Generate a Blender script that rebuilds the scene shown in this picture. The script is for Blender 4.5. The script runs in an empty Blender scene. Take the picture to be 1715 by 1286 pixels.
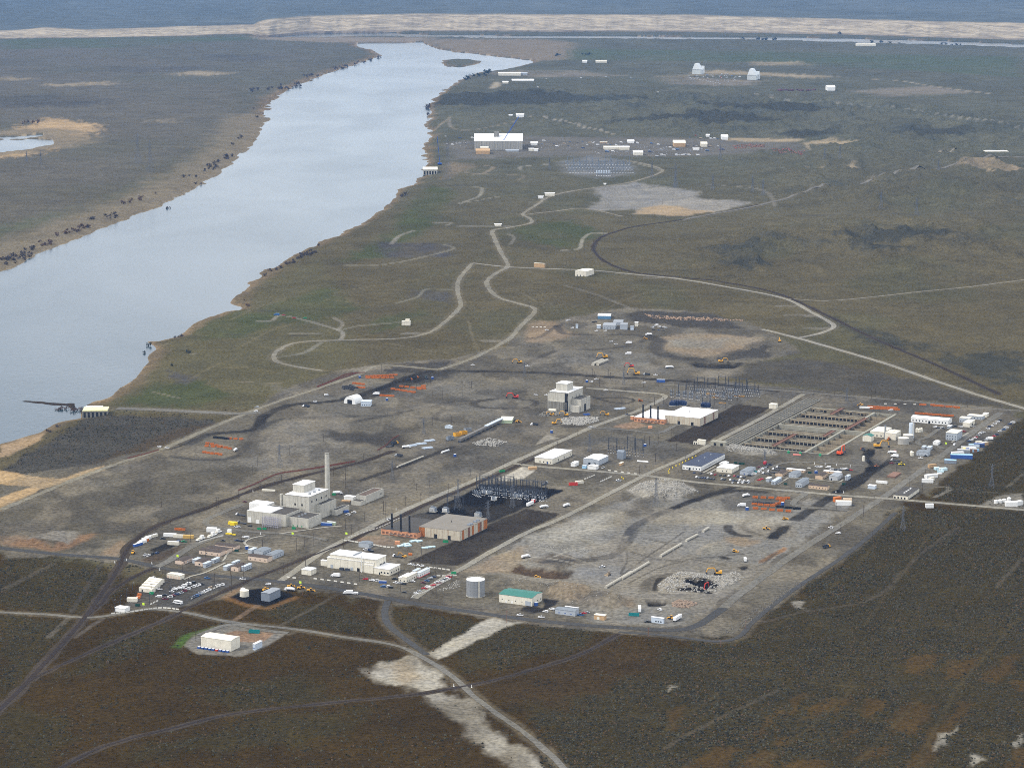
import bpy,bmesh,math,random
import numpy as np
from mathutils import Matrix,Vector
# ---------------------------------------------------------------- camera, sky, sun, exposure
SC = bpy.context.scene
FPX,HCAM,CX,CY = 4100.0,580.0,857.5,643.0        # focal length in photo pixels, flying height
PITCH = math.atan((643 + 120) / FPX)
cam_d = bpy.data.cameras.new('camera'); cam = bpy.data.objects.new('camera',cam_d)
SC.collection.objects.link(cam); SC.camera = cam
cam.location = (0,0,HCAM); cam.rotation_euler = (math.pi / 2 - PITCH,0,0)
cam_d.sensor_width = 36; cam_d.lens = FPX / 1715 * 36
cam_d.clip_start = 5; cam_d.clip_end = 120000
SUN_EL,SUN_AZ = math.radians(48),math.radians(252)    # azimuth measured clockwise from +Y: behind the camera, to the left
W = bpy.data.worlds.new('World'); SC.world = W; W.use_nodes = True
wn,wl = W.node_tree.nodes,W.node_tree.links
wn.clear()
sky = wn.new('ShaderNodeTexSky'); sky.sky_type = 'NISHITA'; sky.sun_disc = False
sky.sun_elevation = SUN_EL; sky.sun_rotation = SUN_AZ
sky.altitude = 400; sky.air_density = 1.0; sky.dust_density = 2.0; sky.ozone_density = 1.0
# broken high cloud over the whole dome
tc = wn.new('ShaderNodeTexCoord'); sepw = wn.new('ShaderNodeSeparateXYZ'); wl.new(tc.outputs['Generated'],sepw.inputs[0])
zmax = wn.new('ShaderNodeMath'); zmax.operation = 'ADD'; zmax.inputs[1].default_value = 0.30; wl.new(sepw.outputs['Z'],zmax.inputs[0])
dx = wn.new('ShaderNodeMath'); dx.operation = 'DIVIDE'; wl.new(sepw.outputs['X'],dx.inputs[0]); wl.new(zmax.outputs[0],dx.inputs[1])
dy = wn.new('ShaderNodeMath'); dy.operation = 'DIVIDE'; wl.new(sepw.outputs['Y'],dy.inputs[0]); wl.new(zmax.outputs[0],dy.inputs[1])
cmb = wn.new('ShaderNodeCombineXYZ'); wl.new(dx.outputs[0],cmb.inputs[0]); wl.new(dy.outputs[0],cmb.inputs[1])
cn = wn.new('ShaderNodeTexNoise'); cn.inputs['Scale'].default_value = 1.15; cn.inputs['Detail'].default_value = 5; cn.inputs['Roughness'].default_value = 0.55
wl.new(cmb.outputs[0],cn.inputs['Vector'])
crr = wn.new('ShaderNodeMapRange'); crr.inputs['From Min'].default_value = 0.38; crr.inputs['From Max'].default_value = 0.60
crr.inputs['To Min'].default_value = 0.52; crr.inputs['To Max'].default_value = 0.92
wl.new(cn.outputs[0],crr.inputs['Value'])
cmix = wn.new('ShaderNodeMixRGB'); wl.new(crr.outputs[0],cmix.inputs['Fac']); wl.new(sky.outputs[0],cmix.inputs[1])
c2 = wn.new('ShaderNodeTexNoise'); c2.inputs['Scale'].default_value = 1.9; c2.inputs['Detail'].default_value = 3; wl.new(cmb.outputs[0],c2.inputs['Vector'])
c2r = wn.new('ShaderNodeMapRange'); c2r.inputs['From Min'].default_value = 0.36; c2r.inputs['From Max'].default_value = 0.62; wl.new(c2.outputs[0],c2r.inputs['Value'])
cgrey = wn.new('ShaderNodeMixRGB'); cgrey.inputs[1].default_value = (4.7,4.9,5.2,1); cgrey.inputs[2].default_value = (9.6,9.5,9.3,1)
wl.new(c2r.outputs[0],cgrey.inputs['Fac']); wl.new(cgrey.outputs[0],cmix.inputs[2])
bg = wn.new('ShaderNodeBackground'); bg.inputs['Strength'].default_value = 0.125
wl.new(cmix.outputs[0],bg.inputs['Color'])
wo = wn.new('ShaderNodeOutputWorld'); wl.new(bg.outputs[0],wo.inputs['Surface'])
sun_d = bpy.data.lights.new('sun','SUN'); sun = bpy.data.objects.new('sun',sun_d); SC.collection.objects.link(sun)
sun_d.energy = 1.25; sun_d.angle = math.radians(12); sun_d.color = (1.0,0.93,0.81)
SDIR = Vector((math.sin(SUN_AZ) * math.cos(SUN_EL),math.cos(SUN_AZ) * math.cos(SUN_EL),math.sin(SUN_EL)))
sun.rotation_euler = SDIR.to_track_quat('Z','Y').to_euler(); sun.location = SDIR * 900
vs = SC.view_settings; vs.view_transform = 'Standard'; vs.look = 'None'; vs.gamma = 1; vs.exposure = 0.8; vs.use_curve_mapping = False
SC.render.engine = 'CYCLES'
cy = SC.cycles; cy.use_denoising = False; cy.max_bounces = 5; cy.volume_bounces = 0; cy.transparent_max_bounces = 8
cy.filter_width = 0.95; cy.diffuse_bounces = 2; cy.glossy_bounces = 3
# ---------------------------------------------------------------- pixel -> place (only to survey where things stand)
ct,st = math.cos(PITCH),math.sin(PITCH)
def at(u,v,z=0.0):
 a = (u - CX) / FPX; b = -(v - CY) / FPX
 dx,dy,dz = a,ct + b * st,-st + b * ct
 t = (z - HCAM) / dz
 return (dx * t,dy * t)
def depth(x,y,z=0.0): return y * ct + (HCAM - z) * st
def scale_at(x,y): return FPX / depth(x,y)            # photo pixels per metre there
CROPS = {'A': (380,740,300),'B': (620,770,300),'C': (180,840,300),'D': (480,860,300),'E': (760,880,300),'F': (860,590,300),
   'G': (1020,600,300),'I': (1160,640,300),'J': (1415,640,300),'K': (700,180,300),'L': (980,180,300),'M': (880,480,300),
   'N': (520,600,300),'O': (1040,880,300),'P': (1120,60,300),
   'a': (1160,720,160),'b': (1300,720,160),'c': (1440,690,160),'d': (1560,660,155),'e': (770,780,160),'f': (630,930,160),
   'g': (230,950,160),'h': (260,840,160),
   '1': (0,0,600),'2': (560,0,600),'3': (1115,0,600),'4': (0,420,600),'5': (560,420,600),'6': (1115,420,600),
   '7': (0,836,600),'8': (560,836,600),'9': (1115,836,600),'0': (0,0,1715)}
def Q(k,x,y):                                        # survey sheet k, sheet coordinates -> photo pixel
 ox,oy,w = CROPS[k]; s = w / 1715.0
 return (ox + x * s,oy + y * s)
def QL(k,*pts): return [Q(k,x,y) for x,y in pts]
def G(k,x,y): return at(*Q(k,x,y))
# ---------------------------------------------------------------- noise
def _hash(ix,iy,seed):
 n = (ix.astype(np.int64) * 374761393 + iy.astype(np.int64) * 668265263 + seed * 1442695041) & 0xFFFFFFFF
 n = ((n ^ (n >> 13)) * 1274126177) & 0xFFFFFFFF
 return ((n ^ (n >> 16)) & 0xFFFF) / 65535.0
def vnoise(x,y,seed=0):
 fx,fy = np.floor(x),np.floor(y); ix,iy = fx.astype(np.int64),fy.astype(np.int64)
 tx,ty = x - fx,y - fy; tx = tx * tx * (3 - 2 * tx); ty = ty * ty * (3 - 2 * ty)
 a = _hash(ix,iy,seed); b = _hash(ix + 1,iy,seed); c = _hash(ix,iy + 1,seed); d = _hash(ix + 1,iy + 1,seed)
 return (a + (b - a) * tx) * (1 - ty) + (c + (d - c) * tx) * ty
def fbm(x,y,seed=0,octv=4,gain=0.5):
 s = np.zeros_like(x); a = 1.0; tot = 0
 for o in range(octv):
  s += a * vnoise(x * 2 ** o,y * 2 ** o,seed + o * 17); tot += a; a *= gain
 return s / tot
def sstep(a,b,x):
 t = np.clip((x - a) / (b - a),0,1); return t * t * (3 - 2 * t)
# ---------------------------------------------------------------- polygon / polyline distance
def seg_dist(x,y,P,closed):
 n = len(P); d2 = np.full(x.shape,1e18)
 for i in range(n if closed else n - 1):
  ax,ay = P[i]; bx,by = P[(i + 1) % n]
  ux,uy = bx - ax,by - ay; L = ux * ux + uy * uy + 1e-9
  t = np.clip(((x - ax) * ux + (y - ay) * uy) / L,0,1)
  e = (x - ax - t * ux) ** 2 + (y - ay - t * uy) ** 2
  np.minimum(d2,e,out=d2)
 return np.sqrt(d2)
def inside(x,y,P):
 r = np.zeros(x.shape,bool); n = len(P)
 for i in range(n):
  ax,ay = P[i]; bx,by = P[(i + 1) % n]
  if ay == by: continue
  c = (ay > y) != (by > y)
  r ^= c & (x < (bx - ax) * (y - ay) / (by - ay) + ax)
 return r
def sdf(x,y,P):                                     # positive inside
 d = seg_dist(x,y,P,True); return np.where(inside(x,y,P),d,-d)
def near(x,y,P,m):
 xs = [p[0] for p in P]; ys = [p[1] for p in P]
 return np.nonzero((x > min(xs) - m) & (x < max(xs) + m) & (y > min(ys) - m) & (y < max(ys) + m))[0]
def smooth_line(P,step=None):                        # Catmull-Rom through surveyed points
 P = [np.array(p,float) for p in P]
 if len(P) < 3: return [tuple(p) for p in P]
 out = []
 Q_ = [2 * P[0] - P[1]] + P + [2 * P[-1] - P[-2]]
 for i in range(1,len(Q_) - 2):
  p0,p1,p2,p3 = Q_[i - 1:i + 3]
  L = np.linalg.norm(p2 - p1); k = max(2,int(L / (step or max(6.0,L / 8))))
  k = min(k,14)
  for j in range(k):
   t = j / k
   out.append(tuple(0.5 * ((2 * p1) + (p2 - p0) * t + (2 * p0 - 5 * p1 + 4 * p2 - p3) * t * t + (3 * p1 - p0 - 3 * p2 + p3) * t ** 3)))
 out.append(tuple(P[-1])); return out
# ---------------------------------------------------------------- survey of the land
WZ = -6.0
def poly(pts,z=0.0): return [at(u,v,z) for u,v in pts]
RIVER = poly([(-400,640),(-120,512),(0,459),(40,441),(95,416),(140,399),(185,379),(235,359),(282,341),(325,318),(372,289),(405,262),
     (430,238),(445,205),(455,172),(480,152),(520,135),(555,122),(600,108),(632,98),(638,93),(625,85),(598,78),(600,74),(640,73),
     (705,72),(716,76),(728,82),(765,88),(830,95),(878,101),(893,104),(885,108),(850,115),(800,122),(772,133),(748,148),(722,166),
     (714,178),(717,195),(712,212),(716,228),(707,243),(712,255),(706,262),(711,272),(705,285),(708,293),(690,306),(658,322),
     (652,335),(638,350),(606,370),(580,384),(560,395),(520,412),(470,438),(440,452),(421,470),(398,488),(390,502),(383,508),
     (394,518),(360,524),(322,541),(300,553),(287,563),(262,570),(240,571),(246,581),(250,592),(233,611),(216,634),(190,652),
     (165,668),(150,674),(136,680),(128,690),(124,700),(110,703),(72,711),(60,722),(40,728),(0,742),(-60,760),(-400,850)],WZ)
FARRIVER = poly([(430,58),(520,55),(600,54),(640,55),(720,59),(900,61),(1160,62.5),(1300,63),(1400,65),(1560,69),(1715,75),(2000,88),(2000,96),
     (1715,80.5),(1560,75),(1400,71),(1280,68),(1160,66),(900,65),(720,63),(650,61),(560,62),(430,63.5)],WZ)
ISLAND = poly([(735,108),(744,101),(765,99),(800,101),(809,104),(795,110),(770,113),(748,112)],WZ)
POND = poly([(-80,236),(0,235),(45,234),(84,235),(86,241),(60,248),(20,254),(-80,262)],WZ)
POND2 = poly([(-30,229.5),(10,229),(35,230),(55,226),(75,227),(50,231.5),(10,233)],WZ)
GROYNE = poly([(30,672),(45,671),(105,674),(135,676),(140,690),(118,688),(105,682),(60,678),(32,675)],WZ)
# mounds (+) and cuts (-): sheet outline, metres, feather metres, roughness metres
RELIEF = [
 (poly([(1052,822),(1075,810),(1110,806),(1150,812),(1172,826),(1140,836),(1090,838)]),6.0,14,1.2),
 (poly(QL('O',(470,470),(600,440),(760,470),(900,490),(1100,450),(1180,500),(1050,580),(900,640),(700,640),(380,640),(340,590))),2.6,12,1.0),
 (poly(QL('O',(590,535),(720,525),(860,545),(900,580),(820,625),(690,590),(620,575))),-7.8,6,0.6),
 (poly(QL('O',(240,710),(330,705),(440,715),(500,705),(420,760),(260,770))),-4.8,6,0.4),
 (poly(QL('E',(880,590),(960,540),(1060,560),(1350,620),(1300,680),(1180,740),(950,700),(860,650))),7.0,14,0.8),
 (poly(QL('E',(1190,740),(1300,660),(1500,650),(1650,690),(1700,740),(1620,790),(1400,810),(1250,790))),7.0,14,0.8),
 (poly(QL('E',(340,560),(450,500),(620,520),(860,560),(860,620),(500,610),(330,620))),4.0,14,0.6),
 (poly(QL('E',(590,380),(820,400),(1140,430),(1100,500),(900,500),(640,460))),-4.4,9,0.5),
 (poly(QL('a',(560,330),(700,270),(1100,340),(1500,400),(1480,450),(1200,450),(640,400))),3.0,8,0.8),
 (poly(QL('J',(190,690),(240,640),(400,640),(430,720),(400,780),(300,800),(210,760))),-5.0,8,0.3),
 (poly(QL('G',(760,40),(1090,55),(1270,50),(1200,95),(860,85))),-4.6,10,0.4),
 (poly(QL('M',(220,650),(400,615),(640,620),(700,660),(520,720),(230,710))),4.0,15,0.4),
 (poly(QL('M',(0,760),(300,730),(620,740),(560,820),(100,800))),3.0,14,0.4),
 (poly(QL('2',(1290,900),(1500,880),(1715,930),(1715,980),(1300,1000))),-4.0,30,0.4),
 (poly(QL('7',(130,190),(250,160),(390,155),(300,230),(170,220))),3.0,8,0.6),
 (poly(QL('3',(390,1170),(560,1140),(700,1170),(620,1210),(430,1205))),9.0,40,2.0),
 (poly(QL('3',(250,1250),(420,1230),(480,1286),(300,1300))),9.0,40,2.0),
]
DUNES = [(poly(QL('3',(380,1110),(900,1060),(1715,1080),(1715,1250),(900,1290),(300,1310),(260,1210))),15.0),
   (poly(QL('3',(0,470),(700,460),(1715,560),(1715,1000),(900,990),(500,860),(450,730),(950,690),(560,640),(0,640))),17.0),
   (poly(QL('2',(600,440),(1715,420),(1715,640),(1000,620),(560,520))),12.0)]
RUN_BANK = 46.0
def river_sd(x,y):                                   # metres from the water's edge, positive on the water
 wx = (fbm(x / 34,y / 60,5,3) - 0.5) * 16; wy = (fbm(x / 34,y / 60,9,3) - 0.5) * 26
 X,Y = x + wx * np.clip(y / 2600,0.5,3),y + wy * np.clip(y / 2600,0.3,3)
 d = sdf(X,Y,RIVER)
 isl = sdf(X,Y,ISLAND); d = np.where(isl > -60,np.minimum(d,-isl),d)
 g = near(X,Y,GROYNE,60)
 if len(g): d[g] = np.minimum(d[g],-sdf(X[g],Y[g],GROYNE))
 for P in (FARRIVER,POND,POND2):
  k = near(X,Y,P,160)
  if len(k): d[k] = np.maximum(d[k],sdf(X[k],Y[k],P))
 return d
def height(x,y,rd=None):
 x = np.asarray(x,float); y = np.asarray(y,float)
 if rd is None: rd = river_sd(x,y)
 h = np.zeros_like(x)
 far = sstep(2900,4200,y)
 h += far * (fbm(x / 260,y / 420,3,4) - 0.5) * 5.0
 for P,amp in DUNES:
  k = near(x,y,P,250)
  if not len(k): continue
  m = sstep(-160,120,sdf(x[k],y[k],P))
  n = 1 - np.abs(fbm(x[k] / 105 + 0.3 * y[k] / 300,y[k] / 190,31,4) * 2 - 1)
  h[k] += m * amp * (n ** 3.2) * 1.25
 for P,amp,fe,ro in RELIEF:
  k = near(x,y,P,fe * 2)
  if not len(k): continue
  s = sdf(x[k],y[k],P) + (fbm(x[k] / 12,y[k] / 18,8,3) - 0.5) * fe * 0.9
  m = sstep(-fe * 0.35,fe,s)
  h[k] += m * (amp + ro * 2 * (fbm(x[k] / 5,y[k] / 7,12,3) - 0.5))
 # the basin and the bank
 k = near(x,y,BASIN,4)
 if len(k):
  m = sdf(x[k],y[k],BASIN) > 0.5
  h[k] = np.where(m,-5.6,h[k])
 bank = sstep(-RUN_BANK,0,rd)
 bank = np.where(rd > -RUN_BANK,bank ** 0.8,0)
 low = np.clip(-6.35 - np.clip(rd,0,40) * 0.06,-9,0) + np.clip(-rd,0,30) * 0.02
 return h * (1 - bank) + low * bank
AX,AY = np.array([math.cos(math.radians(64)),math.sin(math.radians(64))]),None
EA = (math.cos(math.radians(64)),math.sin(math.radians(64)))           # plant axis, away to the right
EB = (math.cos(math.radians(154)),math.sin(math.radians(154)))         # plant axis, away to the left
def along(c,u,e):                                    # metres from ground point c along e until the photo column u
 w = (u - CX); dc = depth(*c)
 return (w * dc - FPX * c[0]) / (FPX * e[0] - w * e[1] * ct)
BAS_C = at(1387,761)                                  # near right corner of the settling basins
BAS_LB = along(BAS_C,1236,EB); BAS_LA = along(BAS_C,1500,EA)
def bas(a,b): return (BAS_C[0] + EA[0] * a + EB[0] * b,BAS_C[1] + EA[1] * a + EB[1] * b)
BASIN = [bas(0,0),bas(BAS_LA,0),bas(BAS_LA,BAS_LB),bas(0,BAS_LB)]
# paint: outline, colour (albedo), feather m, edge warp m, sage 0..1 (None keeps), strength
C_STEPPE = (0.080,0.068,0.038); C_FORE = (0.036,0.023,0.006); C_SAGEG = (0.037,0.028,0.009)
C_GRAV = (0.102,0.093,0.075); C_LGRAV = (0.19,0.18,0.16); C_PALE = (0.24,0.23,0.205); C_TAN = (0.20,0.155,0.105)
C_DIRT = (0.15,0.12,0.085); C_DARK = (0.020,0.018,0.017); C_BLACK = (0.011,0.010,0.010); C_PAD = (0.034,0.028,0.022); C_ORG = (0.23,0.125,0.055)
C_GREEN = (0.052,0.062,0.026); C_CHALK = (0.30,0.285,0.25); C_DGRAV = (0.048,0.044,0.039)
PAINT = []
def paint(pts,col,fe=6,wp=8,sage=0.0,s=1.0,k=None):
 P = poly(QL(k,*pts)) if k else poly(pts)
 PAINT.append((P,col,fe,wp,sage,s))
# --- far country
paint([(-400,470),(0,440),(380,250),(440,160),(600,95),(560,70),(-400,70)],(0.098,0.090,0.076),200,120,0.3,0.7)
for pts in ([(0,66),(430,62),(430,66),(200,80),(0,84)],[(700,95),(1000,82),(1700,95),(1715,130),(1300,105),(900,100)],[(-100,405),(150,345),(310,290),(400,225),(405,215),(330,270),(170,340),(0,395)]):
 paint(pts,(0.060,0.078,0.042),60,60,0.1,0.6)
for pts in ([(75,142),(190,137),(190,142),(90,145)],[(290,126),(330,119),(390,123),(350,127)],[(0,128),(60,133),(0,136)],[(250,203),(285,200),(280,204)],
   [(1110,130),(1200,118),(1400,128),(1350,131),(1250,126)],[(1250,104),(1340,104),(1360,109),(1270,110)]):
 paint(pts,(0.24,0.20,0.14),50,60,0,0.8)
paint([(0,225),(60,205),(85,197),(160,208),(165,215),(140,235),(60,258),(0,265),(-60,270),(-60,232)],(0.30,0.22,0.13),40,60,0)
for pts in ([(0,98),(35,104),(30,110),(0,108)],[(80,158),(200,168),(150,178),(0,180),(0,165)],[(330,90),(480,95),(420,105),(340,100)],[(200,112),(350,112),(330,120),(180,120)]):
 paint(pts,(0.056,0.055,0.052),80,100,0.5,0.7)
paint([(430,62),(560,62),(720,63),(716,75),(600,73),(520,70),(430,66)],(0.17,0.145,0.115),60,60,0)
paint([(716,74),(720,66),(900,66),(960,72),(950,100),(890,103),(765,88)],(0.150,0.125,0.090),60,60,0)
# --- near foreground: brown grass, sagebrush flats
paint([(-600,1500),(-400,900),(0,915),(300,1000),(560,985),(1000,1050),(1180,1060),(1500,850),(1715,700),(2200,900),(2300,1500)],C_FORE,20,30,0.18)
paint([(1040,1090),(1180,1075),(1250,1060),(1500,855),(1715,852),(2200,900),(2300,1500),(900,1500),(930,1240),(860,1180),(980,1110)],C_SAGEG,14,24,1.0)
paint([(1560,830),(1640,755),(1715,700),(1900,760),(1800,850),(1600,850)],C_SAGEG,8,10,0.9)
paint([(0,930),(150,945),(210,985),(140,1030),(0,1015)],C_SAGEG,10,14,0.75)
paint([(420,1010),(560,1010),(640,1060),(480,1045)],C_SAGEG,10,14,0.85)
paint([(660,1020),(760,1035),(830,1045),(720,1090),(670,1060)],C_SAGEG,8,10,0.85)
paint([(760,1075),(860,1045),(1020,1052),(960,1090),(780,1130)],C_SAGEG,10,12,0.9)
paint([(200,1060),(280,1040),(330,1050),(200,1110),(90,1140)],C_SAGEG,10,14,0.7)
paint([(0,1025),(130,1040),(60,1130),(0,1170)],C_SAGEG,10,14,0.6)
paint([(330,1150),(520,1130),(540,1175),(380,1195)],C_SAGEG,12,20,0.55)
paint([(0,1180),(120,1200),(90,1286),(0,1286)],C_SAGEG,14,20,0.45)
paint([(400,1205),(620,1190),(560,1240),(260,1270),(200,1260)],C_SAGEG,14,20,0.45)
paint([(870,1140),(1010,1080),(1130,1090),(1050,1150),(900,1190),(800,1160)],(0.038,0.025,0.009),14,20,0.12)
for pts in ([(1170,740),(1320,730),(1230,850),(1140,840)],[(1390,760),(1500,760),(1420,870),(1310,850)],[(1590,760),(1700,750),(1600,890),(1490,880)],[(640,930),(690,930),(480,1110),(360,1175)],
   [(800,940),(890,930),(800,1010),(640,1060)],[(960,950),(1090,960),(980,1040),(920,1010)],[(1160,980),(1280,980),(1180,1120),(1050,1100)],[(1400,970),(1480,980),(1330,1130),(1250,1300),(1150,1300),(1250,1130)],
   [(240,1180),(370,1190),(280,1300),(70,1300)],[(440,1210),(560,1220),(500,1300),(350,1300)],[(530,1130),(620,1130),(600,1180),(500,1180)],[(0,1020),(100,1000),(60,1090),(0,1100)],[(1690,870),(1760,860),(1740,920),(1670,910)],
   [(590,1250),(750,1240),(780,1300),(580,1300)],[(1660,1200),(1780,1180),(1700,1300),(1620,1300)],[(880,1090),(950,1090),(900,1150),(850,1150)],[(960,1190),(1090,1170),(1030,1240),(900,1250)]):
 paint(pts,(0.056,0.036,0.012),5,9,0.04,0.9,k='9')
for pts in ([(1330,1120),(1400,1090),(1340,1170),(1280,1200)],[(1650,1170),(1715,1110),(1715,1150),(1680,1200)],[(0,890),(50,900),(0,930)],[(1430,1250),(1500,1220),(1520,1260),(1450,1265)]):
 paint(pts,C_CHALK,3,8,0.1,0.6,k='9')
paint([(600,490),(640,480),(670,490),(650,515),(690,535),(620,520)],C_LGRAV,2,3,0,0.8,k='9')
# --- the chalky clearings
paint([(450,740),(600,650),(740,570),(910,590),(760,640),(640,700),(510,765)],C_CHALK,3,5,0,0.9,k='8')
paint([(165,820),(230,770),(400,755),(490,800),(545,860),(560,895),(480,925),(640,955),(720,1060),(860,1165),(1010,1300),(870,1300),(740,1210),(650,1130),(590,1050),(500,1000),(400,955),(340,900),(240,880)],C_CHALK,6,12,0,0.8,k='8')
paint([(230,790),(330,770),(430,850),(330,890)],(0.20,0.15,0.085),8,8,0,0.5,k='8')
# --- riverside steppe
paint([(250,690),(170,690),(240,640),(300,560),(420,500),(450,470),(540,430),(600,600),(520,640),(440,680)],(0.082,0.074,0.040),20,24,0.2)
for pts in ([(195,680),(260,640),(330,640),(390,660),(330,682)],[(310,540),(400,520),(470,530),(430,560),(330,570)],[(430,520),(550,480),(600,520),(500,545)],[(560,440),(640,400),(700,330),(720,310),(760,320),(720,380),(650,430)],
   [(640,530),(710,520),(700,540),(620,560)],[(860,380),(960,370),(1010,390),(960,420),(870,400)]):
 paint(pts,C_GREEN,18,24,0.15,0.75)
for pts in ([(280,620),(340,630),(300,645)],[(630,405),(760,408),(750,432),(640,430)],[(690,485),(760,490),(755,505),(690,500)]):
 paint(pts,(0.062,0.058,0.058),12,16,0.4,0.8)
# rocky slope below the intake
paint([(0,790),(75,742),(140,705),(160,695),(330,700),(380,712),(300,735),(180,770),(80,800),(0,800)],(0.055,0.051,0.043),6,10,0.7)
paint([(290,720),(390,705),(330,735),(210,775),(110,800),(60,800),(180,765)],(0.058,0.044,0.028),8,10,0.2,0.9)
# --- plant gravel
paint([(0,935),(0,800),(150,778),(280,745),(300,732),(420,688),(470,655),(560,622),(640,608),(760,600),(850,578),(870,555),(960,530),(1050,516),(1150,520),(1270,545),(1345,590),(1270,606),
    (1160,632),(1350,652),(1500,668),(1690,684),(1705,705),(1640,757),(1560,818),(1500,850),(1470,886),(1230,1065),(1130,1070),(900,1046),(680,1012),(560,992),(430,985),(330,1012),(190,1028),(280,962),(240,948),(100,932)],C_GRAV,5,8,0.0); PLANT = PAINT[-1][0]
paint([(0,925),(0,860),(300,790),(420,780),(400,835),(260,880),(200,925)],(0.080,0.072,0.056),8,16,0.05)
paint([(480,975),(600,985),(700,1003),(1000,1046),(1120,1052),(1110,1062),(900,1046),(600,1000)],(0.072,0.064,0.053),3,4,0.1)
paint([(400,780),(480,700),(560,690),(600,740),(560,770),(450,790)],(0.120,0.113,0.100),12,14,0)
for pts in ([(500,665),(700,690),(900,700),(880,660),(700,630),(560,650)],[(880,600),(1050,600),(1130,620),(1050,640),(900,625)]):
 paint(pts,(0.115,0.108,0.094),14,16,0)
for pts in ([(540,720),(680,730),(670,750),(560,740)],[(700,620),(770,620),(720,645),(650,640)],[(720,735),(840,715),(800,760),(690,770)],[(650,610),(760,605),(740,625),(640,625)],[(1180,575),(1290,575),(1290,600),(1190,605)]):
 paint(pts,C_DGRAV,8,12,0.1,0.9)
paint([(1350,600),(1550,640),(1700,682),(1500,668),(1200,630),(1270,605)],(0.062,0.056,0.045),8,12,0.45)
paint([(1110,640),(1350,652),(1500,672),(1700,690),(1620,700),(1480,690),(1300,664),(1170,650)],(0.082,0.077,0.069),6,8,0)
# --- graded demolition field
paint([(770,955),(850,912),(960,868),(1060,834),(1200,836),(1240,822),(1430,842),(1330,922),(1225,1010),(1130,1055),(1000,1045),(960,985),(850,968)],(0.150,0.145,0.134),6,10,0)
paint([(890,900),(990,858),(1050,862),(1040,880),(960,905),(900,912)],C_PALE,12,12,0,0.9)
paint([(1130,880),(1230,862),(1260,885),(1180,905),(1100,900)],(0.18,0.175,0.165),12,12,0,0.8)
paint([(930,925),(1080,900),(1180,910),(1060,975),(980,980)],(0.165,0.163,0.160),10,12,0,0.8)
paint([(1130,863),(1180,853),(1250,862),(1240,874),(1160,872)],C_PALE,6,8,0,0.8)
paint([(1256,868),(1310,864),(1325,874),(1290,882),(1260,880)],C_PALE,6,8,0,0.8)
paint([(80,440),(600,200),(720,180),(640,310),(580,370),(600,460),(100,450)],C_TAN,5,6,0,0.85,k='E')
paint([(590,370),(700,390),(900,400),(1140,430),(1130,480),(960,510),(840,490),(620,460),(500,450)],(0.055,0.037,0.023),3,5,0,0.95,k='E')
paint([(870,290),(1100,260),(1200,320),(1000,400),(820,370),(640,330)],(0.125,0.104,0.080),6,8,0,0.7,k='E')
paint([(860,640),(960,540),(1060,570),(1360,630),(1200,740),(930,700)],C_TAN,5,8,0,0.85,k='E')
paint([(1190,740),(1300,660),(1500,650),(1700,740),(1600,800),(1300,800)],(0.155,0.135,0.108),5,8,0,0.8,k='E')
paint([(620,805),(700,770),(850,790),(860,690),(1000,710),(960,760),(850,830),(760,840)],C_DARK,2,3,0,0.95,k='E')
paint([(450,480),(600,440),(780,470),(1100,450),(1180,500),(1050,590),(900,650),(640,650),(340,640),(350,560)],(0.235,0.225,0.205),3,6,0,0.95,k='O')
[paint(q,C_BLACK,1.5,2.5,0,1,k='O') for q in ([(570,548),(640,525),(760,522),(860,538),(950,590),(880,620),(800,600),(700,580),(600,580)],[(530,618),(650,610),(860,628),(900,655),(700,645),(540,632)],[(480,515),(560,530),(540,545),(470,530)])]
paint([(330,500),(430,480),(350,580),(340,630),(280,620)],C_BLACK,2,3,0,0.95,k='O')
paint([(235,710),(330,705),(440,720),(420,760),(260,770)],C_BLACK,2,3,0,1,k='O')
paint([(940,310),(1000,300),(1050,318),(980,328)],C_BLACK,2,3,0,1,k='O')
paint([(1110,400),(1220,390),(1230,415),(1130,425)],C_DARK,2,3,0,0.9,k='O')
paint([(1000,120),(1150,110),(1330,150),(1200,200),(1010,160)],C_TAN,5,8,0,0.8,k='O')
paint([(1330,340),(1560,200),(1600,220),(1420,330),(1340,360)],C_ORG,2,3,0,0.8,k='O')
paint([(1380,120),(1500,20),(1640,0),(1510,130)],C_BLACK,2,4,0,0.9,k='O')
paint([(780,200),(920,190),(1000,260),(800,280)],(0.20,0.19,0.16),6,8,0,0.6,k='O')
paint([(0,660),(90,700),(120,770),(0,790)],(0.17,0.135,0.10),5,8,0,0.7,k='O')
paint([(1052,822),(1075,810),(1110,806),(1150,812),(1172,826),(1140,836),(1090,838)],(0.225,0.215,0.195),4,8,0)
paint([(1070,840),(1130,828),(1060,870),(1010,880),(1050,855)],C_DGRAV,8,8,0,0.5)
# --- pads, yards
paint([(683,941),(760,905),(818,879),(882,852),(938,861),(775,948),(740,945)],C_PAD,1.2,2,0)
paint([(705,862),(793,820),(805,811),(880,812),(946,821),(884,848),(815,878),(755,862)],C_BLACK,1.5,2,0)
paint([(676,866),(704,858),(745,863),(705,878),(690,886),(660,882)],C_DGRAV,2,3,0)
paint([(1114,738),(1204,692),(1235,676),(1290,683),(1175,745)],C_PAD,1.2,2,0)
paint([(1100,680),(1140,655),(1230,640),(1290,655),(1240,676),(1200,690),(1140,686)],(0.105,0.101,0.095),3,4,0)
paint([(980,752),(1040,750),(1100,765),(1075,772),(1000,762)],C_DGRAV,3,4,0)
paint([(940,760),(1075,790),(1150,752),(1120,740),(1020,730),(960,745)],(0.080,0.077,0.071),5,5,0,0.8)
paint([(700,740),(840,690),(940,680),(990,700),(960,720),(860,765),(760,800),(650,840),(560,850),(640,790)],(0.082,0.078,0.071),8,10,0,0.7)
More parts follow.
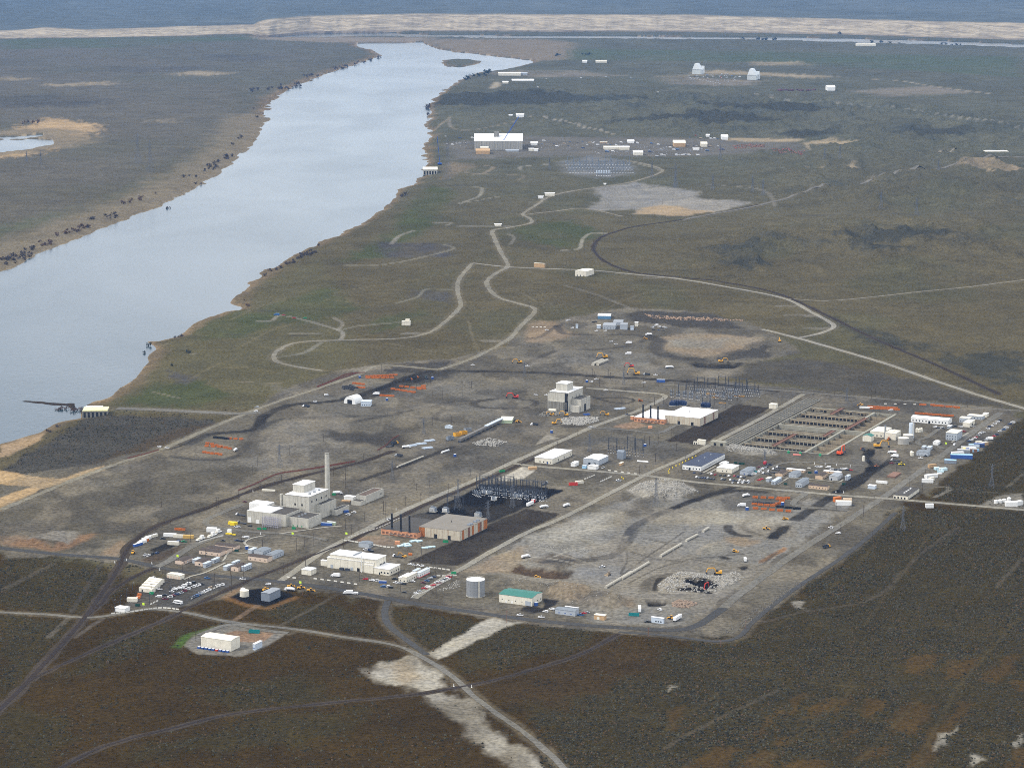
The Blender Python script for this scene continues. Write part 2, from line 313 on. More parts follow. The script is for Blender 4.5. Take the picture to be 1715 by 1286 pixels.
paint([(896,746),(905,736),(918,728),(940,734),(920,737)],C_PALE,1.5,1,0,0.9)
paint([(430,640),(690,690),(630,700),(560,700),(530,680)],(0.11,0.104,0.092),8,10,0,0.6)
paint(QL('F',(950,710),(1150,660),(1290,700),(1100,740)),(0.21,0.145,0.10),2,3,0,0.9)
paint(QL('B',(0,760),(100,720),(230,770),(270,800),(100,820)),(0.20,0.14,0.10),2,3,0,0.9)
paint(QL('D',(660,230),(850,210),(1100,260),(1060,310),(900,300),(700,270)),(0.20,0.14,0.10),2,3,0,0.9)
paint(QL('B',(1220,180),(1300,150),(1460,60),(1600,90),(1450,190),(1250,200)),(0.34,0.32,0.28),1.0,1,0,0.95)
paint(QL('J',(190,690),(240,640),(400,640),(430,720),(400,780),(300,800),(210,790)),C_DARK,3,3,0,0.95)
paint(QL('J',(420,600),(700,590),(740,680),(640,780),(440,700)),(0.15,0.135,0.105),6,6,0,0.8)
paint(QL('I',(300,620),(420,600),(800,670),(820,700),(500,700)),(0.21,0.20,0.18),3,5,0,0.9)
paint(QL('I',(250,1120),(480,1040),(900,1080),(1000,1180),(900,1240),(300,1220)),(0.072,0.068,0.062),5,5,0,0.8)
paint(QL('I',(0,1260),(200,1230),(560,1286),(0,1400)),(0.20,0.19,0.165),5,6,0,0.8)
paint([(1480,700),(1640,708),(1570,770),(1440,820),(1400,790),(1440,745)],(0.092,0.087,0.078),8,8,0,0.6)
paint(QL('J',(800,830),(950,640),(1500,350),(1715,340),(1100,720),(980,820),(700,1040)),(0.082,0.078,0.071),3,4,0,0.9)
paint(QL('J',(1270,1180),(1440,1090),(1715,1060),(1715,1200),(1500,1210)),C_LGRAV,3,4,0,0.7)
# left cuts
paint([(-100,1040),(0,1050),(150,1078),(280,1090),(505,1024),(500,1046),(330,1112),(200,1140),(0,1245),(-60,1280),(-60,1200),(0,1182),(150,1130),(0,1116),(-100,1105)],(0.33,0.235,0.13),2,4,0,0.95,k='4')
paint([(0,905),(40,880),(190,830),(240,840),(200,900),(60,970),(0,995)],(0.26,0.19,0.12),3,5,0.05,0.9,k='4')
paint([(0,170),(110,170),(250,230),(330,180),(460,165),(330,235),(250,250),(100,230),(0,220)],(0.20,0.12,0.07),5,6,0,0.7,k='7')
paint([(490,260),(590,190),(610,210),(540,280)],(0.22,0.14,0.08),4,4,0,0.7,k='7')
paint([(120,190),(250,160),(400,155),(320,215),(200,200)],(0.17,0.16,0.145),4,5,0,0.9,k='7')
paint([(1090,470),(1170,435),(1300,420),(1420,460),(1270,510),(1180,500)],C_BLACK,1.5,2,0,1,k='7')
paint([(1050,470),(1150,420),(1170,425),(1100,465),(1180,500),(1270,515),(1420,462),(1440,470),(1290,530),(1170,515)],C_ORG,1.5,2,0,0.35,k='7')
paint([(870,700),(950,640),(1090,600),(1380,640),(1250,720),(1170,750),(950,740)],(0.145,0.138,0.125),2,3,0,0.95,k='7')
paint([(1030,655),(1130,630),(1320,635),(1260,680),(1120,680)],(0.20,0.125,0.075),2,3,0,0.8,k='7')
paint([(815,710),(870,650),(1080,595),(1060,610),(920,660),(860,715)],(0.05,0.085,0.018),3,4,0.1,0.9,k='7')
paint(QL('C',(400,460),(560,400),(690,405),(470,500)),C_BLACK,1.0,1,0,1)
paint(QL('C',(310,560),(700,420),(770,425),(540,560),(380,590)),(0.07,0.048,0.03),2,2,0.1,0.9)
paint(QL('C',(60,1060),(300,870),(560,720),(1100,720),(1200,800),(700,1010)),(0.064,0.062,0.060),3,3,0,0.9)
# mid-distance yards
paint(QL('M',(0,420),(100,320),(300,320),(330,380),(470,470),(150,540),(0,530)),(0.19,0.145,0.10),10,10,0,0.85)
paint(QL('M',(1280,490),(1450,450),(1800,450),(2300,500),(2100,600),(1700,680),(1350,620)),(0.20,0.16,0.115),10,10,0,0.85)
paint(QL('M',(1350,520),(1600,480),(2000,500),(1800,590),(1450,580)),(0.16,0.155,0.14),12,12,0,0.8)
paint(QL('M',(950,260),(1100,230),(1800,260),(2100,400),(1500,400),(1000,330)),C_DGRAV,10,8,0,0.9)
paint(QL('M',(220,650),(400,615),(640,620),(1250,640),(1200,760),(700,760),(230,710)),(0.135,0.13,0.12),10,10,0,0.8)
paint(QL('G',(700,90),(1250,90),(1200,160),(900,230),(640,130)),(0.15,0.135,0.11),10,10,0,0.8)
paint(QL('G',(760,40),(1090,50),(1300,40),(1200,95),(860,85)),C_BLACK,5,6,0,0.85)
paint([(990,315),(1060,305),(1170,322),(1170,338),(1080,350),(1000,354),(980,350),(1010,335)],(0.185,0.18,0.172),14,16,0,0.95)
paint([(1066,358),(1075,345),(1130,330),(1200,335),(1265,340),(1215,352),(1150,362)],(0.20,0.19,0.175),12,14,0,0.95)
paint([(1068,358),(1075,347),(1110,340),(1160,352),(1200,354),(1150,363)],(0.27,0.205,0.13),10,12,0,0.9)
paint([(940,290),(935,270),(1000,260),(1060,275),(1065,292),(1000,300)],(0.13,0.13,0.13),16,12,0,0.8)
paint([(745,240),(880,228),(1160,232),(1330,236),(1350,258),(1150,262),(900,262),(760,268)],(0.115,0.108,0.098),30,24,0,0.85)
paint([(750,270),(800,276),(770,290),(740,300)],(0.16,0.13,0.095),20,20,0,0.7)
for pts in ([(1340,240),(1380,235),(1440,242),(1400,248),(1360,247)],[(1215,231),(1345,233),(1340,237),(1220,236)],[(1405,286),(1425,283),(1437,287),(1420,289)]):
 paint(pts,(0.27,0.22,0.15),14,14,0,0.9)
for pts in ([(800,122),(870,118),(960,118),(1050,128),(900,130)],[(1100,128),(1280,135),(1240,145),(1120,142)],[(1420,152),(1560,145),(1640,155),(1480,163)]):
 paint(pts,(0.165,0.145,0.12),40,40,0,0.7)
paint([(1600,285),(1640,273),(1720,288),(1690,296),(1630,290)],(0.22,0.175,0.12),16,20,0,0.6)
paint([(818,150),(828,138),(840,139),(835,148)],(0.25,0.22,0.17),10,8,0,0.9)
# darker ground tone over the hummocks
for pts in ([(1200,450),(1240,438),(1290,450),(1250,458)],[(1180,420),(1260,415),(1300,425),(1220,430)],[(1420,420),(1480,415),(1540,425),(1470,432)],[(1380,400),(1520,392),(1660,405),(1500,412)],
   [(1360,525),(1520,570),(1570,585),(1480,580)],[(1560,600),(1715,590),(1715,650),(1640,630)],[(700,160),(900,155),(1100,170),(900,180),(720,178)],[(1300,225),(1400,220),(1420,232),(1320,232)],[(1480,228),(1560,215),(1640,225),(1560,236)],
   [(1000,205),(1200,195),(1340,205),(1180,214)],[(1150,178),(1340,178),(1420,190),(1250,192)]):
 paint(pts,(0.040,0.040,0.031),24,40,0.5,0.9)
# single hummocks, each raised and painted darker than the ground around
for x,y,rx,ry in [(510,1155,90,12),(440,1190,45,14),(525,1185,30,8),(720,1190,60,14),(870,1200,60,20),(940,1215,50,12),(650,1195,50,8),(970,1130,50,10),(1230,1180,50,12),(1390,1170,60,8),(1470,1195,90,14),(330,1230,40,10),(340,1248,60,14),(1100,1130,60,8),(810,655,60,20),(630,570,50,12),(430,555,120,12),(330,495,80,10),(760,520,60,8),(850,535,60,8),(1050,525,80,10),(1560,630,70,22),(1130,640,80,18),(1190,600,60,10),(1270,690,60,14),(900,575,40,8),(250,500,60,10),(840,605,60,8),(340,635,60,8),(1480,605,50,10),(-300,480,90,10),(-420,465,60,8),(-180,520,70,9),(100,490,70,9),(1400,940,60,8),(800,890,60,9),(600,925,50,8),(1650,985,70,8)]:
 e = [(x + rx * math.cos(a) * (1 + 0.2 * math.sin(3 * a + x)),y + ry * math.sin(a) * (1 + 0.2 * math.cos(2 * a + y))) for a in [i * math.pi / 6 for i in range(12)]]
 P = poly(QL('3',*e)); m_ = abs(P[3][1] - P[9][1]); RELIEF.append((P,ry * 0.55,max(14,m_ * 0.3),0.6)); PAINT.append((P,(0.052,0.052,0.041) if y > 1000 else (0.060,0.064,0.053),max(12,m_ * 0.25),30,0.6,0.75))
# soft tracks worn into the ground: sheet line, width m, colour, strength
TRACKS = []
def track(k,pts,w,col,s=0.9,fe=1.5):
 P = smooth_line(poly(QL(k,*pts))); TRACKS.append((P,w,col,min(1,s * 1.08),fe * 0.6))
track('0',[(280,752),(318,738),(350,727),(420,721),(434,710),(446,694),(490,678),(560,672),(600,663),(650,645),(690,630),(728,621),(805,622),(900,624),(1000,630),(1160,640),(1300,655)],13,C_DARK,0.9,5)
track('0',[(350,727),(318,745),(290,762),(330,770),(385,768),(410,750),(432,722),(470,703),(560,698),(650,696)],9,(0.05,0.047,0.043),0.85,4)
track('0',[(590,668),(640,655),(700,633)],30,C_DARK,0.8,8)
track('0',[(600,705),(680,690),(730,680),(760,672),(820,670),(880,655)],9,C_DGRAV,0.8,5)
track('N',[(1560,430),(1640,400),(1900,390),(2150,410),(2080,470),(1800,480),(1600,460),(1560,430)],9,C_DGRAV,0.9,4)
track('N',[(1230,470),(1270,500),(1180,570),(1350,610),(1700,620)],8,C_DGRAV,0.7,4)
track('N',[(480,1170),(770,1070),(1000,990),(1360,850)],8,(0.025,0.022,0.02),0.95,2)
track('5',[(530,910),(700,870),(830,840),(1200,840)],14,C_DGRAV,0.8,5)
track('8',[(1000,300),(1150,290),(1300,275),(1380,230),(1450,120),(1715,5)],9,(0.055,0.054,0.056),0.85,3)
track('8',[(1040,310),(1180,300),(1320,280),(1400,220),(1480,120),(1600,50)],5,(0.06,0.06,0.06),0.6,3)
track('0',[(1130,850),(1180,832),(1230,822),(1280,824)],10,C_DARK,0.8,4)
track('I',[(0,1140),(250,1050),(520,990),(900,1040)],9,C_DARK,0.85,4)
track('I',[(1400,1050),(1560,980),(1680,880),(1715,820)],12,C_BLACK,0.9,3)
track('J',[(0,1010),(120,920),(260,850),(400,750)],13,C_BLACK,0.9,3)
track('J',[(230,850),(260,780),(200,700),(260,640)],8,C_BLACK,0.8,3)
track('6',[(620,1286),(760,1200),(830,1150)],12,C_BLACK,0.85,3)
track('O',[(1020,0),(1040,50),(1120,90),(1220,100)],9,C_DARK,0.8,3)
track('O',[(1160,0),(1220,50),(1330,90)],6,C_DARK,0.6,3)
track('O',[(0,1000),(600,1010),(800,950),(950,830),(1100,710)],7,(0.05,0.05,0.052),0.8,2)
track('O',[(230,620),(240,560),(330,490),(480,470)],8,C_DGRAV,0.7,3)
track('O',[(740,270),(760,220),(900,170),(1000,150)],5,(0.22,0.2,0.17),0.6,2)
track('F',[(740,420),(900,470),(1040,490),(1150,470),(1100,440),(800,430)],6,C_DARK,0.7,3)
track('M',[(0,740),(200,650),(330,610),(700,600),(1000,560),(1150,500)],10,C_DGRAV,0.8,5)
track('M',[(300,370),(340,430),(450,455),(900,460),(1200,470)],10,C_DGRAV,0.8,5)
track('M',[(1180,480),(1280,520),(1250,600),(1400,670),(1715,700)],22,C_DGRAV,0.85,8)
track('M',[(30,490),(140,480),(300,380),(440,330),(600,315)],7,C_DGRAV,0.6,4)
track('4',[(1080,160),(1600,160),(1715,180)],2.5,C_DGRAV,0.7,1)
track('4',[(1000,290),(1700,285)],2.5,C_DGRAV,0.7,1)
track('4',[(1020,400),(1300,405),(1600,410)],2.5,C_DGRAV,0.7,1)
track('4',[(910,493),(1270,490)],3,(0.16,0.15,0.12),0.8,1)
track('4',[(1090,625),(1350,635)],3,(0.16,0.14,0.11),0.7,2)
track('4',[(730,675),(860,705)],3,(0.16,0.14,0.11),0.7,2)
track('7',[(340,540),(490,300)],4,C_DGRAV,0.7,1)
track('7',[(0,440),(250,310)],6,(0.08,0.07,0.055),0.6,3)
track('7',[(230,660),(340,560)],5,(0.10,0.09,0.075),0.6,2)
track('7',[(360,660),(490,570)],4,(0.09,0.08,0.07),0.6,2)
track('7',[(1120,580),(1230,510)],5,(0.14,0.10,0.07),0.7,2)
track('7',[(1350,600),(1500,520),(1640,440)],4,(0.08,0.07,0.055),0.6,2)
track('9',[(460,590),(650,540),(1000,470),(1200,280),(1400,130)],4,(0.075,0.065,0.055),0.5,3)
for pts in ([(1100,90),(900,330),(600,560),(300,700)],[(1300,120),(1150,330),(950,600)],[(1700,560),(1400,900),(1200,1286)],[(900,900),(700,1080),(420,1286)],[(1250,930),(1050,1120),(900,1286)],[(100,760),(350,830),(620,870),(1000,900)],[(300,880),(120,1020),(0,1100)]): track('9',pts,3.5,(0.058,0.046,0.022),0.5,2.5)
track('9',[(1580,420),(1715,280)],4,(0.085,0.075,0.06),0.5,3)
track('9',[(0,1190),(130,1110),(560,900)],4,(0.085,0.072,0.055),0.5,3)
track('J',[(1560,1000),(1715,870)],4,(0.10,0.09,0.07),0.6,2)
track('J',[(1040,1020),(1300,1050),(1715,1070)],4,(0.11,0.10,0.08),0.5,2)
track('J',[(860,1100),(1000,1030),(960,1000),(880,1000)],5,C_LGRAV,0.6,2)
track('3',[(0,440),(500,480),(900,510),(1300,570),(1715,630)],12,(0.20,0.19,0.17),0.6,5)
track('3',[(0,1040),(700,1035),(1715,1020)],9,(0.06,0.057,0.05),0.6,8)
track('3',[(200,885),(420,905),(500,940),(520,990)],8,(0.15,0.14,0.12),0.7,5)
track('3',[(580,800),(760,815),(850,815)],8,(0.20,0.17,0.12),0.7,5)
track('3',[(690,730),(680,700),(760,685),(930,690)],9,(0.24,0.20,0.14),0.8,5)
track('3',[(1390,800),(1500,830),(1600,850),(1680,830),(1560,790),(1470,785),(1390,805)],9,(0.24,0.19,0.13),0.8,5)
track('3',[(880,375),(1100,385),(1250,410),(1400,430),(1570,450)],16,(0.24,0.21,0.16),0.7,10)
track('2',[(550,560),(560,610),(640,625),(800,600),(870,590)],10,(0.17,0.15,0.12),0.7,5)
track('2',[(470,620),(540,575)],9,(0.2,0.17,0.13),0.7,5)
track('2',[(910,568),(1050,580),(1200,615),(1350,645)],10,(0.24,0.22,0.19),0.8,5)
track('2',[(600,820),(700,830),(760,800),(720,790)],10,(0.19,0.16,0.12),0.7,6)
track('2',[(700,830),(900,840),(880,860)],8,(0.17,0.15,0.12),0.6,5)
track('2',[(890,810),(900,795),(1030,785)],9,(0.19,0.18,0.16),0.8,4)
track('2',[(620,900),(700,900),(695,940),(600,975)],8,(0.19,0.18,0.15),0.8,4)
track('2',[(580,978),(700,960),(800,945),(1000,945)],6,(0.18,0.17,0.14),0.7,4)
track('2',[(430,1070),(560,1068),(560,1082),(860,1085)],7,(0.17,0.16,0.14),0.7,4)
track('2',[(270,1170),(310,1130),(380,1105)],8,(0.17,0.16,0.14),0.8,4)
track('2',[(0,1268),(200,1270),(400,1235),(550,1200),(570,1185),(530,1172)],7,(0.16,0.15,0.12),0.8,4)
track('2',[(830,1120),(860,1140),(840,1175)],6,(0.15,0.14,0.12),0.7,3)
track('2',[(1090,1200),(1170,1190),(1190,1145),(1230,1118),(1300,1118)],7,(0.20,0.19,0.16),0.85,3)
track('2',[(1390,770),(1520,800),(1570,820)],10,(0.19,0.18,0.15),0.8,4)
track('2',[(1430,870),(1500,930)],16,(0.15,0.15,0.15),0.7,6)
for pts in ([(1100,330),(1300,250),(1500,230),(1715,250)],[(1000,560),(1200,560),(1450,600),(1715,560)],[(1150,460),(1300,380),(1400,350)],[(900,620),(1050,540),(1250,500)]): track('4',pts,4,(0.125,0.108,0.066),0.5,3)
for pts in ([(0,200),(300,150),(560,110)],[(640,330),(680,460),(760,540)],[(250,440),(450,480),(700,500)],[(900,200),(1000,250),(1200,270)],[(1250,300),(1500,200),(1715,190)]): track('5',pts,4,(0.125,0.108,0.070),0.5,3)
track('4',[(1230,335),(1300,335),(1340,310),(1450,330),(1620,380),(1640,410),(1620,430)],6,(0.19,0.18,0.16),0.85,2)
track('4',[(1620,375),(1640,350),(1600,320)],6,(0.16,0.15,0.13),0.8,2)
track('4',[(1390,395),(1620,400)],6,(0.17,0.16,0.14),0.8,2)
track('4',[(1330,510),(1450,490),(1540,440)],7,(0.15,0.145,0.125),0.7,3)
track('5',[(300,250),(400,220),(440,185),(560,185)],5,(0.15,0.145,0.12),0.75,3)
track('5',[(30,380),(120,360),(320,340)],6,(0.15,0.145,0.12),0.7,4)
track('5',[(1100,165),(1250,210),(1400,270),(1450,285)],6,(0.14,0.13,0.11),0.75,3)
track('5',[(720,430),(800,430)],16,(0.16,0.15,0.13),0.8,3)
track('5',[(340,395),(440,392)],16,(0.15,0.14,0.12),0.7,3)
track('5',[(1500,130),(1620,130)],16,(0.14,0.13,0.11),0.7,4)
track('6',[(540,265),(610,268)],14,(0.15,0.14,0.125),0.7,4)
track('6',[(590,310),(710,312)],14,(0.15,0.14,0.125),0.7,4)
track('6',[(680,370),(770,372)],14,(0.15,0.14,0.125),0.7,4)
for pts in ([(0,700),(500,655),(950,690),(1250,600)],[(100,250),(400,330),(700,330),(1000,380)],[(200,120),(500,160),(760,60)],[(0,480),(250,300),(600,60)],[(60,560),(330,420),(640,330),(900,300),(1250,260)],[(40,150),(60,330),(0,460)],[(700,420),(1000,440),(1300,400),(1500,250)]): track('O',pts,2.2,(0.075,0.073,0.07),0.6,1.0)
for pts in ([(900,120),(1100,60),(1300,20)],[(800,200),(1200,330),(1500,420)],[(950,300),(1150,230),(1400,200),(1680,100)],[(660,330),(800,300),(1000,330),(1150,360)]): track('E',pts,2.4,(0.26,0.25,0.22),0.6,1.0)
LEFTB = poly([(-700,760),(100,500),(400,330),(540,230),(580,150),(690,88),(600,62),(-700,62)],WZ)
def ground_look(x,y,rd):
 """albedo and brush density of the bare ground"""
 n = len(x); col = np.empty((n,3)); col[:] = C_STEPPE
 v = fbm(x / 170,y / 330,40,4)
 col *= (0.82 + 0.36 * v)[:,None]
 g = sstep(0.5,0.75,fbm(x / 120,y / 260,44,3))[:,None]
 col = col * (1 - 0.35 * g) + np.array((0.062,0.066,0.036)) * 0.35 * g
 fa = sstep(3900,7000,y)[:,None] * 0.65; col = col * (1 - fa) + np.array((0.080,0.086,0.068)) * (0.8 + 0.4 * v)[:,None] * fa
 sg = 0.25 + 0.4 * sstep(0.45,0.7,fbm(x / 60,y / 110,47,3))
 wx = fbm(x / 14,y / 24,60,4) - 0.5; wy = fbm(x / 14,y / 24,61,4) - 0.5
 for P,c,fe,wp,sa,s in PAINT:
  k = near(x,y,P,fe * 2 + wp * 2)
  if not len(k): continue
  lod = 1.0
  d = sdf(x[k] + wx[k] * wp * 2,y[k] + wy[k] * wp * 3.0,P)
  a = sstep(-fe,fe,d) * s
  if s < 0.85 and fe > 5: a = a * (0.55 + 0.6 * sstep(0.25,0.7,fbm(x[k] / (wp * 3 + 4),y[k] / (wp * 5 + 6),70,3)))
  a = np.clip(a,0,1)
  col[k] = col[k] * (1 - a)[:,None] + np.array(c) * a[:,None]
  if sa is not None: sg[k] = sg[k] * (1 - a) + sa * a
 for P,w,c,s,fe in TRACKS:
  k = near(x,y,P,w + fe * 3)
  if not len(k): continue
  d = seg_dist(x[k] + wx[k] * fe * 1.5,y[k] + wy[k] * fe * 2,P,False)
  a = sstep(w / 2 + fe,w / 2 - fe * 0.6,d) * s * (0.75 + 0.25 * vnoise(x[k] / 9,y[k] / 15,77))
  col[k] = col[k] * (1 - a)[:,None] + np.array(c) * a[:,None]
  sg[k] *= (1 - a)
 k = near(x,y,PLANT,10)
 if len(k):
  k = k[inside(x[k],y[k],PLANT)]; lum = col[k].mean(1)[:,None]
  a = sstep(0.48,0.62,fbm(x[k] / 42,y[k] / 75,140,4))[:,None] * 0.45 * (lum > 0.05); col[k] = col[k] * (1 - a) + np.array((0.175,0.155,0.122)) * a
  a = sstep(0.5,0.64,fbm(x[k] / 33,y[k] / 60,150,4))[:,None] * 0.45 * (lum < 0.14); col[k] = col[k] * (1 - a) + np.array((0.046,0.041,0.034)) * a
 # river margins
 left = inside(x,y,LEFTB)
 dl = -rd
 n1 = fbm(x / 22,y / 50,81,3)
 b = sstep(np.where(left,62,34),np.where(left,18,8),dl + (n1 - 0.5) * np.where(left,40,26)) * (dl > 0)
 far2 = (y > 6500)
 b = b * np.where(far2,1.0,1.0)
 bc = np.where((n1 > 0.55)[:,None],np.array((0.18,0.135,0.088)),np.array((0.125,0.097,0.063)))
 col = col * (1 - b[:,None] * 0.9) + bc * b[:,None] * 0.9
 b2 = sstep(165,80,dl + (n1 - 0.5) * 60) * (dl > 0) * left * (y < 7800)
 col = col * (1 - b2[:,None] * 0.85) + np.array((0.150,0.128,0.092)) * b2[:,None] * 0.85
 e = sstep(9,2,dl) * (dl > 0); col = col * (1 - e[:,None] * 0.7) + np.array((0.30,0.25,0.18)) * e[:,None] * 0.7
 k = near(x,y,GROYNE,25)
 if len(k):
  a = sstep(-22,0,sdf(x[k],y[k],GROYNE)); col[k] = col[k] * (1 - a)[:,None] + np.array((0.035,0.028,0.022)) * a[:,None]
 sg *= (1 - b)
 u = rd > 0; col[u] = (0.05,0.055,0.045)
 return col,sg
# ---------------------------------------------------------------- meshes and materials
COL = SC.collection
def np_mesh(name,V,F,mats=(),smooth=False):
 """V (n,3), F (m,k) equal-sided faces"""
 me = bpy.data.meshes.new(name); V = np.asarray(V,np.float32); F = np.asarray(F,np.int32)
 me.vertices.add(len(V)); me.vertices.foreach_set('co',V.ravel())
 k = F.shape[1]; me.loops.add(F.size); me.loops.foreach_set('vertex_index',F.ravel())
 me.polygons.add(len(F)); me.polygons.foreach_set('loop_start',np.arange(0,F.size,k,dtype=np.int32))
 for m in mats: me.materials.append(m)
 me.update(calc_edges=True); me.validate()
 if smooth: me.polygons.foreach_set('use_smooth',np.ones(len(F),bool))
 return me
def link(name,me,parent=None):
 o = bpy.data.objects.new(name,me); COL.objects.link(o)
 if parent is not None: o.parent = parent
 return o
def tag(o,label=None,cat=None,group=None,kind=None):
 if label: o['label'] = label
 if cat: o['category'] = cat
 if group: o['group'] = group
 if kind: o['kind'] = kind
 return o
_M = {}
def mat(name,col,rough=0.8,var=0.18,scale=0.6,metal=0.0,bump=0.0,stain=None,spec=0.3):
 """weathered paint / concrete / metal: colour broken up by noise in object space"""
 if name in _M: return _M[name]
 m = bpy.data.materials.new(name); m.use_nodes = True; nt = m.node_tree; n,l = nt.nodes,nt.links
 b = n['Principled BSDF']; b.inputs['Roughness'].default_value = rough; b.inputs['Metallic'].default_value = metal
 b.inputs['Specular IOR Level'].default_value = spec
 t = n.new('ShaderNodeTexCoord'); no = n.new('ShaderNodeTexNoise'); no.inputs['Scale'].default_value = scale; no.inputs['Detail'].default_value = 4
 oi = n.new('ShaderNodeObjectInfo'); ad = n.new('ShaderNodeVectorMath'); ad.operation = 'ADD'
 l.new(t.outputs['Object'],ad.inputs[0]); l.new(oi.outputs['Location'],ad.inputs[1]); l.new(ad.outputs[0],no.inputs['Vector'])
 mr = n.new('ShaderNodeMapRange'); mr.inputs['From Min'].default_value = 0.25; mr.inputs['From Max'].default_value = 0.75
 mr.inputs['To Min'].default_value = 1 - var; mr.inputs['To Max'].default_value = 1 + var * 0.6; l.new(no.outputs[0],mr.inputs['Value'])
 mx = n.new('ShaderNodeMixRGB'); mx.blend_type = 'MULTIPLY'; mx.inputs['Fac'].default_value = 1; mx.inputs[1].default_value = (*col,1); l.new(mr.outputs[0],mx.inputs[2])
 out = mx.outputs[0]
 if stain:
  wv = n.new('ShaderNodeTexNoise'); wv.inputs['Scale'].default_value = 1.0; wv.inputs['Detail'].default_value = 3
  mp = n.new('ShaderNodeMapping'); mp.inputs['Scale'].default_value = (0.9,0.9,0.06); l.new(ad.outputs[0],mp.inputs[0]); l.new(mp.outputs[0],wv.inputs['Vector'])
  r2 = n.new('ShaderNodeMapRange'); r2.inputs['From Min'].default_value = 0.48; r2.inputs['From Max'].default_value = 0.7; r2.inputs['To Max'].default_value = 0.65; l.new(wv.outputs[0],r2.inputs['Value'])
  m2 = n.new('ShaderNodeMixRGB'); m2.inputs[2].default_value = (*stain,1); l.new(r2.outputs[0],m2.inputs['Fac']); l.new(out,m2.inputs[1]); out = m2.outputs[0]
 l.new(out,b.inputs['Base Color'])
 _M[name] = m; return m
def ground_mat(name,attr=True,col=(0.1,0.1,0.1),speck=0.0,contrast=1.0,bump=0.35,fine=4.0,ruts=False):
 m = bpy.data.materials.new(name); m.use_nodes = True; nt = m.node_tree; n,l = nt.nodes,nt.links
 b = n['Principled BSDF']; b.inputs['Roughness'].default_value = 1.0; b.inputs['Specular IOR Level'].default_value = 0.0
 g = n.new('ShaderNodeNewGeometry')
 def noise(size,det,dist=0.0,stretch=None):
  mp = n.new('ShaderNodeMapping'); k = 1.0 / size; mp.inputs['Scale'].default_value = (k,k * (stretch or 1),k); l.new(g.outputs['Position'],mp.inputs[0])
  x = n.new('ShaderNodeTexNoise'); x.inputs['Scale'].default_value = 1; x.inputs['Detail'].default_value = det; x.inputs['Distortion'].default_value = dist; x.inputs['Roughness'].default_value = 0.6
  l.new(mp.outputs[0],x.inputs['Vector']); return x.outputs[0]
 def rng(s,lo,hi,a=0.3,c=0.7):
  r = n.new('ShaderNodeMapRange'); r.inputs['From Min'].default_value = a; r.inputs['From Max'].default_value = c; r.inputs['To Min'].default_value = lo; r.inputs['To Max'].default_value = hi
  l.new(s,r.inputs['Value']); return r.outputs[0]
 def mul(a,c):
  x = n.new('ShaderNodeMath'); x.operation = 'MULTIPLY'
  for i,s in enumerate((a,c)):
   if isinstance(s,float): x.inputs[i].default_value = s
   else: l.new(s,x.inputs[i])
  return x.outputs[0]
 c = contrast
 f1 = noise(90,4,0.6); f2 = noise(18,4,0.4); f3 = noise(fine,3)
 f = mul(mul(rng(f1,1 - 0.17 * c,1 + 0.16 * c),rng(f2,1 - 0.15 * c,1 + 0.15 * c)),rng(f3,1 - 0.40 * c,1 + 0.40 * c))
 if attr:
  at_ = n.new('ShaderNodeAttribute'); at_.attribute_name = 'albedo'; base = at_.outputs['Color']
  sg = n.new('ShaderNodeAttribute'); sg.attribute_name = 'sage'
  sp = noise(3.4,2,0.3); sp2 = noise(26,3)
  sm = mul(mul(rng(sp,0.0,1.0,0.48,0.60),rng(sp2,0.2,1.0,0.35,0.6)),sg.outputs['Fac'])
  mx = n.new('ShaderNodeMixRGB'); l.new(mul(sm,0.85),mx.inputs['Fac']); l.new(base,mx.inputs[1]); mx.inputs[2].default_value = (0.034,0.033,0.026,1); base = mx.outputs[0]
 else:
  rgb = n.new('ShaderNodeRGB'); rgb.outputs[0].default_value = (*col,1); base = rgb.outputs[0]
 m2 = n.new('ShaderNodeMixRGB'); m2.blend_type = 'MULTIPLY'; m2.inputs['Fac'].default_value = 1; l.new(base,m2.inputs[1]); l.new(f,m2.inputs[2])
 # slight hue drift between warm and cool soil
 hs = n.new('ShaderNodeMixRGB'); hs.blend_type = 'MULTIPLY'; hs.inputs['Fac'].default_value = 0.5; hs.inputs[2].default_value = (1.08,1.02,0.86,1)
 l.new(rng(noise(45,3,0.5),0.0,0.8),hs.inputs['Fac']); l.new(m2.outputs[0],hs.inputs[1])
 l.new(hs.outputs[0],b.inputs['Base Color'])
 if bump:
  bp = n.new('ShaderNodeBump'); bp.inputs['Strength'].default_value = bump; bp.inputs['Distance'].default_value = 1.2
  l.new(noise(5.5,3),bp.inputs['Height']); l.new(bp.outputs[0],b.inputs['Normal'])
 return m
